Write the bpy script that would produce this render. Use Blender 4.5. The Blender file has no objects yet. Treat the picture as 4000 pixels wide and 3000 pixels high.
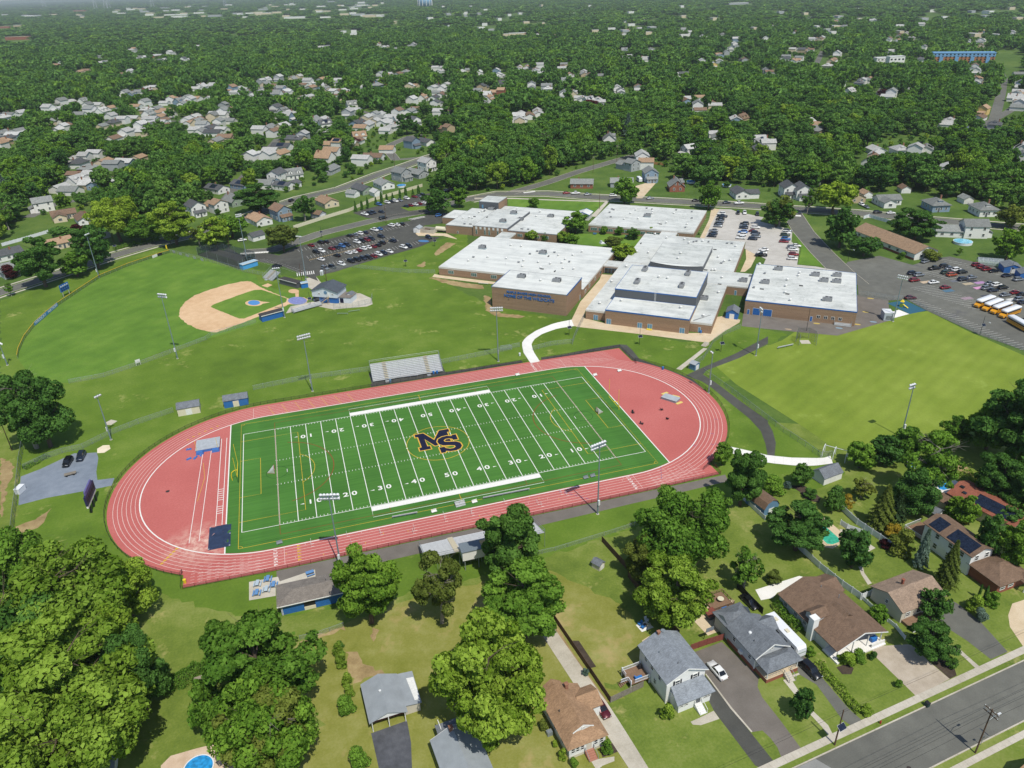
import bpy,math,random
import numpy as np
from mathutils import Vector,Matrix
random.seed(7);rng = np.random.default_rng(7)
S = bpy.context.scene
COL = S.collection
R_ = math.radians

# ------------------------------------------------------------------ camera
CAM = np.array([-30.784,-186.242,118.512])
YAW,PITCH,ROLL,FPX = R_(16.147),R_(28.018),R_(-1.802),2944.8
_f = np.array([math.sin(YAW)*math.cos(PITCH),math.cos(YAW)*math.cos(PITCH),-math.sin(PITCH)])
_r = np.array([math.cos(YAW),-math.sin(YAW),0.0]);_u = np.cross(_r,_f)
RT = np.array([math.cos(ROLL)*_r+math.sin(ROLL)*_u,-math.sin(ROLL)*_r+math.cos(ROLL)*_u,_f])
cam = bpy.data.objects.new('camera',bpy.data.cameras.new('camera'))
cam.data.sensor_width = 36.0;cam.data.lens = FPX/4000*36
cam.data.clip_start = 0.5;cam.data.clip_end = 60000
M4 = Matrix.Identity(4)
for i in range(3):
    M4[i][0],M4[i][1],M4[i][2],M4[i][3] = RT[0][i],RT[1][i],-RT[2][i],CAM[i]
cam.matrix_world = M4;COL.objects.link(cam);S.camera = cam

# ------------------------------------------------------------------ light
SUN_AZ,SUN_EL = R_(-80.0),R_(59.5)          # sun stands behind the camera, a little to the right
W = bpy.data.worlds.new('World');S.world = W;W.use_nodes = True
wn = W.node_tree.nodes;wl = W.node_tree.links
bg = wn['Background'];sky = wn.new('ShaderNodeTexSky');sky.sky_type = 'NISHITA';sky.sun_disc = False
sky.sun_elevation = SUN_EL;sky.sun_rotation = math.pi/2-SUN_AZ
sky.air_density = 1.0;sky.dust_density = 0.6;sky.ozone_density = 1.2
wl.new(sky.outputs[0],bg.inputs[0]);bg.inputs[1].default_value = 0.125
sl = bpy.data.lights.new('sun','SUN');sl.energy = 4.3;sl.angle = R_(0.53);sl.color = (1.0,0.955,0.85)
so = bpy.data.objects.new('sun',sl);COL.objects.link(so)
sd = Vector((math.cos(SUN_EL)*math.cos(SUN_AZ),math.cos(SUN_EL)*math.sin(SUN_AZ),math.sin(SUN_EL)))
so.rotation_euler = sd.to_track_quat('Z','Y').to_euler();so.location = (0,0,300)
S.view_settings.view_transform = 'Standard';S.view_settings.look = 'None'
S.view_settings.gamma = 1.0;S.view_settings.exposure = 0.0;S.view_settings.use_curve_mapping = False

# ------------------------------------------------------------------ survey: a sighted photo point -> where it stands on the ground (or at height z)
def at(px,py,z=0.0):
    d = RT.T @ np.array([(px-2000)/FPX,-(py-1500)/FPX,1.0])
    s = (z-CAM[2])/d[2]
    p = CAM + s*d
    return Vector((p[0],p[1],z))
def sheet_of(ox,oy,k=2.212):
    return lambda x,y,z=0.0: at(ox+x/k,oy+y/k,z)
zV = sheet_of(0,0,.553)
zA,zB,zC,zD = sheet_of(0,1500),sheet_of(1000,1350),sheet_of(2000,1300),sheet_of(3000,1300)
zE,zF,zG,zH,zI = sheet_of(0,2250),sheet_of(1000,2000),sheet_of(1400,2250),sheet_of(2200,2250),sheet_of(3000,2250)
zJ = sheet_of(2700,1750,1.7015)
zK,zL,zM,zN,zO = sheet_of(0,750),sheet_of(800,700),sheet_of(1600,700),sheet_of(2300,700),sheet_of(3000,700)
zP,zQ,zR,zS = sheet_of(0,0),sheet_of(1000,0),sheet_of(2000,0),sheet_of(3000,0)
def look(p):
    q = RT @ (np.array(p)-CAM)
    return 2000+FPX*q[0]/q[2],1500-FPX*q[1]/q[2],q[2]
def height_at(base,ypix):
    lo,hi = 0.0,60.0
    for _ in range(40):
        m = (lo+hi)/2
        if look((base[0],base[1],m))[1] > ypix: lo = m
        else: hi = m
    return lo
def dist_to(p): return math.dist((p[0],p[1],0),CAM)
def ang(p,q): return math.atan2(q[1]-p[1],q[0]-p[0])

# ------------------------------------------------------------------ materials
def L(h):
    h = h.lstrip('#');o = []
    for i in (0,2,4):
        c = int(h[i:i+2],16)/255
        o.append(c/12.92 if c <= .04045 else ((c+.055)/1.055)**2.4)
    return tuple(o)
MATS = {}
class NT:
    def __init__(s,m): s.t = m.node_tree;s.n = s.t.nodes;s.l = s.t.links
    def node(s,ty,**kw):
        n = s.n.new(ty)
        for k,v in kw.items(): setattr(n,k,v)
        return n
    def link(s,a,b): s.l.new(a,b)
    def pos(s): return s.node('ShaderNodeNewGeometry').outputs['Position']
    def noise(s,scale,detail=3,rough=.55,vec=None):
        n = s.node('ShaderNodeTexNoise');n.inputs['Scale'].default_value = scale
        n.inputs['Detail'].default_value = detail;n.inputs['Roughness'].default_value = rough
        s.link(vec if vec is not None else s.pos(),n.inputs['Vector']);return n.outputs['Fac']
    def ramp(s,fac,stops):
        n = s.node('ShaderNodeValToRGB');e = n.color_ramp.elements
        while len(e) < len(stops): e.new(.5)
        for q,(p,c) in zip(e,stops): q.position = p;q.color = (*c[:3],1)
        s.link(fac,n.inputs['Fac']);return n.outputs['Color']
    def mix(s,a,b,fac,mode='MIX'):
        n = s.node('ShaderNodeMix',data_type='RGBA',blend_type=mode)
        for v,k in ((fac,0),(a,6),(b,7)):
            if isinstance(v,(int,float)): n.inputs[k].default_value = v
            elif isinstance(v,tuple): n.inputs[k].default_value = (*v[:3],1)
            else: s.link(v,n.inputs[k])
        return n.outputs[2]
    def math(s,op,a,b=0.0,c=None):
        n = s.node('ShaderNodeMath',operation=op)
        for v,k in ((a,0),(b,1),(c,2)):
            if v is None: continue
            if isinstance(v,(int,float)): n.inputs[k].default_value = v
            else: s.link(v,n.inputs[k])
        return n.outputs[0]
    def mapr(s,v,a,b,c=0,d=1):
        n = s.node('ShaderNodeMapRange');s.link(v,n.inputs[0])
        for i,q in enumerate((a,b,c,d)): n.inputs[i+1].default_value = q
        return n.outputs[0]
def new_mat(name):
    m = bpy.data.materials.new(name);m.use_nodes = True;t = NT(m)
    return m,t,t.n['Principled BSDF']
def mat(name,col,rough=.75,var=.12,scale=3.0,metal=0.0,spec=.3,bump=0.0,obrand=0.0):
    """plain painted / built surface: base colour with fine mottling and wear"""
    if name in MATS: return MATS[name]
    m,t,b = new_mat(name);c = L(col) if isinstance(col,str) else col
    f = t.noise(scale,4,.6)
    d = tuple(x*(1-var) for x in c);u = tuple(min(1,x*(1+var*.7)) for x in c)
    o = t.ramp(f,[(.3,d),(.7,u)])
    if obrand:
        r = t.node('ShaderNodeObjectInfo').outputs['Random']
        o = t.mix(o,t.ramp(r,[(0,(1-obrand,)*3),(1,(1,1,1))]),1.0,'MULTIPLY')
    t.link(o,b.inputs['Base Color'])
    b.inputs['Roughness'].default_value = rough;b.inputs['Metallic'].default_value = metal
    b.inputs['Specular IOR Level'].default_value = spec
    if bump:
        n = t.node('ShaderNodeBump');n.inputs['Strength'].default_value = bump;n.inputs['Distance'].default_value = .05
        t.link(t.noise(scale*6,3),n.inputs['Height']);t.link(n.outputs[0],b.inputs['Normal'])
    MATS[name] = m;return m
def ground_mat(name,cols,s1=.03,s2=.35,s3=3.0,stripe=None,patch=None,rough=.95,w=(.45,.35,.2)):
    """ground cover: three scales of mottling, optional mowing stripes (angle, width, strength), optional bare patches (colour, scale, threshold)"""
    m,t,b = new_mat(name)
    P = t.pos()
    f = t.math('ADD',t.math('MULTIPLY',t.noise(s1,3),w[0]),t.math('ADD',t.math('MULTIPLY',t.noise(s2,4),w[1]),t.math('MULTIPLY',t.noise(s3,3),w[2])))
    c = [L(x) for x in cols]
    o = t.ramp(f,[(.36,c[0]),(.5,c[1]),(.64,c[2])])
    if stripe:
        a,wd,k = stripe
        v = t.node('ShaderNodeVectorRotate',rotation_type='Z_AXIS');v.inputs['Angle'].default_value = -a
        t.link(P,v.inputs['Vector'])
        sx = t.node('ShaderNodeSeparateXYZ');t.link(v.outputs[0],sx.inputs[0])
        q = t.math('SINE',t.math('ADD',t.math('MULTIPLY',sx.outputs[1],math.pi/wd),t.math('MULTIPLY',t.noise(.08,2),4.0)))
        mp = t.node('ShaderNodeCombineXYZ');t.link(t.math('MULTIPLY',sx.outputs[0],.012),mp.inputs[0]);t.link(t.math('MULTIPLY',sx.outputs[1],.5),mp.inputs[1])
        q2 = t.math('MULTIPLY',t.math('SUBTRACT',t.noise(1.0,4,.7,mp.outputs[0]),.5),3.0)
        o = t.mix(o,t.ramp(t.mapr(t.math('ADD',q,q2),-1.6,1.6),[(0,(1-k,)*3),(1,(1+k,)*3)]),1.0,'MULTIPLY')
    if patch:
        pc,ps,th = patch
        g = t.mapr(t.math('ADD',t.math('MULTIPLY',t.noise(ps,5,.65),.8),t.math('MULTIPLY',t.noise(ps*9,3),.2)),th,th+.10)
        o = t.mix(o,L(pc),t.math('MULTIPLY',g,.8))
    t.link(o,b.inputs['Base Color']);b.inputs['Roughness'].default_value = rough
    b.inputs['Specular IOR Level'].default_value = .1
    n = t.node('ShaderNodeBump');n.inputs['Strength'].default_value = .35;n.inputs['Distance'].default_value = .12
    t.link(t.noise(5.0,3,.7),n.inputs['Height']);t.link(n.outputs[0],b.inputs['Normal'])
    MATS[name] = m;return m
def paint(name,col,wear=.25,rough=.8,scale=2.5):
    """painted marking with scuffed, thinned areas"""
    if name in MATS: return MATS[name]
    m,t,b = new_mat(name);c = L(col)
    f = t.mapr(t.noise(scale,5,.7),.35,.7)
    t.link(t.ramp(f,[(0,tuple(x*(1-wear) for x in c)),(1,c)]),b.inputs['Base Color']);b.inputs['Roughness'].default_value = rough
    b.inputs['Specular IOR Level'].default_value = .15
    MATS[name] = m;return m
def roof_mat(name,col,obrand=.25,streak=.12):
    """shingle roof: courses as fine relief, blotches of weathering, per-house shade"""
    if name in MATS: return MATS[name]
    m,t,b = new_mat(name);c = L(col)
    tc = t.node('ShaderNodeTexCoord').outputs['Object']
    br = t.node('ShaderNodeTexBrick');t.link(tc,br.inputs['Vector'])
    br.inputs['Scale'].default_value = 1.6;br.inputs['Mortar Size'].default_value = .012
    br.inputs['Color1'].default_value = (*[x*1.12 for x in c],1);br.inputs['Color2'].default_value = (*[x*.82 for x in c],1)
    br.inputs['Mortar'].default_value = (*[x*.6 for x in c],1)
    o = t.mix(br.outputs['Color'],t.ramp(t.noise(.8,4),[(.3,(1-streak*1.5,)*3),(.7,(1+streak,)*3)]),1.0,'MULTIPLY')
    if obrand:
        r = t.node('ShaderNodeObjectInfo').outputs['Random']
        o = t.mix(o,t.ramp(r,[(0,(1-obrand,)*3),(1,(1+obrand*.5,)*3)]),1.0,'MULTIPLY')
    t.link(o,b.inputs['Base Color']);b.inputs['Roughness'].default_value = .9;b.inputs['Specular IOR Level'].default_value = .2
    MATS[name] = m;return m
def brick_mat(name,col,scale=1.0):
    if name in MATS: return MATS[name]
    m,t,b = new_mat(name);c = L(col)
    P = t.pos();sx = t.node('ShaderNodeSeparateXYZ');t.link(P,sx.inputs[0])
    h = t.math('ADD',t.math('MULTIPLY',sx.outputs[0],.784),t.math('MULTIPLY',sx.outputs[1],.621))
    h2 = t.math('SUBTRACT',t.math('MULTIPLY',sx.outputs[1],.784),t.math('MULTIPLY',sx.outputs[0],.621))
    cv = t.node('ShaderNodeCombineXYZ');t.link(t.math('ADD',h,h2),cv.inputs[0]);t.link(sx.outputs[2],cv.inputs[1])
    br = t.node('ShaderNodeTexBrick');t.link(cv.outputs[0],br.inputs['Vector'])
    br.inputs['Scale'].default_value = 2.4*scale;br.inputs['Mortar Size'].default_value = .02
    br.inputs['Color1'].default_value = (*[x*1.15 for x in c],1);br.inputs['Color2'].default_value = (*[x*.85 for x in c],1)
    br.inputs['Mortar'].default_value = (*[min(1,x*1.15) for x in c],1)
    st = t.node('ShaderNodeCombineXYZ');t.link(t.math('MULTIPLY',h,.06),st.inputs[0]);t.link(t.math('MULTIPLY',sx.outputs[2],1.4),st.inputs[1]);t.link(t.math('MULTIPLY',h2,.06),st.inputs[2])
    o = t.mix(br.outputs['Color'],t.ramp(t.noise(1,4,.6,st.outputs[0]),[(.3,(.85,)*3),(.7,(1.1,)*3)]),1.0,'MULTIPLY')
    t.link(o,b.inputs['Base Color']);b.inputs['Roughness'].default_value = .9;b.inputs['Specular IOR Level'].default_value = .2
    MATS[name] = m;return m
def glass_mat(name,col='#26323a',rough=.08):
    if name in MATS: return MATS[name]
    m,t,b = new_mat(name);c = L(col)
    t.link(t.ramp(t.noise(1.2,2),[(.3,tuple(x*.6 for x in c)),(.7,tuple(x*1.3 for x in c))]),b.inputs['Base Color'])
    b.inputs['Roughness'].default_value = rough;b.inputs['Specular IOR Level'].default_value = .6
    MATS[name] = m;return m
def mesh_mat(name,col,cover):
    """wire mesh / netting seen from far: thin wires over mostly open area"""
    if name in MATS: return MATS[name]
    m,t,b = new_mat(name);b.inputs['Base Color'].default_value = (*L(col),1);b.inputs['Roughness'].default_value = .6
    b.inputs['Alpha'].default_value = cover
    f = t.mapr(t.noise(1.5,3),.3,.7,cover*.75,cover*1.25);t.link(f,b.inputs['Alpha'])
    MATS[name] = m;return m
def car_mat(name,col,metal=.25,rough=.28):
    if name in MATS: return MATS[name]
    m,t,b = new_mat(name);c = L(col)
    t.link(t.ramp(t.noise(.9,3),[(.3,tuple(x*.9 for x in c)),(.7,tuple(min(1,x*1.06) for x in c))]),b.inputs['Base Color'])
    b.inputs['Roughness'].default_value = rough;b.inputs['Metallic'].default_value = metal;b.inputs['Coat Weight'].default_value = .35
    MATS[name] = m;return m

# ------------------------------------------------------------------ mesh building
class MB:
    def __init__(s): s.v = [];s.f = [];s.m = []
    def add(s,vs,fs,mi=0):
        o = len(s.v);s.v += [tuple(v) for v in vs];s.f += [tuple(o+i for i in f) for f in fs];s.m += [mi]*len(fs);return s
    def box(s,c,d,rz=0.0,mi=0,taper=1.0):
        """box on its base centre c, size d, top scaled by taper"""
        x,y,z = c;a,b,h = d[0]/2,d[1]/2,d[2];co,si = math.cos(rz),math.sin(rz);vs = []
        for zz,k in ((0,1),(h,taper)):
            for sx,sy in ((-1,-1),(1,-1),(1,1),(-1,1)):
                px,py = sx*a*k,sy*b*k;vs.append((x+px*co-py*si,y+px*si+py*co,z+zz))
        return s.add(vs,[(3,2,1,0),(4,5,6,7),(0,1,5,4),(1,2,6,5),(2,3,7,6),(3,0,4,7)],mi)
    def prism(s,pts,z0,z1,mi=0,cap=True,mtop=None):
        n = len(pts);vs = [(p[0],p[1],z0) for p in pts]+[(p[0],p[1],z1) for p in pts]
        s.add(vs,[(i,(i+1) % n,n+(i+1) % n,n+i) for i in range(n)],mi)
        if cap:
            o = len(s.v)-2*n;s.f += [tuple(o+n+i for i in range(n)),tuple(o+n-1-i for i in range(n))];s.m += [mi if mtop is None else mtop,mi]
        return s
    def flat(s,pts,z=None,mi=0):
        vs = [(p[0],p[1],p[2] if z is None else z) for p in pts]
        a = sum(vs[i-1][0]*vs[i][1]-vs[i][0]*vs[i-1][1] for i in range(len(vs)))
        if a < 0: vs.reverse()
        return s.add(vs,[tuple(range(len(vs)))],mi)
    def quad(s,a,b,c,d,mi=0): return s.add([a,b,c,d],[(0,1,2,3)],mi)
    def tube(s,p,q,r0,r1=None,n=6,mi=0,cap=True):
        p,q = Vector(p),Vector(q);r1 = r0 if r1 is None else r1;d = (q-p)
        if d.length < 1e-6: return s
        d.normalize();a = d.orthogonal().normalized();b = d.cross(a);vs = []
        for c,r in ((p,r0),(q,r1)):
            for i in range(n):
                t = 2*math.pi*i/n;vs.append(c+a*math.cos(t)*r+b*math.sin(t)*r)
        fs = [(i,(i+1) % n,n+(i+1) % n,n+i) for i in range(n)]
        if cap: fs += [tuple(range(n-1,-1,-1)),tuple(range(n,2*n))]
        return s.add(vs,fs,mi)
    def path(s,pts,w,z,mi=0,closed=False):
        """flat ribbon of width w along a line"""
        n = len(pts);Lf,Rt = [],[]
        for i in range(n):
            a = pts[i-1] if (closed or i > 0) else pts[i];b = pts[(i+1) % n] if (closed or i < n-1) else pts[i]
            dx,dy = b[0]-a[0],b[1]-a[1];l = math.hypot(dx,dy) or 1;nx,ny = -dy/l*w/2,dx/l*w/2
            Lf.append((pts[i][0]+nx,pts[i][1]+ny,z));Rt.append((pts[i][0]-nx,pts[i][1]-ny,z))
        k = n if closed else n-1
        return s.add(Lf+Rt,[(n+i,n+(i+1) % n,(i+1) % n,i) for i in range(k)],mi)
    def lathe(s,prof,c=(0,0,0),n=12,mi=0):
        vs = [];k = len(prof)
        for r,z in prof:
            for i in range(n):
                t = 2*math.pi*i/n;vs.append((c[0]+r*math.cos(t),c[1]+r*math.sin(t),c[2]+z))
        fs = [(j*n+i,j*n+(i+1) % n,(j+1)*n+(i+1) % n,(j+1)*n+i) for j in range(k-1) for i in range(n)]
        fs += [tuple(range(n-1,-1,-1)),tuple((k-1)*n+i for i in range(n))]
        return s.add(vs,fs,mi)
    def wire(s,pts,r,n=5,mi=0):
        for a,b in zip(pts,pts[1:]): s.tube(a,b,r,r,n,mi,False)
        return s
    def mesh(s,name,mats,smooth=False):
        me = bpy.data.meshes.new(name);me.from_pydata(s.v,[],s.f)
        for m in (mats if isinstance(mats,(list,tuple)) else [mats]): me.materials.append(m)
        if any(s.m): me.polygons.foreach_set('material_index',s.m)
        if smooth: me.polygons.foreach_set('use_smooth',[True]*len(s.f))
        me.update();return me
    def build(s,name,mats,parent=None,loc=None,rz=0.0,smooth=False):
        return obj(name,s.mesh(name,mats,smooth),parent,loc,rz)
def obj(name,me,parent=None,loc=None,rz=0.0,scale=None):
    o = bpy.data.objects.new(name,me);COL.objects.link(o)
    if parent is not None: o.parent = parent
    if loc is not None: o.location = loc
    if rz: o.rotation_euler = (0,0,rz)
    if scale is not None: o.scale = scale if hasattr(scale,'__len__') else (scale,)*3
    return o
def tag(o,label=None,cat=None,group=None,kind=None):
    if label: o['label'] = label
    if cat: o['category'] = cat
    if group: o['group'] = group
    if kind: o['kind'] = kind
    return o
def thing(name,label,cat,loc=(0,0,0),rz=0.0,group=None):
    return tag(obj(name,None,None,loc,rz),label,cat,group)
def part(name,mb,mats,parent,smooth=False): return mb.build(name,mats,parent,smooth=smooth)
KIDS = {}
def kids(o):
    if o.name not in KIDS: KIDS[o.name] = [k for k in COL.objects if k.parent == o]
    return KIDS[o.name]
def dup(o,parent=None):
    """a copy of a thing, its parts and sub-parts (mesh data shared)"""
    c = o.copy();COL.objects.link(c);c.parent = parent
    for k in kids(o): dup(k,c)
    return c
def paint_slot(o,i,m):
    o.material_slots[i].link = 'OBJECT';o.material_slots[i].material = m
def dup_all(o,lite=False):
    """copy of a thing and its parts; returns (thing, list of its parts). lite: too far away to show windows and doors"""
    out = []
    def rec(q,par):
        c = q.copy();COL.objects.link(c);c.parent = par
        if par is not None: out.append(c)
        for k in kids(q):
            if not (lite and k.name.split('.')[0] in ('window','door')): rec(k,c)
        return c
    return rec(o,None),out
def struct(name,mb,m,parent=None):
    o = mb.build(name,m,parent)
    if parent is None: o['kind'] = 'structure'
    return o
# ------------------------------------------------------------------ ground
G_LAWN = ground_mat('lawn',('#4b6322','#5b7428','#6f8238'),.02,.12,1.6,patch=('#9a9a5c',.07,.58))
G_TERR = ground_mat('terrain_green',('#3c5226','#4e662c','#637538'),.01,.09,.8)
G_FIELD = ground_mat('practice_grass',('#64782a','#728431','#80903c'),.02,.1,1.5,stripe=(R_(26),2.2,.06),patch=('#93a552',.05,.60))
G_BALL = ground_mat('outfield_grass',('#4b6b27','#5b7b2e','#6d8838'),.025,.12,1.5,stripe=(R_(50),3.0,.05))
G_DRY = ground_mat('dry_lawn',('#6c722c','#7f8140','#919058'),.05,.3,2.2,patch=('#a89468',.05,.55))
G_YARD = ground_mat('yard_lawn',('#556829','#6a7a34','#7f8749'),.05,.25,2.0,patch=('#a09a62',.12,.58))
G_DIRT = ground_mat('infield_clay',('#bd9b76','#c9a985','#d2b491'),.05,.4,2.5)
G_SOIL = ground_mat('bare_soil',('#7a6848','#94805c','#a8966e'),.1,.5,2.5)
G_ASPH = ground_mat('asphalt',('#5b5b56','#666660','#72726b'),.03,.3,4,patch=('#56565a',.06,.60))
G_ASPD = ground_mat('asphalt_dark',('#444441','#4f4f4b','#595954'),.04,.3,4,patch=('#60605f',.1,.6))
G_ASPB = ground_mat('asphalt_brown',('#645f59','#706a64','#7a756e'),.04,.3,4,patch=('#5a5650',.1,.6))
G_GRAV = ground_mat('gravel_blue',('#6b7480','#78818d','#858d98'),.06,.5,5)
G_CONC = ground_mat('concrete',('#a39c8d','#b5aea0','#c2bcb0'),.06,.4,3,patch=('#938b7a',.15,.62))
G_CONW = ground_mat('concrete_new',('#d2d0c8','#dcdad4','#e4e2de'),.06,.4,3)
G_CONB = ground_mat('concrete_tan',('#b5a184','#c4b296','#cdbda4'),.06,.4,3,patch=('#a08c70',.15,.62))
G_LOTP = ground_mat('pale_lot',('#a39f97','#b3afa8','#bdbab3'),.04,.3,3,patch=('#98948c',.1,.6))
def ragged(pts,amp=.7,step=1.6):
    """a grown edge instead of a ruled one"""
    o = []
    for a,b_ in zip(pts,list(pts[1:])+[pts[0]]):
        n = max(1,int(math.dist(a[:2],b_[:2])/step))
        for i in range(n): o.append((a[0]+(b_[0]-a[0])*i/n+random.uniform(-amp,amp),a[1]+(b_[1]-a[1])*i/n+random.uniform(-amp,amp)))
    return o
def poly(name,pts,z,m,parent=None):
    if name in ('school_lawn','dry_yard','back_yard','front_yards','worn_ground','verge_wear','dirt_track','dirt_clearing','infield_dirt','infield_grass'): pts = ragged(pts,*{'infield_dirt': (.22,1.0),'infield_grass': (.12,1.0),'worn_ground': (.5,1.0)}.get(name,(.7,1.6)))
    return struct(name,MB().flat(pts,z),m,parent)
LAYZ = {}
terrain = struct('terrain',MB().flat([(-30000,-3000),(30000,-3000),(30000,60000),(-30000,60000)],0),G_TERR)

# lawns
poly('near_lawn',[zV(*p) for p in ((-300,1000),(60,900),(300,900),(1500,900),(2212,950),(2700,1050),(2700,1900),(-300,1900))],.004,G_YARD)
poly('school_lawn',[zV(*p) for p in ((30,1180),(40,1080),(40,930),(0,900),(0,650),(345,535),(520,575),(640,600),(820,560),(930,525),(1010,500),(1010,560),(940,600),(1060,660),(1260,700),(1480,740),(1600,700),(1700,722),(1590,800),(1560,830),(1650,900),(1790,985),(1830,1020),(1760,1060),(1640,1060),(1500,1100),(1000,1260),(560,1340),(400,1300))],.008,G_LAWN)
poly('practice_field',[zV(*p) for p in ((1545,790),(1690,735),(1720,715),(1860,690),(2005,672),(2090,715),(2212,768),(2400,840),(2300,920),(2110,930),(1960,950),(1850,968),(1800,968),(1740,925),(1590,830))],.016,G_FIELD)
poly('outfield',[zK(*p) for p in ((155,1440),(165,1380),(215,1270),(300,1160),(400,1065),(500,985),(700,850),(860,745),(1100,645),(1320,570),(1470,525),(1780,590),(2100,690),(2212,720))]+[zL(*p) for p in ((470,900),(640,960),(900,1050),(700,1150),(480,1240),(60,1370))]+[zK(*p) for p in ((1500,1340),(1150,1480),(600,1650),(300,1640))],.016,G_BALL)
poly('dry_yard',[zV(*p) for p in ((600,1445),(640,1390),(740,1350),(900,1290),(1180,1230),(1320,1280),(1420,1400),(1400,1470),(1300,1480),(1650,1659),(1640,1800),(500,1800),(640,1659),(700,1560))],.012,G_DRY)
poly('back_yard',[zV(*p) for p in ((1200,1235),(1460,1130),(1600,1085),(1640,1120),(1700,1230),(1560,1300),(1620,1400),(1480,1380),(1330,1300))],.014,G_YARD)
poly('front_yards',[zV(*p) for p in ((1310,1520),(1500,1490),(1900,1350),(2212,1250),(2500,1200),(2300,1420),(2000,1530),(1650,1690),(1400,1800))],.016,G_YARD)
poly('verge_wear',[zA(*p) for p in ((140,1230),(300,1180),(440,1065),(420,1150),(330,1240),(230,1290),(135,1310))],.022,G_SOIL)
for pts in ([zM(*p) for p in ((170,850),(260,860),(560,905),(640,920),(640,950),(500,940),(300,900))],
            [zM(*p) for p in ((640,1000),(690,1010),(720,1130),(800,1160),(1000,1180),(960,1200),(760,1190),(660,1130))],
            [zM(*p) for p in ((250,600),(320,545),(400,555),(330,600),(230,665),(215,640))],
            [zM(*p) for p in ((60,750),(130,712),(140,740),(110,760))],
            [zF(*p) for p in ((780,1200),(860,1215),(900,1300),(1080,1380),(1110,1400),(900,1460),(850,1480),(800,1330))],
            [zF(*p) for p in ((1000,1010),(1045,1010),(1040,1100),(1000,1110))],
            [zF(*p) for p in ((360,1120),(600,1040),(780,985),(780,1010),(600,1070),(380,1160))],
            [zE(*p) for p in ((0,1250),(120,1100),(270,985),(230,1250),(150,1290))],
            [zA(*p) for p in ((0,640),(60,660),(120,700),(110,800),(60,870),(30,1100),(0,1150))]):
    poly('worn_ground',pts,.024,G_SOIL)

# running track: red surface with six lanes, sprint chutes, and the two red D areas
CX,RI,RO = 47.5,33.4,41.4
def stadium(r,n=40):
    o = [(CX+r*math.cos(t),r*math.sin(t)) for t in np.linspace(-math.pi/2,math.pi/2,n)]
    return o+[(-CX+r*math.cos(t),r*math.sin(t)) for t in np.linspace(math.pi/2,3*math.pi/2,n)]
m,t,b = new_mat('track_red')
f = t.math('ADD',t.math('MULTIPLY',t.noise(.05,3),.5),t.math('MULTIPLY',t.noise(2.0,4),.5))
c = t.ramp(f,[(.35,L('#a85a55')),(.5,L('#b1625d')),(.65,L('#b96c66'))])
# sand scuffed out of the jumping pit over the rubber
vd = t.node('ShaderNodeVectorMath',operation='DISTANCE');t.link(t.pos(),vd.inputs[0]);vd.inputs[1].default_value = (-65.0,-25.5,.03)
sd_ = t.math('MULTIPLY',t.mapr(vd.outputs['Value'],2.0,9.5,1,0),t.mapr(t.noise(.45,5,.7),.40,.62))
c = t.mix(c,L('#d9bfae'),t.math('MULTIPLY',sd_,.75))
t.link(c,b.inputs['Base Color']);b.inputs['Roughness'].default_value = .9;b.inputs['Specular IOR Level'].default_value = .15
M_TRACK = MATS['track_red'] = m
tr = stadium(RO,48)
rt = [p for p in tr]
# chutes: top right, bottom right, bottom left
track = MB();track.flat(tr,.030)
track.flat([(CX-2,RO),(75.9,40.9),(75.9,28.2),(CX-2,30)],.034);track.flat([(CX-2,-RO),(68.7,-40.9),(68.6,-34.4),(CX-2,-30)],.034)
track.flat([(-CX+2,-RO),(-67.4,-40.6),(-67.7,-35.0),(-CX+2,-30)],.034)
track_o = struct('running_track',track,M_TRACK)
P_WH = paint('line_white','#e4e2dc',.15);P_TW = paint('lane_white','#dcb9b2',.25);P_YE = paint('line_yellow','#d2ae3a',.2);P_RD = paint('line_red','#8a4a2c',.3)
P_BK = paint('line_dark','#16401f',.3);P_BL = paint('line_blue','#5a5f9a',.3);P_NV = paint('navy','#1d2038',.2)
for k in range(7):
    r = RI+.15+k*1.07
    part('lane_line',MB().path(stadium(r,44),.14 if k else .3,.042,closed=True),P_TW if k else P_WH,track_o)
for k in range(7):
    y = RI+.15+k*1.07
    part('chute_line',MB().path([(CX,y),(71.5-k*.3,y+.1)],.12,.0425),P_TW,track_o)
    if k > 2: part('chute_line',MB().path([(CX,-y),(64.5+.2*k,-y)],.12,.0425),P_TW,track_o);part('chute_line',MB().path([(-CX,-y),(-64.5,-y)],.12,.0425),P_TW,track_o)
mk = MB();my = MB();mb_ = MB()
for x,s in ((46.5,-1),(-45.0,-1),(44.0,1),(-52,1),(52.5,1)):
    mk.path([(x,s*(RI+.2)),(x,s*(RI+6.6))],.12,.046)
for i in range(46):                                     # relay and hurdle ticks in every lane
    x = random.uniform(-46,46);k = random.randint(0,5);s = random.choice((-1,1));y = s*(RI+.68+k*1.07)
    (mk if i % 3 else my).path([(x,y-.3),(x,y+.3)],.1,.047)
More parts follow.
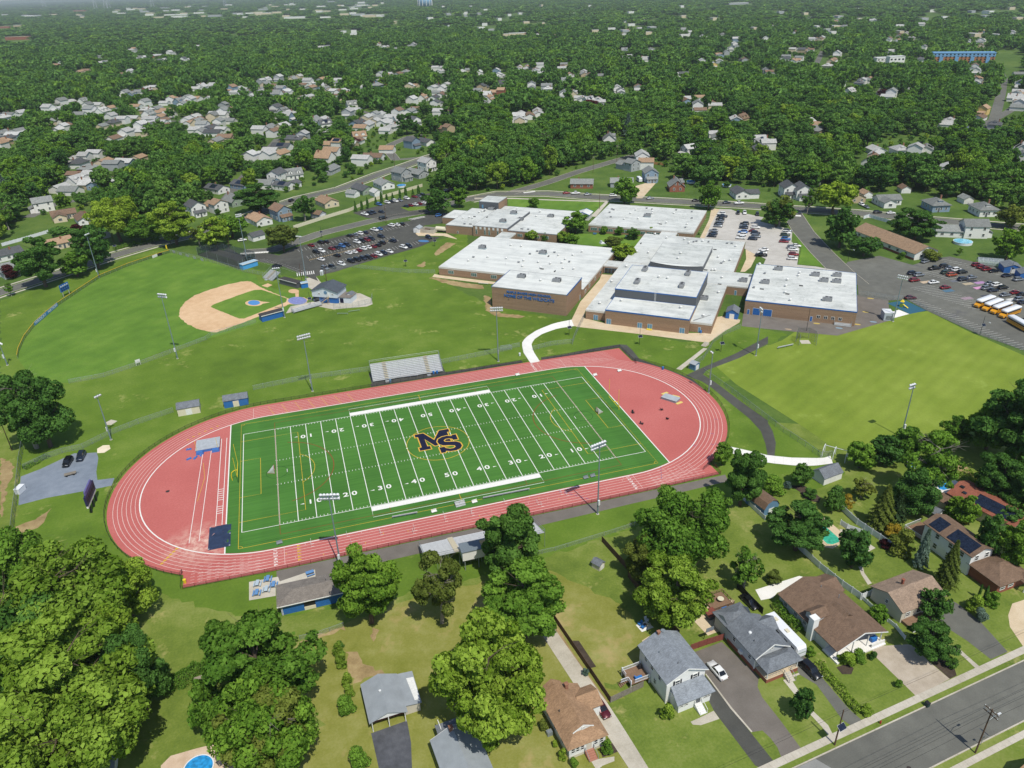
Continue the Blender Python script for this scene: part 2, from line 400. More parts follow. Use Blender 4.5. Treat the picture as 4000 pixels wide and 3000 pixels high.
for k in range(6):
    y = RI+.68+k*1.07
    for x in (-41.3,): my.add([(x-.7,-y-.3,.047),(x+.3,-y,.047),(x-.7,-y+.3,.047)],[(0,1,2)])
    for j in range(7):
        xx = -46+j*4.2-k*.3
        my.add([(xx,y-.2,.047),(xx+.6,y,.047),(xx,y+.2,.047)],[(0,1,2)])
    for j in range(9):
        xs = 50.5+j*1.55;mk.path([(xs,-RI-.9-k*1.05+.06*j),(xs+.8,-RI-.85-k*1.05+.03*j)],.13,.047)
        xs = -66+j*1.8;mk.path([(xs,-RI-1.0-k*1.03),(xs+.9,-RI-1.0-k*1.03)],.11,.047)
    mb_.path([(25.2+k*1.1,-RI-.4-k*1.05),(25.8+k*1.1,-RI-1.1-k*1.05)],.12,.047);mb_.path([(56.0-.5*k,-RI+1.9-k*1.1),(55.6-.5*k,-RI+1.2-k*1.1)],.12,.047)
    for a in (R_(-28),R_(-40),R_(-50)):
        r = RI+.15+k*1.07
        if random.random() < .5: mb_.path([(CX+r*math.cos(a+k*.02),r*math.sin(a+k*.02)),(CX+(r+1)*math.cos(a+k*.02),(r+1)*math.sin(a+k*.02))],.12,.047)
for j in range(6):                                      # yellow break marks on the left curve
    a = R_(229)+j*.004;r = RI+.7+j*1.07;cx,cy = -CX+r*math.cos(a),r*math.sin(a)
    my.add([(cx-.55,cy-.4,.047),(cx+.5,cy+.1,.047),(cx-.2,cy+.45,.047)],[(0,1,2)])
    a = R_(131-j*3.2);r = RI+2.2;cx,cy = -CX+r*math.cos(a),r*math.sin(a)
    my.add([(cx-.4,cy-.3,.047),(cx+.5,cy,.047),(cx-.4,cy+.3,.047)],[(0,1,2)])
part('lane_marks_white',mk,P_TW,track_o);part('lane_marks_yellow',my,P_YE,track_o);part('lane_marks_blue',mb_,P_BL,track_o)

# synthetic turf
m,t,b = new_mat('turf')
P = t.pos();sx = t.node('ShaderNodeSeparateXYZ');t.link(P,sx.inputs[0])
band = t.mapr(t.math('SINE',t.math('MULTIPLY',sx.outputs[0],math.pi/4.572)),-.4,.4,0,1)
mp = t.node('ShaderNodeCombineXYZ');t.link(t.math('MULTIPLY',sx.outputs[0],.05),mp.inputs[0]);t.link(t.math('MULTIPLY',sx.outputs[1],1.2),mp.inputs[1])
f = t.math('ADD',t.math('MULTIPLY',t.noise(.04,3),.5),t.math('MULTIPLY',t.noise(1.0,3,.6,mp.outputs[0]),.5))
o = t.mix(t.ramp(f,[(.35,L('#3a6626')),(.65,L('#4b7a32'))]),t.ramp(band,[(0,(.95,)*3),(1,(1.04,)*3)]),1.0,'MULTIPLY')
t.link(o,b.inputs['Base Color']);b.inputs['Roughness'].default_value = .85;b.inputs['Specular IOR Level'].default_value = .2
M_TURF = MATS['turf'] = m
def inner(n=16):
    a0 = math.acos((58.7-CX)/RI);pts = []
    pts += [(58.7,-31.45)]+[(CX+(RI-.15)*math.cos(q),(RI-.15)*math.sin(q)) for q in ()]
    for q in np.linspace(a0,math.pi/2,n): pts.append((CX+(RI-.2)*math.cos(q),(RI-.2)*math.sin(q)))
    for q in np.linspace(math.pi/2,math.pi-a0,n): pts.append((-CX+(RI-.2)*math.cos(q),(RI-.2)*math.sin(q)))
    for q in np.linspace(math.pi+a0,1.5*math.pi,n): pts.append((-CX+(RI-.2)*math.cos(q),(RI-.2)*math.sin(q)))
    for q in np.linspace(-math.pi/2,-a0,n): pts.append((CX+(RI-.2)*math.cos(q),(RI-.2)*math.sin(q)))
    return pts[1:]
turf = struct('football_turf',MB().flat(inner(),.050),M_TURF)
ZL = .058;YD = .9144;HW = 24.384
def line(pts,w,m,z=ZL,name='field_line'): return part(name,MB().path(pts,w,z),m,turf)
line([(-58.7,-31.5),(-58.7,31.5)],.3,P_WH);line([(58.7,-31.5),(58.7,31.5)],.3,P_WH)
for i in range(-10,11):
    line([(i*5*YD,-HW),(i*5*YD,HW)],.19 if abs(i) < 10 else .24,P_WH,name='yard_line')
for s in (-1,1):
    line([(s*60*YD,-HW),(s*60*YD,HW)],.18,P_WH,name='end_line');line([(-60*YD,s*HW),(60*YD,s*HW)],.16,P_WH,ZL+.001,'side_line')
    line([(-25*YD,s*(HW+1.15)),(25*YD,s*(HW+1.15))],1.9,P_WH,ZL+.002,'side_band')
    line([(-25*YD,s*(HW+.2)),(-25*YD,s*(HW+4.6)),(25*YD,s*(HW+4.6)),(25*YD,s*(HW+.2))],.13,P_WH,ZL+.003)
hm = MB()
for i in range(-50,51):
    if i % 5 == 0: continue
    x = i*YD
    for y in (-HW+.45,HW-.45,-6.1,6.1):
        hm.path([(x,y-.32),(x,y+.32)],.11,ZL+.001)
for i in range(-50,51,5):
    for y in (-6.1,6.1): hm.path([(i*YD-.35,y),(i*YD+.35,y)],.11,ZL+.0015)
o = part('hash_marks',hm,P_WH,turf);o['kind'] = 'stuff'
def text_mb(s,size,mat_,name,parent,loc,rz=0.0,sx=1.0,extrude=0.0,rx=0.0,bold=0.0,align='CENTER',frame=None):
    cu = bpy.data.curves.new(name,'FONT');cu.body = s;cu.size = size;cu.align_x = align;cu.align_y = 'CENTER';cu.extrude = extrude;cu.offset = bold
    cu.resolution_u = 3
    o = bpy.data.objects.new(name,cu);COL.objects.link(o)
    me = bpy.data.meshes.new_from_object(o);COL.objects.unlink(o);bpy.data.objects.remove(o)
    me.materials.clear();me.materials.append(mat_)
    q = obj(name,me,parent,loc)
    if frame is not None: q.matrix_local = frame
    else: q.rotation_euler = (rx,0,rz)
    q.scale = (sx,1,1);return q
for i,n in ((-4,'1 0'),(-3,'2 0'),(-2,'3 0'),(-1,'4 0'),(0,'5 0'),(1,'4 0'),(2,'3 0'),(3,'2 0'),(4,'1 0')):
    for s in (-1,1):
        text_mb(n,2.55,P_WH,'yard_number',turf,(i*10*YD,s*(HW-7.3),ZL+.003),0 if s < 0 else math.pi,1.15,bold=.055)
        if i:
            d = 1 if i > 0 else -1;x = i*10*YD+d*2.75;y = s*(HW-7.0)
            part('direction_arrow',MB().flat([(x,y-.22),(x+d*1.1,y),(x,y+.22)],ZL+.003),P_WH,turf)
# soccer and lacrosse lines
def arc(cx,cy,r,a0,a1,n=30): return [(cx+r*math.cos(q),cy+r*math.sin(q)) for q in np.linspace(a0,a1,n)]
XS = 55.6;YS = 30.7
line([(-XS,-YS),(XS,-YS),(XS,YS),(-XS,YS),(-XS,-YS)],.12,P_YE,ZL+.004,'soccer_line');line([(0,YS),(0,HW+2.3)],.12,P_YE,ZL+.006,'soccer_line');line([(0,-YS),(0,-HW-2.3)],.12,P_YE,ZL+.006,'soccer_line')
line(arc(0,0,9.15,0,2*math.pi,60),.16,P_YE,ZL+.004,'centre_circle')
for s in (-1,1):
    line([(s*XS,-20.1),(s*(XS-16.5),-20.1),(s*(XS-16.5),20.1),(s*XS,20.1)],.12,P_YE,ZL+.004,'soccer_line')
    line([(s*XS,-9.1),(s*(XS-5.5),-9.1),(s*(XS-5.5),9.1),(s*XS,9.1)],.12,P_YE,ZL+.004,'soccer_line')
    c0 = s*(XS-11);q = math.acos(5.5/9.15)
    line([(c0-s*9.15*math.cos(a),9.15*math.sin(a)) for a in np.linspace(-q,q,24)],.13,P_YE,ZL+.005,'soccer_arc')
    for e in (-1,1): line([(s*XS-s*1.0*math.cos(a),e*YS-e*1.0*math.sin(a)) for a in np.linspace(0,math.pi/2,8)],.1,P_YE,ZL+.005,'corner_arc')
    line([(s*45.7-s*15.5*math.cos(a),15.5*math.sin(a)) for a in np.linspace(-1.35,1.35,40)],.22,P_RD,ZL+.0045,'lacrosse_arc')
    line([(s*45.72,-28.3),(s*45.72,28.3)],.13,P_RD,ZL+.0047,'lacrosse_line');line(arc(s*45.7,0,2.9,0,2*math.pi),.1,P_BK,ZL+.005,'crease')
    line([(-45.72,s*28.3),(45.72,s*28.3)],.13,P_RD,ZL+.0047,'lacrosse_line');line([(-XS,s*29.6),(XS,s*29.6)],.07,P_BK,ZL+.0042,'lacrosse_line')
    for e in (-1,1): line([(s*18.3*e,s*28.3),(s*18.3*e,s*26.2)],.12,P_RD,ZL+.006,'lacrosse_line');line([(s*(45.7-13.5),e*.3),(s*45.7,e*2.9)],.07,P_BK,ZL+.0052,'lacrosse_line')
    line([(s*(45.72-2.74),-.8),(s*(45.72-2.74),.8)],.14,P_WH,ZL+.006,'conversion_mark')
# centre emblem: interlocking M and S, navy with gold edge
P_GO = paint('emblem_gold','#d3a846',.15)
def outline(pts,d):
    n = len(pts);r = []
    A = sum(pts[i-1][0]*pts[i][1]-pts[i][0]*pts[i-1][1] for i in range(n));sg = 1 if A > 0 else -1
    for i in range(n):
        p,q,s_ = Vector(pts[i-1]),Vector(pts[i]),Vector(pts[(i+1) % n])
        a = (q-p).normalized();c_ = (s_-q).normalized();n1 = Vector((a.y,-a.x))*sg;n2 = Vector((c_.y,-c_.x))*sg
        k = n1+n2;k = k/max(.35,(1+n1.dot(n2)));r.append((q.x+k.x*d,q.y+k.y*d))
    return r
Mp = [(0,0),(2.9,0),(2.9,1.3),(2.2,1.3),(2.2,4.6),(4.2,1.0),(4.9,1.0),(7.0,4.6),(7.0,1.3),(6.3,1.3),(6.3,0),(9.4,0),(9.4,1.3),(8.7,1.3),(8.7,6.0),(9.4,6.0),(9.4,7.3),(6.8,7.3),(4.6,3.5),(2.4,7.3),(0,7.3),(0,6.0),(.7,6.0),(.7,1.3),(0,1.3)]
Sp = [(0,0),(1.1,0),(1.35,.6),(2.4,.1),(3.9,0),(5.2,.5),(5.9,1.6),(5.8,3.0),(4.9,3.9),(3.2,4.3),(2.0,4.7),(1.8,5.3),(2.4,5.9),(3.4,5.9),(4.2,5.4),(4.4,4.8),(5.6,4.8),(5.6,7.2),(4.6,7.2),(4.3,6.7),(3.2,7.2),(1.8,7.1),(.6,6.4),(.1,5.3),(.3,4.0),(1.2,3.2),(2.8,2.8),(4.1,2.3),(4.2,1.6),(3.6,1.2),(2.6,1.2),(1.6,1.8),(1.3,2.5),(0,2.5)]
for nm,pp,dx,dy,sc,z in (('emblem_m',Mp,-5.8,-2.6,(1.1,1.26),ZL+.008),('emblem_s',Sp,-.2,-5.8,(1.1,1.2),ZL+.014)):
    q = [(dx+x*sc[0],dy+y*sc[1]) for x,y in pp]
    part(nm+'_border',MB().flat(outline(q,.34),z),P_GO,turf);part(nm,MB().flat(q,z+.004),P_NV,turf)
for s in (-1,1): part('centre_dot',MB().flat(arc(s*9.2,0,.25,0,2*math.pi,12),ZL+.008),P_WH,turf)
for x,y,r in ((46.0,-37.0,0),(-46.0,-37.0,0),(43.0,37.0,math.pi)):   # lane numbers
    for k in range(6):
        text_mb(str(k+1),1.25,P_WH,'lane_number',track_o,(x-1.1,(-1 if y < 0 else 1)*(RI+.7+k*1.07),.048),r-math.pi/2,1.0,bold=.03)
# pole vault and long jump runways on the left D
rw = MB()
for x in (-66.2,-63.9): rw.path([(x,18),(x-1.0,-24.5)],.14,.044)
for x in (-61.2,-59.7): rw.path([(x,24),(x,-19.5)],.16,.044)
for k,y in enumerate((-3.3,-4.3,-5.3,-6.3,-7.3,-8.3,-11.3,-12.3,-13.3,-14.3)): rw.path([(-61.2,y),(-59.7,y)],.2,.045)
part('runway_lines',rw,P_WH,track_o)
part('runway_tape',MB().path([(-65.8,12),(-65.0,4),(-66.3,-7)],.1,.046),P_YE,track_o)
part('drain_cover',MB().flat(arc(-74.3,.5,.55,0,2*math.pi,12),.045),mat('iron','#3a3230',.7),track_o)

# asphalt and concrete around the track
poly('spectator_path',[(-47,-41.7),(70,-41.7),(69.2,-44.6),(40,-45.2),(0,-46.2),(-30,-46.6),(-47,-47.0)],.026,G_ASPB)
poly('track_margin',[(-14,41.7),(39.5,41.7),(39.5,43.6),(-14,43.9)],.026,G_ASPD)
poly('track_margin',[(46.5,41.2),(76.4,41.3),(76.4,27.5),(83.5,19.2)]+[zC(*p) for p in ((1720,560),(1640,470),(1560,400),(1510,380),(1300,300),(1100,225),(1040,150),(990,105),(930,100),(700,135),(430,190),(250,215))],.024,G_ASPD)
poly('asphalt_path',[zC(*p) for p in ((2212,30),(1930,180),(1660,295),(1560,340),(1500,370),(1640,420),(1720,470),(1900,620),(2050,740),(2150,850),(2190,960))]+[zD(*p) for p in ((0,1075),(55,1080),(68,950),(40,850),(0,780))]+[zC(*p) for p in ((2212,760),(2000,610),(1760,430),(1650,360),(1680,325),(1960,220),(2212,95))],.028,G_ASPD)
def slabs(name,left,right,n,z,m,h=.05,gap=.02,parent=None):
    """a paved strip laid slab by slab between two edge lines; returns the strip's base"""
    def samp(pl,k):
        d = [0]
        for a,b_ in zip(pl,pl[1:]): d.append(d[-1]+math.dist(a[:2],b_[:2]))
        q = k*d[-1]
        for i in range(len(pl)-1):
            if q <= d[i+1]+1e-6:
                f_ = (q-d[i])/((d[i+1]-d[i]) or 1);return (pl[i][0]+(pl[i+1][0]-pl[i][0])*f_,pl[i][1]+(pl[i+1][1]-pl[i][1])*f_)
        return pl[-1][:2]
    base = struct(name,MB().flat([(*samp(left,i/n),0) for i in range(n+1)]+[(*samp(right,i/n),0) for i in range(n,-1,-1)],z),G_SOIL)
    Ln = sum(math.dist(a[:2],b_[:2]) for a,b_ in zip(left,left[1:]));e = gap/max(Ln/n,.1)/2
    for i in range(n):
        a,b_,c_,d_ = samp(left,(i+e)/n),samp(left,(i+1-e)/n),samp(right,(i+1-e)/n),samp(right,(i+e)/n)
        part('slab',MB().prism([a,b_,c_,d_] if True else 0,z+.004,z+h+random.uniform(0,.006)),m,base)
    return base
slabs('entrance_walk',[zM(*p) for p in ((1045,1590),(985,1500),(968,1420),(1000,1370),(1100,1305),(1250,1245),(1400,1215))],[zM(*p) for p in ((1125,1575),(1070,1490),(1052,1430),(1075,1385),(1150,1335),(1280,1290),(1420,1270))],16,.032,G_CONW)
slabs('gate_walk',[zC(*p) for p in ((1790,965),(2000,1010))]+[zD(*p) for p in ((0,1060),(200,1080),(470,1085),(540,1065))],[zC(*p) for p in ((1770,1015),(2000,1065))]+[zD(*p) for p in ((0,1125),(250,1150),(400,1150),(560,1130))],14,.032,G_CONW)
slabs('stair_walk',[zN(*p) for p in ((990,1460),(900,1530),(755,1640))],[zN(*p) for p in ((1025,1465),(930,1545),(800,1650))],9,.032,G_CONC)
poly('school_walk',[zM(*p) for p in ((1400,1215),(1475,1060),(1640,870),(1660,822),(1755,828),(1740,850),(1520,1130),(1500,1200),(1480,1275),(1420,1270))],.030,G_CONB)
poly('school_apron',[zN(*p) for p in ((-60,1190),(0,1210),(135,1245),(850,1330),(1050,1330),(1110,1190),(1180,1180),(1310,1215),(1300,1240),(1180,1310),(1040,1410),(985,1408),(500,1345),(-110,1275))],.028,G_CONB)
poly('front_walk',[zM(*p) for p in ((215,820),(260,830),(760,890),(745,908),(560,890),(195,845))],.028,G_CONB)
poly('service_yard',[zN(*p) for p in ((1335,1160),(1900,1190))]+[zO(*p) for p in ((350,1215),(750,1250),(770,1000),(1040,1035),(1052,1222),(900,1265),(600,1352),(250,1320),(0,1295))]+[zN(*p) for p in ((1320,1270),)],.026,G_ASPB)
poly('gravel_pad',[zA(*p) for p in ((180,800),(350,735),(520,655),(640,600),(740,598),(835,592),(850,640),(832,760),(842,830),(990,812),(965,878),(760,920),(400,985),(160,1048),(165,960))],.026,G_GRAV)
poly('picnic_pad',[zF(*p) for p in ((-60,605),(190,560),(205,600),(510,497),(515,560),(170,640),(170,725),(-60,765))],.028,G_CONC)

# baseball diamond
dirt = [zK(*p) for p in ((1545,1075),(1555,1010),(1600,950),(1680,895),(1800,848),(1960,800),(2080,775),(2140,770))]+[zL(*p) for p in ((400,885),(490,937),(600,985),(735,1035),(770,1022),(860,1022),(893,1040),(880,1068),(800,1085),(735,1080),(600,1132),(470,1185),(330,1240),(100,1325))]+[zK(*p) for p in ((1830,1212),(1700,1180),(1610,1135))]
dm = poly('infield_dirt',dirt,.026,G_DIRT)
poly('infield_grass',[zL(*p) for p in ((50,1105),(75,1082),(340,985),(430,957),(490,955),(600,992),(712,1033),(700,1062),(560,1118),(340,1205),(295,1205),(265,1192))],.032,G_BALL)
def ell(zz,x,y,rx,ry,n=28): return [zz(x+rx*math.cos(q),y+ry*math.sin(q)) for q in np.linspace(0,2*math.pi,n,endpoint=False)]
poly('pitching_mound',ell(zL,425,1071,76,26)+[],.038,G_DIRT);poly('mound_path',[zL(*p) for p in ((470,1055),(565,1064),(480,1080))],.036,G_DIRT)
poly('on_deck_dirt',ell(zL,768,968,46,18),.036,G_DIRT);poly('on_deck_dirt',[zL(*p) for p in ((780,978),(812,975),(812,1020),(785,1025))],.0365,G_DIRT);poly('bullpen_dirt',[zL(*p) for p in ((490,920),(545,900),(585,915),(540,935))],.036,G_DIRT)
M_TARP = mat('tarp_blue','#4f86bd',.5,.12,1.2);M_TARP2 = mat('tarp_violet','#7d83b4',.45,.25,.8)
# roads, lots and walks further back
def road(name,pts,w,m=None,z=.020): return struct(name,MB().path(pts,w,z),m or G_ASPH)
SIDE = []
SZ = [0]
def street(name,pts,w,walk=True,m=None,z=.020,kerb=True,wd=1.4,off=1.8):
    SZ[0] += 1;z = .018+.0025*SZ[0]
    road(name,pts,w,m,z)
    if kerb:
        for s in (-1,1):
            n = len(pts);line_ = [];ln2 = []
            for i in range(n):
                a = pts[max(i-1,0)];b_ = pts[min(i+1,n-1)];dx,dy = b_[0]-a[0],b_[1]-a[1];l = math.hypot(dx,dy)
                line_.append((pts[i][0]-dy/l*s*(w/2+.1),pts[i][1]+dx/l*s*(w/2+.1)));ln2.append((pts[i][0]-dy/l*s*(w/2+off+wd/2),pts[i][1]+dx/l*s*(w/2+off+wd/2)))
            struct('kerb',MB().path(line_,.2,z+.11).path(line_,.28,z+.004),G_CONC)
            if walk: struct('sidewalk',MB().path(ln2,wd,z+.012),G_CONC)
V = lambda *p: [zV(*q) for q in p]
street('left_road',V((-330,745),(-120,672),(0,632),(120,594),(230,557),(350,522),(430,503),(500,483),(560,458),(650,428),(740,407),(823,375),(870,360),(925,340),(1000,318)),8.5)
street('access_road',V((525,545),(590,540),(690,505),(800,478),(900,460),(950,447),(1010,430),(1075,420)),8.5,walk=False)
street('main_street',V((1010,432),(1075,419),(1180,418),(1272,425),(1450,435),(1600,443),(1697,450),(1850,460),(2009,475),(2212,492),(2450,512)),9.5)
street('side_street',V((1100,418),(1180,395),(1246,372),(1331,347),(1420,322),(1480,300)),8,walk=False)
street('cul_de_sac',V((925,340),(855,345),(838,325),(845,312),(880,297),(910,290)),8,walk=False)
street('east_drive',V((1705,452),(1735,500),(1775,545),(1815,585),(1850,615)),10.5,walk=False)
for nm,pts,w in (('far_street',((2135,300),(2150,250),(2162,205),(2168,170),(2150,140)),9),('far_street',((1880,225),(1905,195),(1930,165)),8),('far_street',((1740,170),(1765,135),(1780,105)),8),('far_street',((1560,165),(1600,135),(1640,98)),9),
                   ('far_street',((480,440),(520,390),(560,345),(600,300)),7),('far_street',((60,470),(120,440),(190,430),(250,420)),8),('far_street',((640,240),(700,228),(780,240),(860,262)),7),('far_street',((210,262),(300,258),(380,262),(440,270)),7),('far_street',((1160,280),(1240,262),(1330,245)),7),('far_street',((2100,285),(2180,240),(2230,200)),8)):
    street(nm,[zV(*p) for p in pts],w,kerb=False,walk=False)
lotW = poly('west_lot',[zL(*p) for p in ((200,585),(300,648),(550,640),(640,660),(790,585),(1000,535),(1500,415),(1600,390),(1780,360),(1800,340),(1940,305),(2080,320),(2060,380),(1900,400),(1820,470),(1850,495),(2030,500),(2000,520),(1870,580),(1720,625),(1600,655),(1300,745),(1130,800),(960,840),(980,880),(900,850),(790,800),(640,740),(440,710),(330,690),(100,690))],.060,G_ASPD)
poly('north_lot',[zL(*p) for p in ((1280,292),(1440,245),(1700,180),(1900,130),(2010,110),(2160,90),(2180,150),(2060,190),(1960,230),(1940,300),(1640,320),(1560,345),(1400,335))],.056,G_ASPD)
poly('lot_island',[zL(*p) for p in ((1690,245),(1900,235),(1940,250),(1900,262),(1760,275))],.10,G_LAWN)
lotC = poly('concrete_lot',[zN(*p) for p in ((1130,258),(1230,262),(1290,285),(1440,315),(1510,330),(1480,365),(1760,440),(1750,540),(1820,600),(1800,740),(1960,755),(2170,795),(1900,770),(1510,735),(1530,690),(1420,640),(1345,600),(1355,545),(1100,518),(1000,512),(1060,380))],.056,G_LOTP)
lotE = poly('east_lot',[zO(*p) for p in ((610,795),(660,740),(690,715),(960,662),(1250,742),(1420,690),(1570,668),(1800,720),(2212,800),(2600,880),(2600,1640),(2212,1480),(1830,1345),(1370,1135),(1200,1040),(1040,1050),(780,1010),(770,810))],.064,G_ASPH)
poly('walk_east',[zN(*p) for p in ((1060,250),(1140,262),(1070,380),(1000,512),(960,508),(1040,350))],.026,G_CONB);poly('walk_east',[zN(*p) for p in ((1355,600),(1440,590),(1440,680),(1400,760),(1350,800),(1310,800),(1360,690))],.026,G_CONB)
poly('front_walk',[zM(*p) for p in ((1700,185),(1725,190),(1610,325),(1560,322),(1630,255))],.026,G_CONC);poly('front_walk',[zM(*p) for p in ((560,160),(900,162),(1200,175),(1700,190),(1700,198),(1200,183),(900,170),(560,172))],.028,G_CONC)
poly('north_lawn',[zM(*p) for p in ((850,165),(1200,172),(1680,190),(1600,320),(1420,300),(850,255))],.014,G_BALL)
poly('drive_lawn',[zO(*p) for p in ((185,395),(250,420),(515,740),(430,748),(260,735),(290,600),(200,440))],.022,G_BALL)
poly('wash_walk',[zL(*p) for p in ((1790,475),(1850,460),(2090,470),(2170,510),(2180,520),(2060,490),(1800,490))],.028,G_CONB)
poly('play_surface',[zO(*p) for p in ((1030,1072),(1180,1045),(1370,1135),(1225,1165))],.030,mat('play_blue','#2c5a6e',.9,.1));poly('play_slab',[zO(*p) for p in ((1060,1150),(1130,1128),(1220,1165),(1070,1205))],.032,G_CONW)
poly('courtyard',[zM(*p) for p in ((1290,545),(1450,470),(2000,480),(1960,620),(1790,690),(1780,600))],.012,G_BALL)
# right edge: dirt track beside the hedges
poly('dirt_track',[zD(*p) for p in ((1600,1130),(1700,1160),(1900,1260),(2212,1420),(2212,1500),(2050,1390),(1800,1260),(1640,1190))],.022,G_SOIL);poly('dirt_clearing',[zD(*p) for p in ((1750,770),(1870,800),(1920,900),(1800,880))],.022,G_SOIL)
# ------------------------------------------------------------------ school
SA = R_(-38.4);SU = Vector((math.cos(SA),math.sin(SA)));SV = Vector((-SU.y,SU.x));SO = Vector((43.0,92.9))
def uv(u,v,z=0.0): p = SO+SU*u+SV*v;return Vector((p.x,p.y,z))
def to_uv(p): d = Vector((p[0],p[1]))-SO;return d.dot(SU),d.dot(SV)
def hit_plane(zz,x,y,p0,n):
    a,b_ = zz(x,y,0.0),zz(x,y,5.0);d = b_-a
    k = (Vector((p0[0],p0[1],0))-a).dot(Vector((n[0],n[1],0)))/d.dot(Vector((n[0],n[1],0)))
    return a+d*k
M_BRICK = brick_mat('school_brick','#8f7660');M_BRD = brick_mat('brick_dark','#5d5148')
m,t,b = new_mat('roof_membrane')
P = t.pos();vr = t.node('ShaderNodeVectorRotate',rotation_type='Z_AXIS');vr.inputs['Angle'].default_value = -SA;t.link(P,vr.inputs['Vector'])
mp = t.node('ShaderNodeMapping');mp.inputs['Scale'].default_value = (.05,.35,1);t.link(vr.outputs[0],mp.inputs[0])
st = t.noise(1.0,5,.65,mp.outputs[0]);bl = t.noise(.13,5,.6)
o = t.mix(t.ramp(st,[(.36,L('#bfc1be')),(.6,L('#cfd1cd'))]),t.ramp(bl,[(.3,(.84,.85,.85)),(.5,(1.03,1.03,1.02))]),1.0,'MULTIPLY')
sx = t.node('ShaderNodeSeparateXYZ');t.link(vr.outputs[0],sx.inputs[0])
sm = t.math('COMPARE',t.math('FRACT',t.math('MULTIPLY',sx.outputs[1],1/3.05)),.5,.012)
o = t.mix(o,(.62,.63,.65),t.math('MULTIPLY',sm,.5))
t.link(o,b.inputs['Base Color']);b.inputs['Roughness'].default_value = .7;b.inputs['Specular IOR Level'].default_value = .25
M_ROOF = MATS['roof_membrane'] = m
m = m.copy();m.name = 'roof_membrane_stained';t = NT(m);b = t.n['Principled BSDF'];src = b.inputs['Base Color'].links[0].from_socket
g1 = t.mapr(t.noise(.09,6,.7),.44,.62);g2 = t.mapr(t.noise(.5,4,.65),.5,.68)
o = t.mix(src,t.mix((1,1,1),(.70,.71,.70),t.math('MULTIPLY',g1,t.math('ADD',.45,g2))),1.0,'MULTIPLY')
o = t.mix(o,t.ramp(t.node('ShaderNodeObjectInfo').outputs['Random'],[(0,(.86,.87,.87)),(1,(1,1,1))]),1.0,'MULTIPLY')
t.link(o,b.inputs['Base Color']);M_ROOFS = MATS['roof_membrane_stained'] = m
M_FAS = mat('fascia_white','#c9c6bf',.7);M_BLUE = mat('school_blue','#2b62a3',.55,.12);M_DGREY = mat('metal_grey','#55585c',.6,.12);M_EDGE = mat('roof_edge','#8d9094',.6)
M_DOOR = mat('door_blue','#5a86a2',.5);M_WFR = mat('frame_white','#d6d6d2',.6);M_GLG = glass_mat('glass_green','#4d6a66');M_GLD = glass_mat('glass_dark','#222a30')
M_UNIT = mat('unit_grey','#8f9193',.55,.15,2.0,.2);M_UNID = mat('unit_dark','#4c4e50',.7);M_CURB = mat('unit_curb','#8fa0a6',.6);M_WHITE = mat('plain_white','#d9d9d6',.6)
UNITS = {}
def unit_kit():
    h = MB();h.box((0,0,.05),(2.6,1.9,1.5),mi=0).box((-1.75,0,.2),(.9,1.7,1.0),mi=0);UNITS['rtu'] = h.mesh('rooftop_unit',[M_UNIT])
    g = MB();
    for x in (-.7,.7): g.lathe([(.55,0),(.55,.12),(.45,.14)],(x,0,1.55),12)
    for k in range(6): g.box((1.32,-.75+k*.3,.3),(.06,.18,1.0))
    UNITS['grille'] = g.mesh('grille',[M_UNID])
    c_ = MB();c_.box((0,0,-.25),(3.2,2.4,.3));UNITS['curb'] = c_.mesh('curb',[M_CURB])
    v = MB();v.lathe([(.3,0),(.3,.45),(.55,.5),(.6,.75),(.4,.95),(.12,1.02)],n=10);UNITS['fan'] = v.mesh('roof_vent',[M_WHITE],True)
    s_ = MB();s_.box((0,0,0),(.9,.7,.55)).box((0,0,.55),(1.1,.9,.08));UNITS['box'] = s_.mesh('roof_box',[M_UNIT])
    d_ = MB();d_.box((0,0,0),(1.5,.5,.35));UNITS['low'] = d_.mesh('roof_duct',[M_UNID])
    q = MB();q.tube((0,0,0),(0,0,.7),.09,n=6).lathe([(.16,.62),(.16,.8)],n=8);UNITS['pipe'] = q.mesh('vent_pipe',[M_WHITE])
unit_kit()
NAMES = {'rtu': 'rooftop_unit','fan': 'roof_vent','box': 'roof_box','low': 'roof_duct','pipe': 'vent_pipe'}
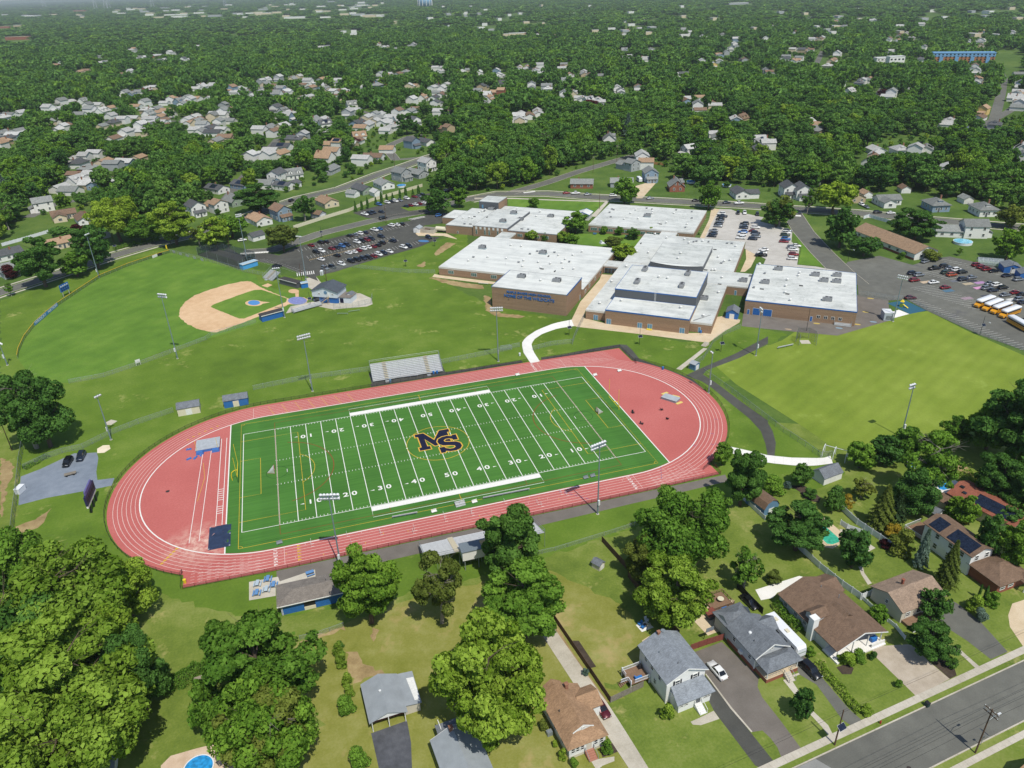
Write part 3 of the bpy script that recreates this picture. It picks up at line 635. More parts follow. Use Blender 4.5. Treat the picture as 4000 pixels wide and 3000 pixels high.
class Block:
    def __init__(s,name,label,u0,u1,v0,v1,h,wall=None,fascia=None,fh=.5,cat='building',front=None,par=.25,inset=0.0,roof=True,group=None):
        s.b = (u0,u1,v0,v1,h);s.o = thing(name,label,cat,uv(u0,v0),SA,group);w,d = u1-u0,v1-v0
        ww = MB();ww.prism([(0,0),(w,0),(w,d),(0,d)],0,h-.02,cap=False);part('wall',ww,wall or M_BRICK,s.o)
        r = MB();r.flat([(.0,.0),(w,.0),(w,d),(.0,d)],h);s.roof = part('roof',r,M_ROOF if name == 'school_gym' or u1 == 31.4 else M_ROOFS,s.o)
        if fascia is None: fascia = M_FAS
        f_ = MB();t_ = .12
        for a,b_ in (((0,0),(w,0)),((w,0),(w,d)),((w,d),(0,d)),((0,d),(0,0))):
            L_ = math.dist(a,b_);c_ = ((a[0]+b_[0])/2,(a[1]+b_[1])/2);f_.box((c_[0],c_[1],h-fh),(L_+(t_ if a[1] == b_[1] else -t_-.01),t_,fh+.08),ang(a,b_))
        part('fascia',f_,fascia,s.o)
    def loc(s,p):
        u,v = to_uv(p);return Vector((u-s.b[0],v-s.b[2],p[2]))
    def wallpt(s,zz,x,y,face):
        u0,u1,v0,v1,h = s.b
        p0,n = {'S': (uv(u0,v0),-SV),'N': (uv(u0,v1),SV),'E': (uv(u1,v0),SU),'W': (uv(u0,v0),-SU)}[face]
        return s.loc(hit_plane(zz,x,y,p0,n))
    def put(s,q,face,w,h,name='window',mf=None,mg=None,zc=None,panes=2,div=0):
        rz = {'S': 0,'E': math.pi/2,'N': math.pi,'W': -math.pi/2}[face];q = Vector(q)
        if zc is not None: q.z = zc
        f_ = MB();f_.box((0,0,-h/2),(w,.08,h));o = part(name,f_,mf or M_WFR,s.o);o.location = q;o.rotation_euler = (0,0,rz)
        pw = (w-.12*(panes+1))/panes
        for k in range(panes):
            g = MB();g.box((-w/2+.12+pw/2+k*(pw+.12),-.02,-h/2+.1),(pw,.1,h-.2));part('pane' if name == 'window' else 'leaf',g,mg or M_GLG,o)
        return o
    def units(s,lst,h=None):
        for it in lst:
            k,zz,x,y = it[:4];p = s.loc(zz(x,y,(h or s.b[4])+.02));o = obj(NAMES[k],UNITS[k],s.o,p,random.choice((0,math.pi/2,0)) if k != 'rtu' else (it[4] if len(it) > 4 else 0.0))
            if k == 'rtu': obj('grille',UNITS['grille'],o);
            if k == 'rtu' and len(it) > 5: o.location.z += .25;obj('curb',UNITS['curb'],o)
gym = Block('school_gym','brick school gym with blue lettering and a blue roof edge',-1.3,30.8,2.4,23.1,9.0,fascia=M_EDGE,fh=.25)
for x in (-.1,32.2): part('roof_trim',MB().box((x,10.35,8.72),(.16,20.9,.42)),M_BLUE,gym.o)
def wall_sign(parent,s,x0,x1,y,zc,size,name='sign_lettering',m=None,ext=.09):
    o = text_mb(s,size,m or M_BLUE,name,parent,((x0+x1)/2,y,zc),rx=math.pi/2,extrude=ext,bold=.03)
    w = max(v.co.x for v in o.data.vertices)-min(v.co.x for v in o.data.vertices);o.scale = ((x1-x0)/w,1,1);return o
wall_sign(gym.o,'MAPLE SHADE HIGH SCHOOL',6.6,25.7,-.1,7.5,1.25);wall_sign(gym.o,'HOME OF THE WILDCATS',5.4,27.0,-.1,5.75,1.75)
gym.units([('rtu',zM,975,850),('rtu',zM,1280,885),('fan',zM,1132,880),('pipe',zM,1430,850),('pipe',zM,1030,822)])
gym.put(gym.wallpt(zM,1472,1035,'E'),'E',1.1,2.1,'door',M_WFR,M_DOOR,1.05,1)
for x,z in ((7.4,4.2),(24.5,4.2)):
    part('wall_lamp',MB().box((x,-.12,z),(.25,.22,.3)),M_UNID,gym.o)
gb = MB();gb.box((-.35,3.0,0),(.7,1.2,3.6));part('gas_riser',gb,M_UNIT,gym.o)
wA = Block('school_wing','long brick classroom wing with a wide white roof behind the lettered gym',-40,31.4,31,80,4.0,fh=.75)
wa2 = MB();wa2.prism([(36,-7.8),(71.4,-7.8),(71.4,-.05),(36,-.05)],0,3.7,cap=False);part('annex_wall',wa2,M_BRICK,wA.o)
part('annex_roof',MB().box((53.7,-3.95,3.7),(35.6,7.8,.25)),M_ROOF,wA.o)
for x,y in ((358,812),(556,836),(728,856)): wA.put(wA.wallpt(zM,x,y,'S'),'S',2.9,1.7,zc=1.95,panes=3)
for x,y in ((1555,910),(1605,860),(1650,800)): wA.put(wA.wallpt(zM,x,y,'E'),'E',2.4,1.6,zc=1.9,panes=2)
for x,y in ((1513,965),): o = wA.put((71.45,-4,1.7),'E',2.2,1.5,panes=2)
wA.units([('rtu',zM,635,600,0,1),('rtu',zM,1158,645,0,1)]+[('fan',zM,x,y) for x,y in ((508,710),(675,678),(834,690),(875,575),(965,585),(985,708),(975,757),(1112,722),(1215,735),(1285,662),(1410,660),(1490,632),(1345,697),(1418,780),(1132,772),(1315,727),(1326,775))]
         +[('box',zM,x,y) for x,y in ((552,678),(942,722),(1040,650),(1103,627),(1252,637),(1380,718))]+[('low',zM,x,y) for x,y in ((1255,798),(1145,778),(1200,668))]+[('pipe',zM,x,y) for x,y in ((570,703),(480,740),(850,563),(1270,675),(1590,640),(830,738))])
cL = Block('school_wing','brick kitchen wing with many small roof vents beside the west car park',-66,-49.9,92,127,4.6,fascia=M_EDGE,fh=.25)
cH = Block('school_hall','tall cafeteria hall with narrow upright windows and white panels',-49.6,-30,91.2,125.2,5.7,fascia=M_EDGE,fh=.25)
part('grey_cladding',MB().box((19.66,17,4.55),(.1,34,1.0)),M_DGREY,cH.o)
for k in range(7):
    x = 2.0+k*2.45
    part('white_panel',MB().box((x,-.06,4.05),(1.1,.12,1.25)),M_WFR,cH.o)
    if k in (0,2,3,5): cH.put((x,-.02,2.5),'S',.95,2.4,panes=1)
cR = Block('school_wing','low brick wing with a clean white roof on the courtyard',-29.8,-3.2,92,125,4.5,fascia=M_EDGE,fh=.3)
cB = Block('school_wing','low brick rear wing facing the street lawn',-49.6,-6.5,125.4,137,4.4,fascia=M_EDGE,fh=.3)
tw = Block('school_stage_tower','dark grey stage tower standing above the kitchen wing',-62,-49.9,128,141,8.6,wall=M_DGREY,fascia=M_EDGE,fh=.25)
part('brick_side',MB().box((12.15,6.5,0),(.1,12.9,8.3)),M_BRICK,tw.o);part('access_door',MB().box((2.2,-.06,4.7),(1.0,.1,2.0)),M_DOOR,tw.o)
lb = Block('boiler_house','small low brick boiler house with tan roof by the car park',-76,-66.3,108,124,3.6,fascia=M_EDGE,fh=.2)
lnk = Block('roofed_corridor','flat roofed corridor joining long wing and cafeteria hall',-32.8,-25,80.2,91.1,3.7,fascia=M_FAS,fh=.6)
cL.units([('fan',zM,x,y) for x,y in ((515,335),(545,340),(460,340),(630,285),(600,290),(655,270))]+[('box',zM,475,390),('box',zM,645,280),('low',zM,560,325),('box',zM,700,262),('pipe',zM,445,365),('pipe',zM,480,362),('low',zM,525,390),('rtu',zM,712,265)])
cH.units([('rtu',zM,905,300,0,1),('rtu',zM,812,372,0,1),('low',zM,670,330)])
cR.units([('rtu',zM,962,355),('box',zM,1025,437),('rtu',zM,1225,327),('fan',zM,1095,325),('fan',zM,1125,285),('low',zM,970,432)]);cB.units([('fan',zM,928,260),('pipe',zM,870,252),('fan',zM,1130,285)])
for x,y in ((952,490),(1100,500),(1180,515)): cR.put(cR.wallpt(zM,x,y,'S'),'S',2.8,1.5,zc=2.4,panes=3)
cL.put((7.0,-.03,2.2),'S',.9,1.2,'door',M_WFR,M_UNID,1.1,1)
C = Block('school_wing','brick classroom wing with a band of green windows by the street',6.9,62,115.5,159,4.0,fh=.7)
for k in range(11): C.put((3+k*4.3,-.03,1.75),'S',3.6,1.6,zc=1.85,panes=3)
C.units([('rtu',zN,510,325,0,1)]+[('fan',zN,x,y) for x,y in ((405,270),(305,350),(545,300),(735,300),(670,380),(605,385),(360,300),(425,345),(848,395),(550,285))]+[('box',zN,x,y) for x,y in ((180,290),(215,268),(190,330),(890,340),(835,420),(500,255),(755,270),(200,262),(890,285))]+[('low',zN,545,260),('low',zN,620,390),('pipe',zN,770,360)])
lk2 = Block('roofed_corridor','short flat roofed link between street wing and auditorium wing',46,54,107.6,115.2,3.5)
lk3 = Block('roofed_corridor','flat roofed entrance link with glass doors between long wing and auditorium',31.6,38.8,55.5,63,3.6)
o = lk3.put((3.6,-.03,1.4),'S',6.2,2.4,panes=4,mf=M_DOOR,mg=M_GLD)
Mw = Block('school_wing','brick wing with stained white roof around the raised auditorium',39,88.2,62.2,107.5,4.0,fh=.45)
aud = Block('auditorium','raised auditorium roof with dark curved front wall and two vents',52,75.4,58.5,87.3,6.6,wall=M_DGREY,fascia=M_EDGE,fh=.2)
cv = MB();n = 12;pts = [(23.4*i/n,-2.6*math.sin(math.pi*i/n)) for i in range(n+1)]
cv.prism(pts+[(23.4,.05),(0,.05)],0,6.4,cap=False);part('curved_wall',cv,M_DGREY,aud.o);part('curved_roof',MB().flat(pts,6.61),M_ROOF,aud.o)
aud.units([('fan',zN,793,645),('fan',zN,770,688)])
for o in kids(aud.o) if False else (): pass
Mw.units([('fan',zN,x,y) for x,y in ((415,632),(513,640),(825,525),(672,512),(572,480),(983,540),(865,555),(1270,585),(1118,678),(1170,715),(1065,790),(1220,705))]+[('box',zN,x,y) for x,y in ((905,545),(930,540),(1035,545),(1195,558),(1235,560),(1145,730))]+[('low',zN,450,557),('low',zN,1090,610),('pipe',zN,740,510),('pipe',zN,1095,535),('low',zN,1010,787)])
Bl = Block('school_wing','narrow low brick wing along the left side of the big gymnasium',38.9,47.3,2,61.9,4.0,fh=.7)
Bm = Block('school_gymnasium','brick gymnasium front with blue doors and blue roof trim',47.4,79.6,-.3,13.7,5.9,fascia=M_BLUE,fh=.4)
Bh = Block('school_gymnasium','tallest gymnasium block with dark upper walls and blue edge',47.4,79.6,13.9,43.6,9.4,wall=M_DGREY,fascia=M_BLUE,fh=.3)
Br = Block('school_wing','narrow low brick wing along the right side of the big gymnasium',79.7,87.6,2.4,44.8,4.0,fh=.7)
Bk = Block('school_wing','low white roofed strip behind the big gymnasium reaching the workshop',47.4,96.7,45,62.0,4.0,fh=.5)
for x,y,w in ((172,1228,1.9),(440,1260,1.9),(527,1270,1.9),(805,1308,2.0)): Bm.put(Bm.wallpt(zN,x,y,'S'),'S',w,2.2,'door',M_FAS,M_DOOR,1.12,2)
Bl.put(Bl.wallpt(zN,60,1190,'S'),'S',1.9,2.2,'door',M_FAS,M_DOOR,1.12,2);Br.put(Br.wallpt(zN,955,1297,'S'),'S',1.0,2.2,'door',M_FAS,M_DOOR,1.12,1)
Bl.units([('fan',zN,95,1078),('fan',zN,197,890),('fan',zN,325,760),('pipe',zN,165,1050)])
Bm.units([('rtu',zN,335,1010),('rtu',zN,502,1020),('rtu',zN,632,1035),('rtu',zN,800,1068),('fan',zN,280,1055),('fan',zN,793,1115),('low',zN,880,1055),('low',zN,275,990)])
Bh.units([('rtu',zN,488,785,1.57),('rtu',zN,420,893,1.57),('rtu',zN,858,822,1.57),('rtu',zN,803,928,1.57),('fan',zN,605,850),('fan',zN,680,860),('pipe',zN,548,870)])
ld = MB()
for s in (-.25,.25): ld.tube((16.3+s,-.12,5.9),(16.3+s,-.12,10.3),.04)
for k in range(14): ld.tube((16.05,-.12,6.0+k*.3),(16.55,-.12,6.0+k*.3),.03,n=4)
part('roof_ladder',ld,M_WHITE,Bh.o)
Br.units([('rtu',zN,1000,1040),('fan',zN,1120,985),('fan',zN,988,1185),('pipe',zN,1050,1220)]);Bk.units([('fan',zN,1150,855),('rtu',zN,1340,885),('box',zN,1395,840),('low',zN,1130,910),('fan',zN,1090,790)])
part('conduit',MB().tube((6.2,8.5,4.1),(1.0,1.0,4.3),.12),M_UNIT,Br.o)
o = Bk.put((44.0,-.03,1.1),'S',1.0,2.2,'door',M_FAS,M_DOOR,1.12,1)
Rb = Block('workshop_building','separate brick workshop building with two blue roll doors and white roof',97,137.5,25.8,70.6,5.9,fascia=M_BLUE,fh=.35)
for x,y,w,h in ((1450,1130,2.9,2.9),(1545,1142,3.4,2.9)):
    q = Rb.wallpt(zN,x,y,'S');o = Rb.put(q,'S',w,h,'roll_door',M_FAS,M_BLUE,h/2+.1,1)
    for k in range(5): part('door_slat',MB().box((0,-.09,-h/2+.35+k*.5),(w-.25,.03,.06)),M_BLUE,o)
for zz,x,y in ((zN,1380,1130),(zN,1925,1180)): Rb.put(Rb.wallpt(zz,x,y,'S'),'S',1.0,2.1,'door',M_FAS,M_BLUE,1.1,1)
for x,y in ((440,1162),(503,1167),(565,1175),(628,1185)): Rb.put(Rb.wallpt(zO,x,y,'S'),'S',1.3,1.2,zc=2.3,mg=M_GLD,panes=2)
Rb.units([('rtu',zN,1645,785),('rtu',zN,1530,900),('rtu',zO,415,835),('rtu',zO,603,840),('rtu',zO,490,885),('rtu',zO,600,893),('rtu',zO,520,1050),('box',zN,1425,940),('low',zN,1495,952),('box',zN,1520,818)]+[('fan',zN,x,y) for x,y in ((1475,740),(1820,815),(1810,838),(1715,875),(1700,928),(1695,985),(1740,1050))]+[('low',zO,168,995),('low',zO,285,923),('pipe',zO,310,1048),('pipe',zO,665,920),('pipe',zO,530,955)])
ent = thing('entrance_porch','small white gabled entrance porch with blue roof edge on the street lawn','porch',uv(-2.5,139.5),SA)
pm = MB();pm.prism([(-3.5,-3.5),(3.5,-3.5),(3.5,3.5),(-3.5,3.5)],0,3.2);part('wall',pm,M_WFR,ent)
pm = MB();pm.add([(-4,-4,3.2),(4,-4,3.2),(4,4,3.2),(-4,4,3.2),(0,-4,4.6),(0,4,4.6)],[(0,1,4),(1,2,5,4),(2,3,5),(3,0,4,5),(3,2,1,0)]);part('roof',pm,M_ROOF,ent)
pm = MB()
for s in (-1,1): pm.tube((s*4,-4.06,3.2),(0,-4.06,4.6),.16,n=4);pm.tube((s*4,4.06,3.2),(0,4.06,4.6),.16,n=4)
part('roof_trim',pm,M_BLUE,ent)
# concrete steps down to the track
stp = thing('concrete_stairs','short flight of pale concrete steps below the school apron','stairs',zN(1005,1435),R_(-60))
for k in range(7): part('step',MB().box((0,-.2-k*.38+1.3,0),(1.8,.38,.08+.11*(7-k))),G_CONC,stp)
# ------------------------------------------------------------------ trees
def leaf_mat(name,dark,light,trans=.3,rnd=.22):
    m,t,b = new_mat(name);t.n.remove(b)
    a = t.node('ShaderNodeAttribute',attribute_name='tint',attribute_type='GEOMETRY')
    c = t.ramp(a.outputs['Fac'],[(0.0,L(dark)),(1.0,L(light))])
    r = t.node('ShaderNodeObjectInfo').outputs['Random']
    c = t.mix(c,t.ramp(r,[(0,(1-rnd,1-rnd*.8,1-rnd*.5)),(.5,(1,1,1)),(1,(1+rnd*.8,1+rnd*.45,1.0))]),1.0,'MULTIPLY')
    d = t.node('ShaderNodeBsdfDiffuse');tr = t.node('ShaderNodeBsdfTranslucent');ms = t.node('ShaderNodeMixShader');ms.inputs[0].default_value = trans
    t.link(c,d.inputs[0]);t.link(t.mix(c,(.9,1.0,.25),1.0,'MULTIPLY'),tr.inputs[0]);t.link(d.outputs[0],ms.inputs[1]);t.link(tr.outputs[0],ms.inputs[2])
    t.link(ms.outputs[0],t.n['Material Output'].inputs[0]);MATS[name] = m;return m
LEAF = {'mid': leaf_mat('leaf_mid','#4d7226','#7ca23f'),'bright': leaf_mat('leaf_bright','#628024','#9db84a'),'dark': leaf_mat('leaf_dark','#3c5f28','#638c42'),
        'pine': leaf_mat('leaf_pine','#2e4428','#4c623c'),'blue': leaf_mat('leaf_blue','#4c6458','#748a80'),'olive': leaf_mat('leaf_olive','#58662a','#7f8d42'),
        'red': leaf_mat('leaf_red','#3a1c1e','#5c3032'),'wood': leaf_mat('leaf_wood','#4a7031','#78a04f',rnd=.26),'gold': leaf_mat('leaf_gold','#8a7c2c','#b8a03c')}
M_BARK = mat('bark','#5d5044',.95,.3,6,bump=.4)
M_BARE = mat('bark_bare','#8d857a',.95,.2,6)
def crown_mesh(name,kind,seed,n,ls,lm):
    """a crown as leaf sprays on lobes; canonical tree 10 m tall, crown about 8 m wide"""
    g = np.random.default_rng(seed);pts = [];nor = [];siz = []
    if kind in ('conifer','column'):
        z = g.random(n)**.75;zz = 1.0+z*8.9;lay = np.floor(z*13)/13
        rad = (2.9*(1-z)+.15)*(1-.35*((z*13) % 1)) if kind == 'conifer' else 2.2*np.sqrt(np.clip(1-(z*1.02-.35)**2/.45,.02,1))*.8
        th = g.random(n)*2*np.pi;arm = .72+.28*np.cos(th*7+np.floor(z*13)*2.1)
        k = rad*arm*(.55+.5*g.random(n)**.5)
        P_ = np.c_[k*np.cos(th),k*np.sin(th),zz-.12*k];N_ = np.c_[np.cos(th)*.7,np.sin(th)*.7,.6+0*th];cl = lay*7+th
    else:
        par = {'round': (60,4.0,4.7,4.9,.25),'tall': (52,3.3,5.0,4.9,.27),'spread': (84,4.5,4.3,5.2,.21),'thin': (46,3.9,4.4,5.2,.19),'bush': (26,4.2,4.6,4.6,.34),'layer': (92,4.4,4.8,4.8,.19)}[kind]
        K,rx,rz,cz,rl = par
        d = g.normal(size=(K,3));d /= np.linalg.norm(d,axis=1)[:,None]
        if kind != 'bush': d[:,2] = d[:,2]*.9+.12
        rr = .9*g.random(K)**.42;C_ = d*rr[:,None]*np.array([rx,rx,rz])+np.array([0,0,cz])
        C_[:,:2] += g.normal(0,.25,(K,2));R0 = g.uniform(.6,1.45,K)*rl*rx
        li = g.choice(K,n,p=R0**2/np.sum(R0**2));q = g.normal(size=(n,3));q[:,2] += .25;q /= np.linalg.norm(q,axis=1)[:,None]
        sh = np.array([1.0,1.0,.78 if kind != 'layer' else .5])
        P_ = C_[li]+q*R0[li][:,None]*sh*(g.uniform(.55,1.08,n)**.6)[:,None];N_ = q*sh[::-1];cl = li*1.7
        P_[:,2] = np.clip(P_[:,2],.6 if kind != 'bush' else .1,10.2)
        if kind == 'bush': P_[:,2] *= 1.02
    N_ = N_+g.normal(0,.45,(n,3));N_ /= np.linalg.norm(N_,axis=1)[:,None]
    a = np.cross(N_,g.normal(size=(n,3)));a /= np.linalg.norm(a,axis=1)[:,None];b_ = np.cross(N_,a)
    s = ls*g.uniform(.6,1.35,n);l = s*g.uniform(.9,1.5,n)
    if kind in ('conifer',): l *= 1.5;s *= .7
    a *= s[:,None]*.5;b_ *= l[:,None]*.5;bend = N_*(s*.18)[:,None]
    V_ = np.empty((n,4,3));V_[:,0] = P_-b_-bend;V_[:,1] = P_+a*g.uniform(.7,1.1,(n,1))+bend*.5;V_[:,2] = P_+b_-bend;V_[:,3] = P_-a*g.uniform(.7,1.1,(n,1))+bend*.5
    me = bpy.data.meshes.new(name);me.vertices.add(4*n);me.vertices.foreach_set('co',V_.ravel());me.loops.add(4*n);me.loops.foreach_set('vertex_index',np.arange(4*n));me.polygons.add(n);me.polygons.foreach_set('loop_start',np.arange(0,4*n,4))
    at_ = me.attributes.new('tint','FLOAT','FACE');tn = np.clip(.5+.28*np.sin(cl*2.3)+g.normal(0,.18,n),0,1);at_.data.foreach_set('value',tn.astype(np.float32))
    me.materials.append(LEAF[lm]);me.update(calc_edges=True);me.validate();return me
def trunk_mb(kind,seed,bare=False):
    r = random.Random(seed);q = MB()
    if kind in ('conifer','column'): return q.tube((0,0,-.2),(0,0,9.2),.22,.04,7)
    if kind == 'bush':
        for k in range(5):
            t = k*1.26;q.tube((.15*math.cos(t),.15*math.sin(t),-.1),(1.6*math.cos(t),1.6*math.sin(t),4.5),.16,.05,5)
        return q
    p = Vector((0,0,-.2));w = .34
    for z in (1.6,3.0,4.4,5.8,7.0):
        n_ = Vector((r.uniform(-.25,.25),r.uniform(-.25,.25),z));q.tube(p,n_,w,w*.78,8);w *= .76;p = n_
        if z > 2:
            for k in range(3 if not bare else 4):
                a = r.uniform(0,6.28);e = n_+Vector((math.cos(a)*r.uniform(1.2,2.2),math.sin(a)*r.uniform(1.2,2.2),r.uniform(.4,1.3)));q.tube(n_,e,w*.6,w*.25,5)
                for j in range(2 if not bare else 5):
                    a2 = a+r.uniform(-1,1);k2 = r.uniform(.4,1.0);f_ = n_.lerp(e,k2);q.tube(f_,f_+Vector((math.cos(a2)*1.3,math.sin(a2)*1.3,r.uniform(-.1,1.2))),w*.22,w*.07,4)
    return q
TREES = {}
ORD = 'first second third fourth fifth sixth seventh eighth ninth tenth eleventh twelfth'.split()
def tree_kit(kind,lm,lod,var=0):
    key = (kind,lm,lod,var)
    if key not in TREES:
        n,ls = {'near': (24000,.27),'mid': (3400,.62),'far': (420,1.5)}[lod]
        if kind == 'thin': n = int(n*.45)
        if kind in ('conifer','column') and lod != 'far': n = int(n*.8)
        sd_ = hash((kind,var)) % 1000 if False else sum(map(ord,kind))*7+var*131
        TREES[key] = (trunk_mb(kind,sd_,kind == 'thin').mesh('trunk',[M_BARE if kind == 'thin' else M_BARK]),crown_mesh('crown',kind,sd_+3,n,ls,lm))
    return TREES[key]
CROWNS = []                                               # (base, radius, height) of everything planted by hand, kept clear by the fill
TONE = {'mid': 'green','bright': 'bright yellow-green','dark': 'dark green','pine': 'deep green','blue': 'blue-grey','olive': 'olive green','red': 'dark red leaved','wood': 'green','gold': 'golden'}
SHAPE = {'round': 'round crowned tree','tall': 'tall oval tree','spread': 'wide spreading tree','thin': 'half bare tree with grey branches','bush': 'rounded bush','layer': 'broad layered tree','conifer': 'pointed spruce','column': 'slim upright evergreen'}
def plant(base,h,w,kind,lm,label,group=None,lod=None,var=None,name=None):
    d = dist_to(base);px = w/d*754
    lod = lod or ('near' if px > 34 else 'mid')
    var = random.randint(0,1) if var is None else var
    tm,cm = tree_kit(kind,lm,lod,var)
    bush = kind == 'bush' and h < 4
    o = thing(name or ('shrub' if bush else 'spruce_tree' if kind == 'conifer' else 'tree'),label,'shrub' if bush else 'tree',(base[0],base[1],0),random.uniform(0,6.28),group)
    s = (w/8.4,w/8.4,h/10.0)
    obj('trunk',tm,o,scale=s);obj('crown' if not bush else 'foliage',cm,o,scale=s)
    CROWNS.append((base[0],base[1],w/2,h));return o
def tree_at(zz,x,yb,yt,w,kind,lm,label,group=None,hmax=26,**kw):
    """trunk foot sighted at (x,yb), crown top at yt, crown width w, all on one photo sheet"""
    b_ = zz(x,yb);top = zz(x,yt);a = look(b_);c_ = look(zz(x+w,yb));k = math.dist(b_[:2],zz(x+w,yb)[:2])
    h = min(hmax,height_at(b_,look(zz(x,yt))[1])) if yt is not None else k
    if h > 5: h *= 1.08;k *= 1.12
    return plant(b_,max(h,.8),k,kind,lm,label,group,**kw)
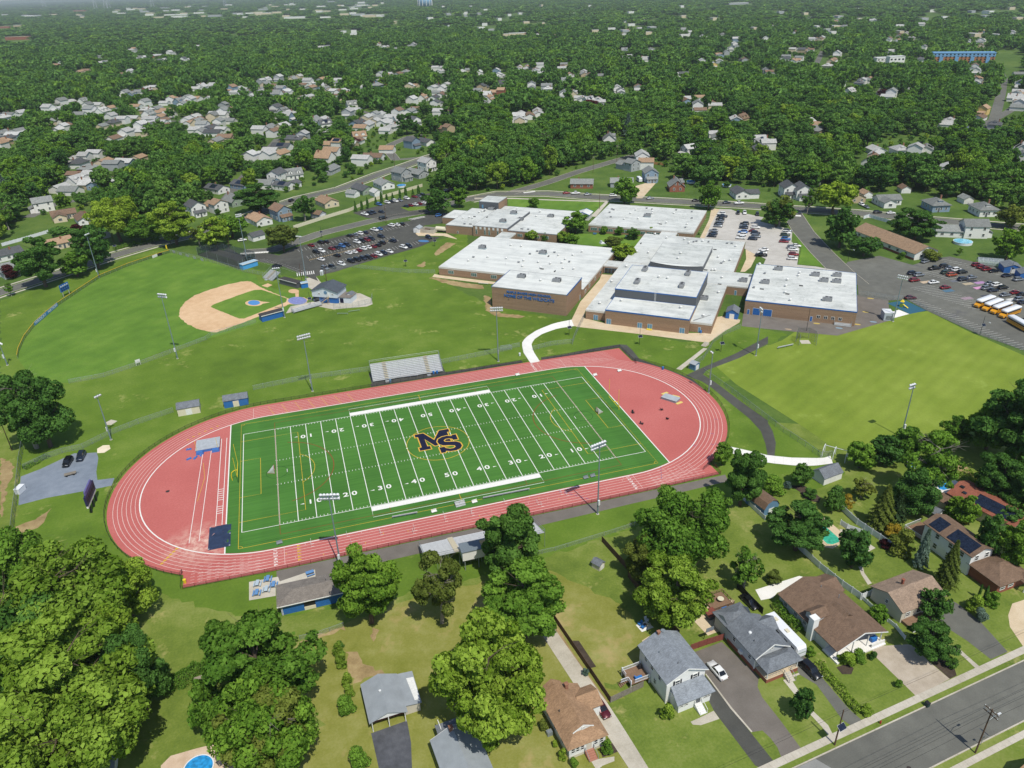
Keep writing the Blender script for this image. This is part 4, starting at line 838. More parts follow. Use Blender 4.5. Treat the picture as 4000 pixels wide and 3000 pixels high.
TL = [  # sheet, x, foot y, top y, width, shape, tone, label
    (zV,66,1500,1195,215,'spread','dark','dark green tree at the edge of the bright grove behind the scoreboard'),
    (zV,175,1420,1140,235,'spread','bright','bright spreading tree of the grove, next to the track curve'),
    (zV,75,1330,1160,130,'round','mid','mid green tree at the back of the grove by the chain link fence'),
    (zV,205,1590,1290,270,'layer','bright','largest bright yellow-green tree of the grove by the pool garden'),
    (zV,322,1530,1372,110,'round','dark','dark green tree between the bright grove and the long hedge'),
    (zV,190,1700,1500,240,'spread','bright','bright tree of the grove shading the white car drive'),
    (zV,110,1480,1330,120,'round','mid','mid green tree wedged between the dark and bright grove trees'),
    (zV,285,1330,1220,120,'round','bright','small bright tree of the grove reaching over the lawn'),
    (zV,12,1530,1440,50,'conifer','blue','blue spruce beside the dirt patch and white car'),
    (zV,580,1540,1345,205,'layer','mid','wide green tree between the dry yard and the pool garden'),
    (zV,500,1460,1350,90,'round','mid','green tree next to the tan garden shed roof'),
    (zV,605,1680,1500,190,'thin','olive','feathery tree leaning over the pool patio fence'),
    (zV,600,1672,1490,180,'spread','mid','dense tree behind the feathery one at the pool patio'),
    (zV,803,1345,1185,122,'layer','mid','bushy green tree beside the blue concession stand'),
    (zV,955,1345,1205,108,'thin','olive','half bare tree behind the home bleachers'),
    (zV,1098,1255,1103,140,'tall','dark','tall dark tree covering the end of the home bleachers'),
    (zV,1135,1375,1228,160,'layer','mid','green tree at the head of the long concrete drive'),
    (zV,1065,1590,1335,205,'layer','bright','big bright tree standing in the dry yard between roofs'),
    (zV,1470,1235,1068,160,'spread','mid','large green tree next to the brown board fence'),
    (zV,1385,1255,1165,78,'round','olive','yellowish green tree over the fence corner by the grey shed'),
    (zV,1455,1340,1215,140,'layer','bright','leafy tree between board fence and wooden deck'),
    (zV,1598,1092,972,88,'tall','dark','dark upright tree beside the gambrel roofed shed'),
    (zV,1542,1120,1062,66,'round','mid','smaller tree next to the dark upright tree by the track path'),
    (zV,1718,1188,1095,115,'layer','dark','dense dark tree between gambrel shed and green pool'),
    (zV,1838,1225,1150,72,'round','dark','round dark tree standing right beside the green pool'),
    (zV,1606,1272,1192,68,'thin','mid','loose airy tree in the back lawn behind the deck'),
    (zV,1730,1050,1005,45,'round','dark','low round tree beside the white and blue shed'),
    (zV,1795,1105,1065,36,'round','dark','small dark tree in the garden bed near the white fence'),
    (zV,1900,1140,1055,95,'conifer','olive','broad olive evergreen by the white vinyl fence'),
    (zV,1935,1125,1070,60,'conifer','pine','narrow evergreen standing beside the broad olive evergreen'),
    (zV,1860,1075,1035,55,'thin','olive','weeping pale green tree near the olive evergreens'),
    (zV,1985,1225,1150,50,'conifer','blue','blue spruce beside the split level house'),
    (zV,2040,1265,1175,80,'conifer','olive','olive evergreen in front of the split level house'),
    (zV,1995,1085,930,125,'thin','mid','large half bare tree over the blue pool'),
    (zV,1975,1110,1020,90,'round','dark','dark tree leaning across the blue pool patio'),
    (zV,2195,1010,818,170,'layer','dark','huge dark tree casting shade beside the practice field'),
    (zV,2130,970,880,90,'round','mid','green tree on the left flank of the huge dark tree'),
    (zV,1855,1010,960,62,'round','mid','tree of the thicket at the practice field corner'),
    (zV,1905,1000,945,70,'round','dark','dark tree of the thicket along the practice field'),
    (zV,1955,990,928,65,'round','mid','tree of the thicket touching the floodlight pole'),
    (zV,2060,960,905,60,'round','mid','lone thicket tree above the dirt clearing'),
    (zV,2150,1080,985,95,'layer','dark','dark tree shading the dirt track below the practice field'),
    (zV,2212,1110,1020,110,'round','dark','dark tree beside the end of the red-brown solar roof'),
    (zV,2120,1215,1120,60,'tall','dark','dark tree squeezed between the two solar roofs'),
    (zV,2190,1230,1130,90,'layer','mid','green tree leaning over the low brown hip roof'),
    (zV,1560,1005,958,40,'round','mid','small tree at the white gate walk'),
    (zV,2080,1130,1075,50,'round','mid','leafy tree beside the brown roofed shed'),
    (zV,1500,1180,1085,110,'layer','mid','green tree rising behind the large fence tree'),
    (zV,1090,1480,1400,70,'round','mid','green tree tucked under the big bright yard tree'),
    (zV,250,1480,1330,150,'spread','bright','bright tree in the middle of the grove'),
    (zV,40,1640,1560,60,'round','dark','dark low tree over the drive beside the grove'),
    (zV,470,1600,1480,70,'round','mid','green tree behind the pool patio fence line'),
    (zV,1730,1552,1493,46,'round','dark','small round lawn tree in front of the grey bungalow'),
    (zV,2000,1415,1345,85,'layer','dark','dense tree overhanging the cracked concrete drive'),
    (zV,2012,1335,1280,60,'layer','dark','flat topped tree in front of the tan roofed house porch'),
    (zV,1895,1345,1308,44,'round','mid','little tree beside the white picket fence'),
    (zV,2180,1140,1100,60,'round','dark','dark tree behind the split level house'),
    (zV,80,968,790,115,'thin','dark','half bare tree with dead grey branches by the ball field'),
    (zV,110,965,815,110,'round','dark','dark leafy tree behind the half bare one by the ball field'),
    (zK,400,820,395,320,'layer','dark','big dark oak beside the road past the outfield fence'),
    (zK,670,730,530,225,'round','mid','smaller green tree between the two dark road oaks'),
    (zK,855,660,285,275,'layer','dark','big dark oak by the utility poles past the outfield fence'),
    (zK,100,900,780,80,'thin','mid','young street tree with thin crown beside the road'),
    (zK,1050,430,10,330,'spread','bright','huge bright tree rising over the hedge across the road'),
    (zK,1250,425,215,320,'spread','mid','wide green tree behind the long clipped hedge'),
    (zK,1530,455,100,320,'layer','bright','bright tree standing at the outfield corner'),
    (zK,1730,465,300,140,'thin','olive','slender olive tree beside the car park entrance'),
    (zK,1880,490,225,225,'layer','bright','bright yellow-green tree next to the batting cage'),
    (zK,2010,400,185,230,'spread','mid','wide tree behind the bright one near the batting cage'),
    (zL,480,290,50,320,'layer','dark','dark tree shading the road opposite the white awning house'),
    (zL,685,625,380,230,'spread','olive','olive tree on the island at the car park entrance'),
    (zL,865,360,130,220,'thin','dark','tall loose tree beside the tan house'),
    (zL,2010,295,95,220,'round','dark','round dark tree at the north car park corner'),
    (zM,430,245,70,130,'tall','mid','upright tree in front of the stage tower'),
    (zM,1072,246,163,90,'round','mid','small round tree alone on the school street lawn'),
    (zM,1432,462,285,190,'layer','mid','largest courtyard tree beside the entrance porch'),
    (zM,1055,535,447,110,'round','bright','bright courtyard tree against the cafeteria wing wall'),
    (zM,1170,540,462,70,'round','mid','slim courtyard tree at the cafeteria wing wall'),
    (zM,1330,545,455,120,'round','bright','courtyard tree at the wing corner with bright leaves'),
    (zM,1400,565,480,130,'round','mid','courtyard tree just right of the wing corner'),
    (zM,1680,475,400,75,'round','mid','first little tree below the green classroom windows'),
    (zM,1812,485,405,85,'round','mid','second little tree below the green classroom windows'),
    (zM,1930,520,420,110,'layer','dark','spreading courtyard tree by the blue picnic table'),
    (zM,2080,485,412,95,'round','bright','bright courtyard tree near the corridor link'),
    (zM,1760,605,490,130,'spread','olive','purplish olive courtyard tree by the white sculpture'),
    (zM,1850,700,565,190,'layer','bright','lush courtyard tree squeezed against the auditorium wing'),
    (zN,305,212,-10,205,'round','mid','round street tree in front of the classroom wing'),
    (zN,1030,262,25,185,'round','mid','round street tree at the concrete lot corner'),
    (zN,1640,405,155,265,'thin','olive','spreading pine over the concrete lot lawn'),
    (zN,1615,410,170,250,'layer','dark','dark crown next to the spreading pine at the lot'),
    (zO,560,305,0,290,'spread','bright','tall bright tree at the street corner by the east drive'),
    (zO,610,590,265,280,'round','dark','dense dark tree at the east drive'),
    (zO,825,665,490,235,'spread','dark','rounded low tree in front of the long grey roofed hall'),
    (zO,1260,525,265,370,'layer','dark','broad dark tree behind the long grey roofed hall'),
    (zO,1385,690,605,190,'bush','olive','large olive bush at the end of the grey roofed hall'),
    (zO,335,300,90,110,'thin','mid','thin street tree near the twin solar houses'),
    (zO,2050,710,420,250,'layer','mid','big tree behind the glass greenhouse'),
    (zO,2190,640,380,160,'round','bright','bright tree at the edge behind the blue sheds'),
    (zO,2080,420,235,220,'round','olive','olive tree on the street corner by the pool house'),
    (zO,1150,690,630,70,'bush','mid','clipped bush at the grey roofed hall wall'),
    (zO,1650,660,590,60,'thin','mid','young tree on the lawn behind the east lot'),
]
for it in TL: tree_at(*it[:7],label=it[7])
for i,(x,y) in enumerate(((1305,282),(1360,268),(1410,255),(1480,222),(1530,208),(1575,195),(1625,182),(1690,172),(1740,160),(1800,150),(1850,140))):
    tree_at(zL,x,y,y-random.randint(65,95),random.randint(45,62),'column' if i % 3 else 'conifer','dark',f'{ORD[i]} young evergreen along the cream fence, counted from the access road end','evergreens along the cream fence')
# shrubs sighted one by one
SH = [(zI,665,760,660,150,'bright','clipped bright bush beside the brown ranch house steps'),(zI,780,730,640,120,'mid','clipped green bush between the bright bush and the pointed one'),(zI,900,720,655,70,'dark','small pointed bush by the ranch house walk'),
      (zI,1120,955,895,65,'mid','single clipped ball bush on the front lawn'),(zI,1575,790,700,100,'dark','dark bush in the mulch bed beside the cracked drive'),(zI,1765,300,165,140,'bright','golden round bush by the asphalt drive'),
      (zI,1935,255,150,130,'mid','clipped dome bush in front of the brick entrance'),(zI,1825,370,280,120,'blue','pale blue-green shrub under the golden bush'),(zH,890,1235,1105,120,'bright','bright round bush at the corner of the white two storey house'),
      (zH,195,855,800,60,'blue','pale hosta clump beside the long concrete drive'),(zG,1600,1320,1240,80,'olive','reddish bush at the tan bungalow side'),(zG,1770,1580,1500,80,'bright','yellow-green bush at the tan bungalow corner'),(zG,1860,1640,1570,80,'mid','dark low bush beside the bungalow steps'),
      (zG,2150,1530,1430,110,'mid','green bush right of the bungalow steps'),(zG,1700,1470,1420,50,'bright','small bush under the bungalow side wall'),
      (zV,735,1398,1385,18,'dark','first small bush of the garden row in the dry yard'),(zF,720,1240,1130,100,'bright','second bush of the garden row in the dry yard'),(zF,755,1330,1220,110,'bright','third bush of the garden row in the dry yard'),(zF,790,1500,1390,95,'bright','fourth bush of the garden row in the dry yard'),(zF,815,1585,1490,90,'bright','last bush of the garden row beside the grey garage'),
      (zV,750,1535,1505,40,'mid','low bush beside the grey garage wall'),(zV,778,1655,1615,45,'mid','round bush by the dark cracked driveway'),
      (zJ,545,890,815,110,'olive','low olive shrub in the lawn behind the white patio'),(zJ,960,400,270,110,'dark','upright dark shrub at the end of the white fence'),(zJ,1035,390,315,85,'gold','golden yellow shrub beside the white fence'),(zJ,545,290,190,150,'mid','broad shrub behind the gambrel shed'),(zJ,640,265,225,60,'blue','pale shrub beside the curved garden wall'),
      (zJ,790,330,270,90,'dark','low shrub inside the curved garden wall'),(zJ,1285,660,610,80,'red','dark red shrub beside the white fence'),(zJ,1400,700,570,150,'olive','olive shrub at the deck corner'),(zJ,1330,590,500,110,'gold','yellow-flowering shrub behind the white fence'),(zJ,1760,460,350,140,'mid','leafy shrub between the solar roof and the split level house'),
      (zJ,1800,500,445,70,'gold','yellow-flowering shrub beside the solar panelled roof'),(zJ,1905,1000,905,45,'dark','slim pointed evergreen at the brick entrance'),(zJ,1945,1015,915,60,'dark','second pointed evergreen at the brick entrance'),(zJ,2180,520,380,130,'mid','leafy shrub at the end of the solar panelled roof'),
      (zK,100,740,620,130,'red','dark red tree like shrub in front of the grey bungalow'),(zK,665,330,275,110,'red','dark red bush beside the brown roofed house'),(zK,540,400,300,230,'dark','broad dark bush behind the white fence'),(zR,660,915,865,150,'red','dark red garden tree among the white houses'),(zQ,845,1250,1175,110,'red','dark red tree beside the white gable house'),(zS,990,820,760,90,'red','dark red tree near the far street'),
      (zL,470,420,400,30,'mid','tiny bush in front of the white awning house'),(zI,360,690,610,90,'mid','bush in front of the white motor home'),(zI,850,1190,1120,100,'bright','last bush of the clipped hedge by the sidewalk'),(zN,950,480,460,20,'dark','clipped little bush at the wing end wall')]
for it in SH:
    tree_at(*it[:5],'bush' if 'pointed evergreen' not in it[6] else 'column',it[5],it[6],hmax=6)
def hedge(label,a,b_,w,h,lm,name='hedge',n=None):
    """clipped or loose hedge: one leafy body on a row of stems"""
    a,b_ = Vector(a[:2]),Vector(b_[:2]);Ln = (b_-a).length;n = n or int(Ln*w*h*22)+400;g = np.random.default_rng(int(Ln*100))
    o = thing(name,label,'hedge',(a.x,a.y,0),math.atan2(b_.y-a.y,b_.x-a.x))
    me = crown_mesh('foliage','bush',int(Ln*10),min(n,9000),.24,lm)
    k = len(me.vertices);co = np.empty(k*3);me.vertices.foreach_get('co',co);co = co.reshape(-1,4,3);c_ = co.mean(1,keepdims=True);d = co-c_
    q = len(co);x = g.random(q)*Ln;f_ = g.random(q);th = g.random(q)*np.pi
    hh = h*(.85+.2*np.sin(x*1.3)+.12*np.sin(x*3.1));sh = .78+.25*g.random(q)
    P_ = np.c_[x,np.cos(th)*w/2*sh*(1+.15*np.sin(x*2.1)),np.clip(np.sin(th)**.6,.05,1)*hh*sh]
    co = (P_[:,None,:]+d*1.1);me.vertices.foreach_set('co',co.ravel());me.update()
    obj('foliage',me,o)
    s = MB()
    for i in range(max(2,int(Ln/1.5))): s.tube((i*1.5+.3,0,0),(i*1.5+.4,.1,h*.7),.05,.03,5)
    part('stems',s,M_BARK,o)['kind'] = 'stuff';return o
hedge('long leafy hedge behind the bright grove and pool garden',zE(1400,990),zE(1880,770),4.2,2.4,'mid')
hedge('loose green hedge between the black car drive and ranch lawn',zI(430,760),zI(800,1200),1.8,1.3,'bright')
hedge('flowering hedge beside the white motor home',zI(60,260),zI(280,490),2.0,1.9,'mid')
hedge('clipped hedge along the far side of the outfield road',zK(980,500),zK(1380,420),2.5,2.2,'mid')
hedge('ivy hedge beside the dirt track at the practice field',zD(1680,1230),zD(2212,1560),4.0,2.0,'bright')
hedge('weedy hedge on the chain link beside the gravel pad',zA(210,740),zA(420,620),2.2,1.2,'mid')
# ------------------------------------------------------------------ house kit
WALLC = {'white': mat('siding_white','#dddcd8',.7,.06,1.5,obrand=.08),'cream': mat('siding_cream','#cdbfa4',.7,.06,1.5,obrand=.1),'tan': mat('siding_tan','#b3a184',.7,.08,1.5,obrand=.1),'grey': mat('siding_grey','#a2a6a8',.7,.08,1.5,obrand=.12),
         'blue': mat('siding_blue','#8296a8',.7,.08,1.5,obrand=.12),'brick': brick_mat('house_brick','#8c5a48'),'green': mat('siding_green','#8b9a88',.7,.08,1.5,obrand=.12),'yellow': mat('siding_yellow','#d0b674',.7,.08,1.5)}
ROOFC = {'pale grey': roof_mat('shingle_pale','#b4b4b1'),'grey': roof_mat('shingle_grey','#868986'),'dark grey': roof_mat('shingle_dark','#5a5c5e'),'brown': roof_mat('shingle_brown','#836c5a'),'tan': roof_mat('shingle_tan','#a58a70'),'red-brown': roof_mat('shingle_red','#8f5d4c')}
M_TRIM = mat('trim_white','#d8d8d4',.6);M_GLASS = glass_mat('window_glass','#2b343b');M_SOLAR = glass_mat('solar_cell','#1a2130',.15);M_SHUT = mat('shutter_dark','#2c2c30',.7);M_CHIM = brick_mat('chimney_brick','#8a6350')
def gable_wall(q,w,d,h,rise,c=(0,0),z0=0.0,along='y',mi=0):
    """walls with gable ends; ridge along local y (or x)"""
    x0,x1,y0,y1 = c[0]-w/2,c[0]+w/2,c[1]-d/2,c[1]+d/2
    q.add([(x0,y0,z0),(x1,y0,z0),(x1,y1,z0),(x0,y1,z0),(x0,y0,h),(x1,y0,h),(x1,y1,h),(x0,y1,h)],[(0,1,5,4),(1,2,6,5),(2,3,7,6),(3,0,4,7),(3,2,1,0)],mi)
    if along == 'y': q.add([(x0,y0,h),(x1,y0,h),(c[0],y0,h+rise),(x0,y1,h),(x1,y1,h),(c[0],y1,h+rise)],[(0,1,2),(4,3,5)],mi)
    elif along == 'x': q.add([(x0,y0,h),(x0,y1,h),(x0,c[1],h+rise),(x1,y0,h),(x1,y1,h),(x1,c[1],h+rise)],[(1,0,2),(3,4,5)],mi)
    return q
def gable_roof(q,w,d,h,rise,ov=.4,c=(0,0),along='y',th=.14,mi=0):
    """two sloping slabs meeting at the ridge, each with thickness"""
    W_,D_ = (w,d) if along == 'y' else (d,w);k = rise/(W_/2);e = W_/2+ov
    for s in (-1,1):
        P_ = [(s*e,-D_/2-ov,h-ov*k+.03),(0,-D_/2-ov,h+rise+.03),(0,D_/2+ov,h+rise+.03),(s*e,D_/2+ov,h-ov*k+.03)]
        if along == 'x': P_ = [(-y,x,z) for x,y,z in P_]
        P_ = [(c[0]+x,c[1]+y,z) for x,y,z in P_];T_ = [(x,y,z+th) for x,y,z in P_]
        f_ = [(0,1,2,3),(7,6,5,4),(0,4,5,1),(1,5,6,2),(2,6,7,3),(3,7,4,0)]
        q.add(P_+T_,[tuple(reversed(x)) for x in f_] if s > 0 else f_,mi)
    return q
def hip_roof(q,w,d,h,rise,ov=.4,c=(0,0),th=.14,mi=0):
    a,b_ = w/2+ov,d/2+ov;z0 = h+.02;r = max(0.0,b_-a) if b_ > a else 0;rx = max(0.0,a-b_)
    B = [(-a,-b_),(a,-b_),(a,b_),(-a,b_)];vs = [(c[0]+x,c[1]+y,z0) for x,y in B]+[(c[0]+x,c[1]+y,z0+th) for x,y in B]
    vs += [(c[0]-rx,c[1]-r,z0+th+rise),(c[0]+rx,c[1]+r,z0+th+rise)]
    fs = [(3,2,1,0),(0,1,5,4),(1,2,6,5),(2,3,7,6),(3,0,4,7)]
    fs += [(4,5,8),(6,7,9),(5,6,9,8),(7,4,8,9)] if b_ > a else [(4,5,9,8),(6,7,8,9),(5,6,9),(7,4,8)]
    return q.add(vs,fs,mi)
WINM = {}
def window(parent,x,y,z,rz,w=1.0,h=1.3,shutters=False,sub=True):
    k = (w,h,'f')
    if k not in WINM:
        f_ = MB()
        for s in (-1,1): f_.box((s*(w/2),-.03,-h/2),(.1,.1,h));f_.box((0,-.03,(h/2-.05) if s > 0 else -h/2-.05),(w+.1,.12,.1))
        f_.box((0,-.04,-.03),(w,.09,.06));WINM[k] = f_.mesh('window',[M_TRIM])
        WINM[(w,h,'p')] = MB().box((0,-.005,-h/2+.04),(w-.1,.06,h-.09)).mesh('pane',[M_GLASS])
        WINM[(w,h,'s')] = MB().box((0,-.02,-h/2),(.34,.06,h)).mesh('shutter',[M_SHUT])
    o = obj('window',WINM[k],parent,(x,y,z),rz);obj('pane',WINM[(w,h,'p')],o)
    if shutters:
        for s in (-1,1): obj('shutter',WINM[(w,h,'s')],o,(s*(w/2+.24),0,0))
    return o
def door(parent,x,y,z,rz,col=None,w=.95,h=2.05):
    o = MB().box((0,-.02,0),(w+.16,.07,h+.08)).build('door',M_TRIM,parent,(x,y,z),rz)
    MB().box((0,-.05,.02),(w,.06,h)).build('door_leaf',col or M_DGREY,o);return o
def chimney(parent,x,y,z0,z1,w=.7,d=.6,m=None):
    o = MB().box((x,y,z0),(w,d,z1-z0)).box((x,y,z1),(w+.16,d+.16,.12)).build('chimney',m or M_CHIM,parent)
    return o
def solar(parent,cx,cy,z,nx,ny,pitch,face,pw=1.0,ph=1.65):
    """an array of panels lying on a roof slope; face 0: slope looks to -x, pi: +x (roof ridge along y)"""
    s = -1 if face == 0 else 1
    for i in range(nx):
        for j in range(ny):
            u = (i-(nx-1)/2)*(ph+.04);v = (j-(ny-1)/2)*(pw+.03)
            o = MB().box((0,0,0),(ph,pw,.05)).build('solar_panel',M_SOLAR,parent,(cx+u*math.cos(pitch),cy+v,z-s*u*math.sin(pitch)))
            o.rotation_euler = (0,s*pitch,0)
PROTO = {}
def proto(k):
    if k in PROTO: return PROTO[k]
    o = thing('house',None,None);wl_,rf = MB(),MB()
    def fin():
        part('wall',wl_,WALLC['white'],o);r = part('roof',rf,ROOFC['grey'],o);return r
    if k == 'ranch':
        gable_wall(wl_,8.4,13,2.8,1.9);gable_roof(rf,8.4,13,2.8,1.9);fin()
        for y in (-4,0,4): window(o,4.22,y,1.6,math.pi/2,1.3,1.1);window(o,-4.22,y,1.6,-math.pi/2,1.3,1.1)
        for x in (-2,2): window(o,x,-6.52,1.6,0,1.2,1.1);window(o,x,6.52,1.6,math.pi,1.2,1.1)
        chimney(o,1.2,2,3.5,5.3);door(o,4.24,2,.1,math.pi/2)
    elif k == 'two':
        gable_wall(wl_,8,10,5.5,2.3);gable_roof(rf,8,10,5.5,2.3)
        wl_.box((0,-6.1,0),(6,2.2,2.5));fin();part('porch_roof',MB().add([(-3.4,-7.6,2.5),(3.4,-7.6,2.5),(3.4,-5.02,3.5),(-3.4,-5.02,3.5),(-3.4,-7.6,2.35),(3.4,-7.6,2.35)],[(0,1,2,3),(4,5,1,0)]),ROOFC['grey'],o)
        for x in (-2.2,2.2): window(o,x,-5.02,4.4,0);window(o,x,5.02,4.4,math.pi);window(o,x*.8,-7.22,1.5,0,1.2,1.1)
        for y in (-3,2.5): window(o,4.02,y,4.4,math.pi/2);window(o,4.02,y,1.6,math.pi/2);window(o,-4.02,y,4.4,-math.pi/2);window(o,-4.02,y,1.6,-math.pi/2)
        door(o,0,-7.22,.1,0)
    elif k == 'cape':
        gable_wall(wl_,8.5,10.5,3.0,3.4);gable_roof(rf,8.5,10.5,3.0,3.4);fin()
        for y in (-2.6,2.6):
            dm_ = MB();gable_wall(dm_,1.8,2.4,5.0,.7,(3.0,y),3.6,'x');part('dormer',dm_,WALLC['white'],o);dr = MB();gable_roof(dr,1.8,2.4,5.0,.7,.2,(3.0,y),'x');part('dormer_roof',dr,ROOFC['grey'],o);window(o,3.95,y,4.4,math.pi/2,.8,1.0);window(o,4.27,y,1.7,math.pi/2,1.2,1.2)
        for x in (-1.8,1.8): window(o,x,-5.27,1.7,0);window(o,x*.6,-5.27,4.5,0,.8,1.1);window(o,x,5.27,1.7,math.pi)
        door(o,4.27,0,.1,math.pi/2);chimney(o,-1,3.5,4.5,7.2)
    elif k == 'ell':
        gable_wall(wl_,7.6,12,2.9,1.8);gable_wall(wl_,7,6.4,2.88,1.5,(5.6,-2.4),0,'x');gable_roof(rf,7.6,12,2.9,1.8);gable_roof(rf,6.8,6.4,2.88,1.5,.4,(5.7,-2.4),'x');fin()
        for y in (3.5,5.0): window(o,3.82,y-.6,1.6,math.pi/2)
        window(o,9.12,-2.4,1.6,math.pi/2,1.8,1.3)
        for x in (-2,1.5): window(o,x,-6.02,1.6,0,1.2,1.1)
        for y in (-3.5,1,4): window(o,-3.82,y,1.6,-math.pi/2)
        door(o,3.82,1.9,.1,math.pi/2)
    elif k == 'split':
        gable_wall(wl_,8,7,5.2,1.9,(0,-2.5));gable_wall(wl_,7.8,7,3.1,1.8,(0,4.5));gable_roof(rf,8,7,5.2,1.9,.4,(0,-2.5));gable_roof(rf,7.8,7,3.1,1.8,.35,(0,4.8));fin()
        for x in (-2,2): window(o,x,-6.02,4.2,0);window(o,x,-6.02,1.5,0)
        for y in (-4.4,-1): window(o,4.02,y,4.2,math.pi/2);window(o,-4.02,y,4.2,-math.pi/2)
        window(o,3.92,5,1.7,math.pi/2,1.8,1.2);door(o,3.92,2.6,.1,math.pi/2)
    elif k == 'hip':
        wl_.prism([(-4.4,-5.5),(4.4,-5.5),(4.4,5.5),(-4.4,5.5)],0,3.3);hip_roof(rf,8.8,11,3.3,2.6,.6);fin()
        for x in (-2.4,0,2.4): window(o,x,-5.52,1.8,0)
        for y in (-3,0.5,3.5): window(o,4.42,y,1.8,math.pi/2);window(o,-4.42,y,1.8,-math.pi/2)
        dm_ = MB();dm_.box((0,-3.0,3.9),(2.4,1.8,1.3));part('dormer',dm_,WALLC['white'],o);dr = MB();hip_roof(dr,2.4,1.8,5.2,.6,.2,(0,-3.0));part('dormer_roof',dr,ROOFC['grey'],o);door(o,-1.2,-5.54,.1,0);chimney(o,2.4,1,4.3,6.8)
    elif k == 'garage':
        gable_wall(wl_,5,6.5,2.4,1.5);gable_roof(rf,5,6.5,2.4,1.5,.3);fin();MB().box((0,-3.3,.05),(3.4,.08,2.0)).build('garage_door',M_TRIM,o);window(o,2.52,0,1.5,math.pi/2,.8,.8)
    PROTO[k] = o;return o
PDESC = {'ranch': 'one storey house','two': 'two storey house','cape': 'cape house with dormers','ell': 'L shaped house','split': 'split level house','hip': 'hip roofed bungalow','garage': 'small garage'}
M_LAMPG = mat('pylon_grey','#aeb4b6',.5)
HOUSES = [];HLOOK = []
def put_house(kind,p,rz,wall,roof,label,group=None,sc=1.0,sol=False):
    c_,prt = dup_all(proto(kind),dist_to(p) > 620);c_.location = (p[0],p[1],0);c_.rotation_euler = (0,0,rz);c_.scale = (sc,sc,sc)
    c_.name = 'garage' if kind == 'garage' else 'house'
    tag(c_,label,'garage' if kind == 'garage' else 'house',group)
    for k in prt:
        stem = k.name.split('.')[0]
        if stem in ('wall','dormer'): paint_slot(k,0,WALLC[wall])
        elif stem in ('roof','porch_roof','dormer_roof'): paint_slot(k,0,ROOFC[roof])
    if sol:
        par = {'ranch': (8.4,2.8,1.9),'two': (8,5.5,2.3),'cape': (8.5,3.0,3.4),'ell': (7.6,2.9,1.8),'split': (8,5.2,1.9),'hip': (8.8,3.3,2.6),'garage': (5,2.4,1.5)}[kind];pt = math.atan2(par[2],par[0]/2);side = math.cos(rz)*-1
        s = sol;solar(c_,s*par[0]/4,0 if kind != 'split' else -2.5,par[1]+par[2]/2+.26,2,5,pt,0 if s < 0 else math.pi)
    HOUSES.append((p[0],p[1],kind));HLOOK.append((p[0],p[1],f'{wall} house with {roof} roof' if kind != 'garage' else 'small garage'));return c_

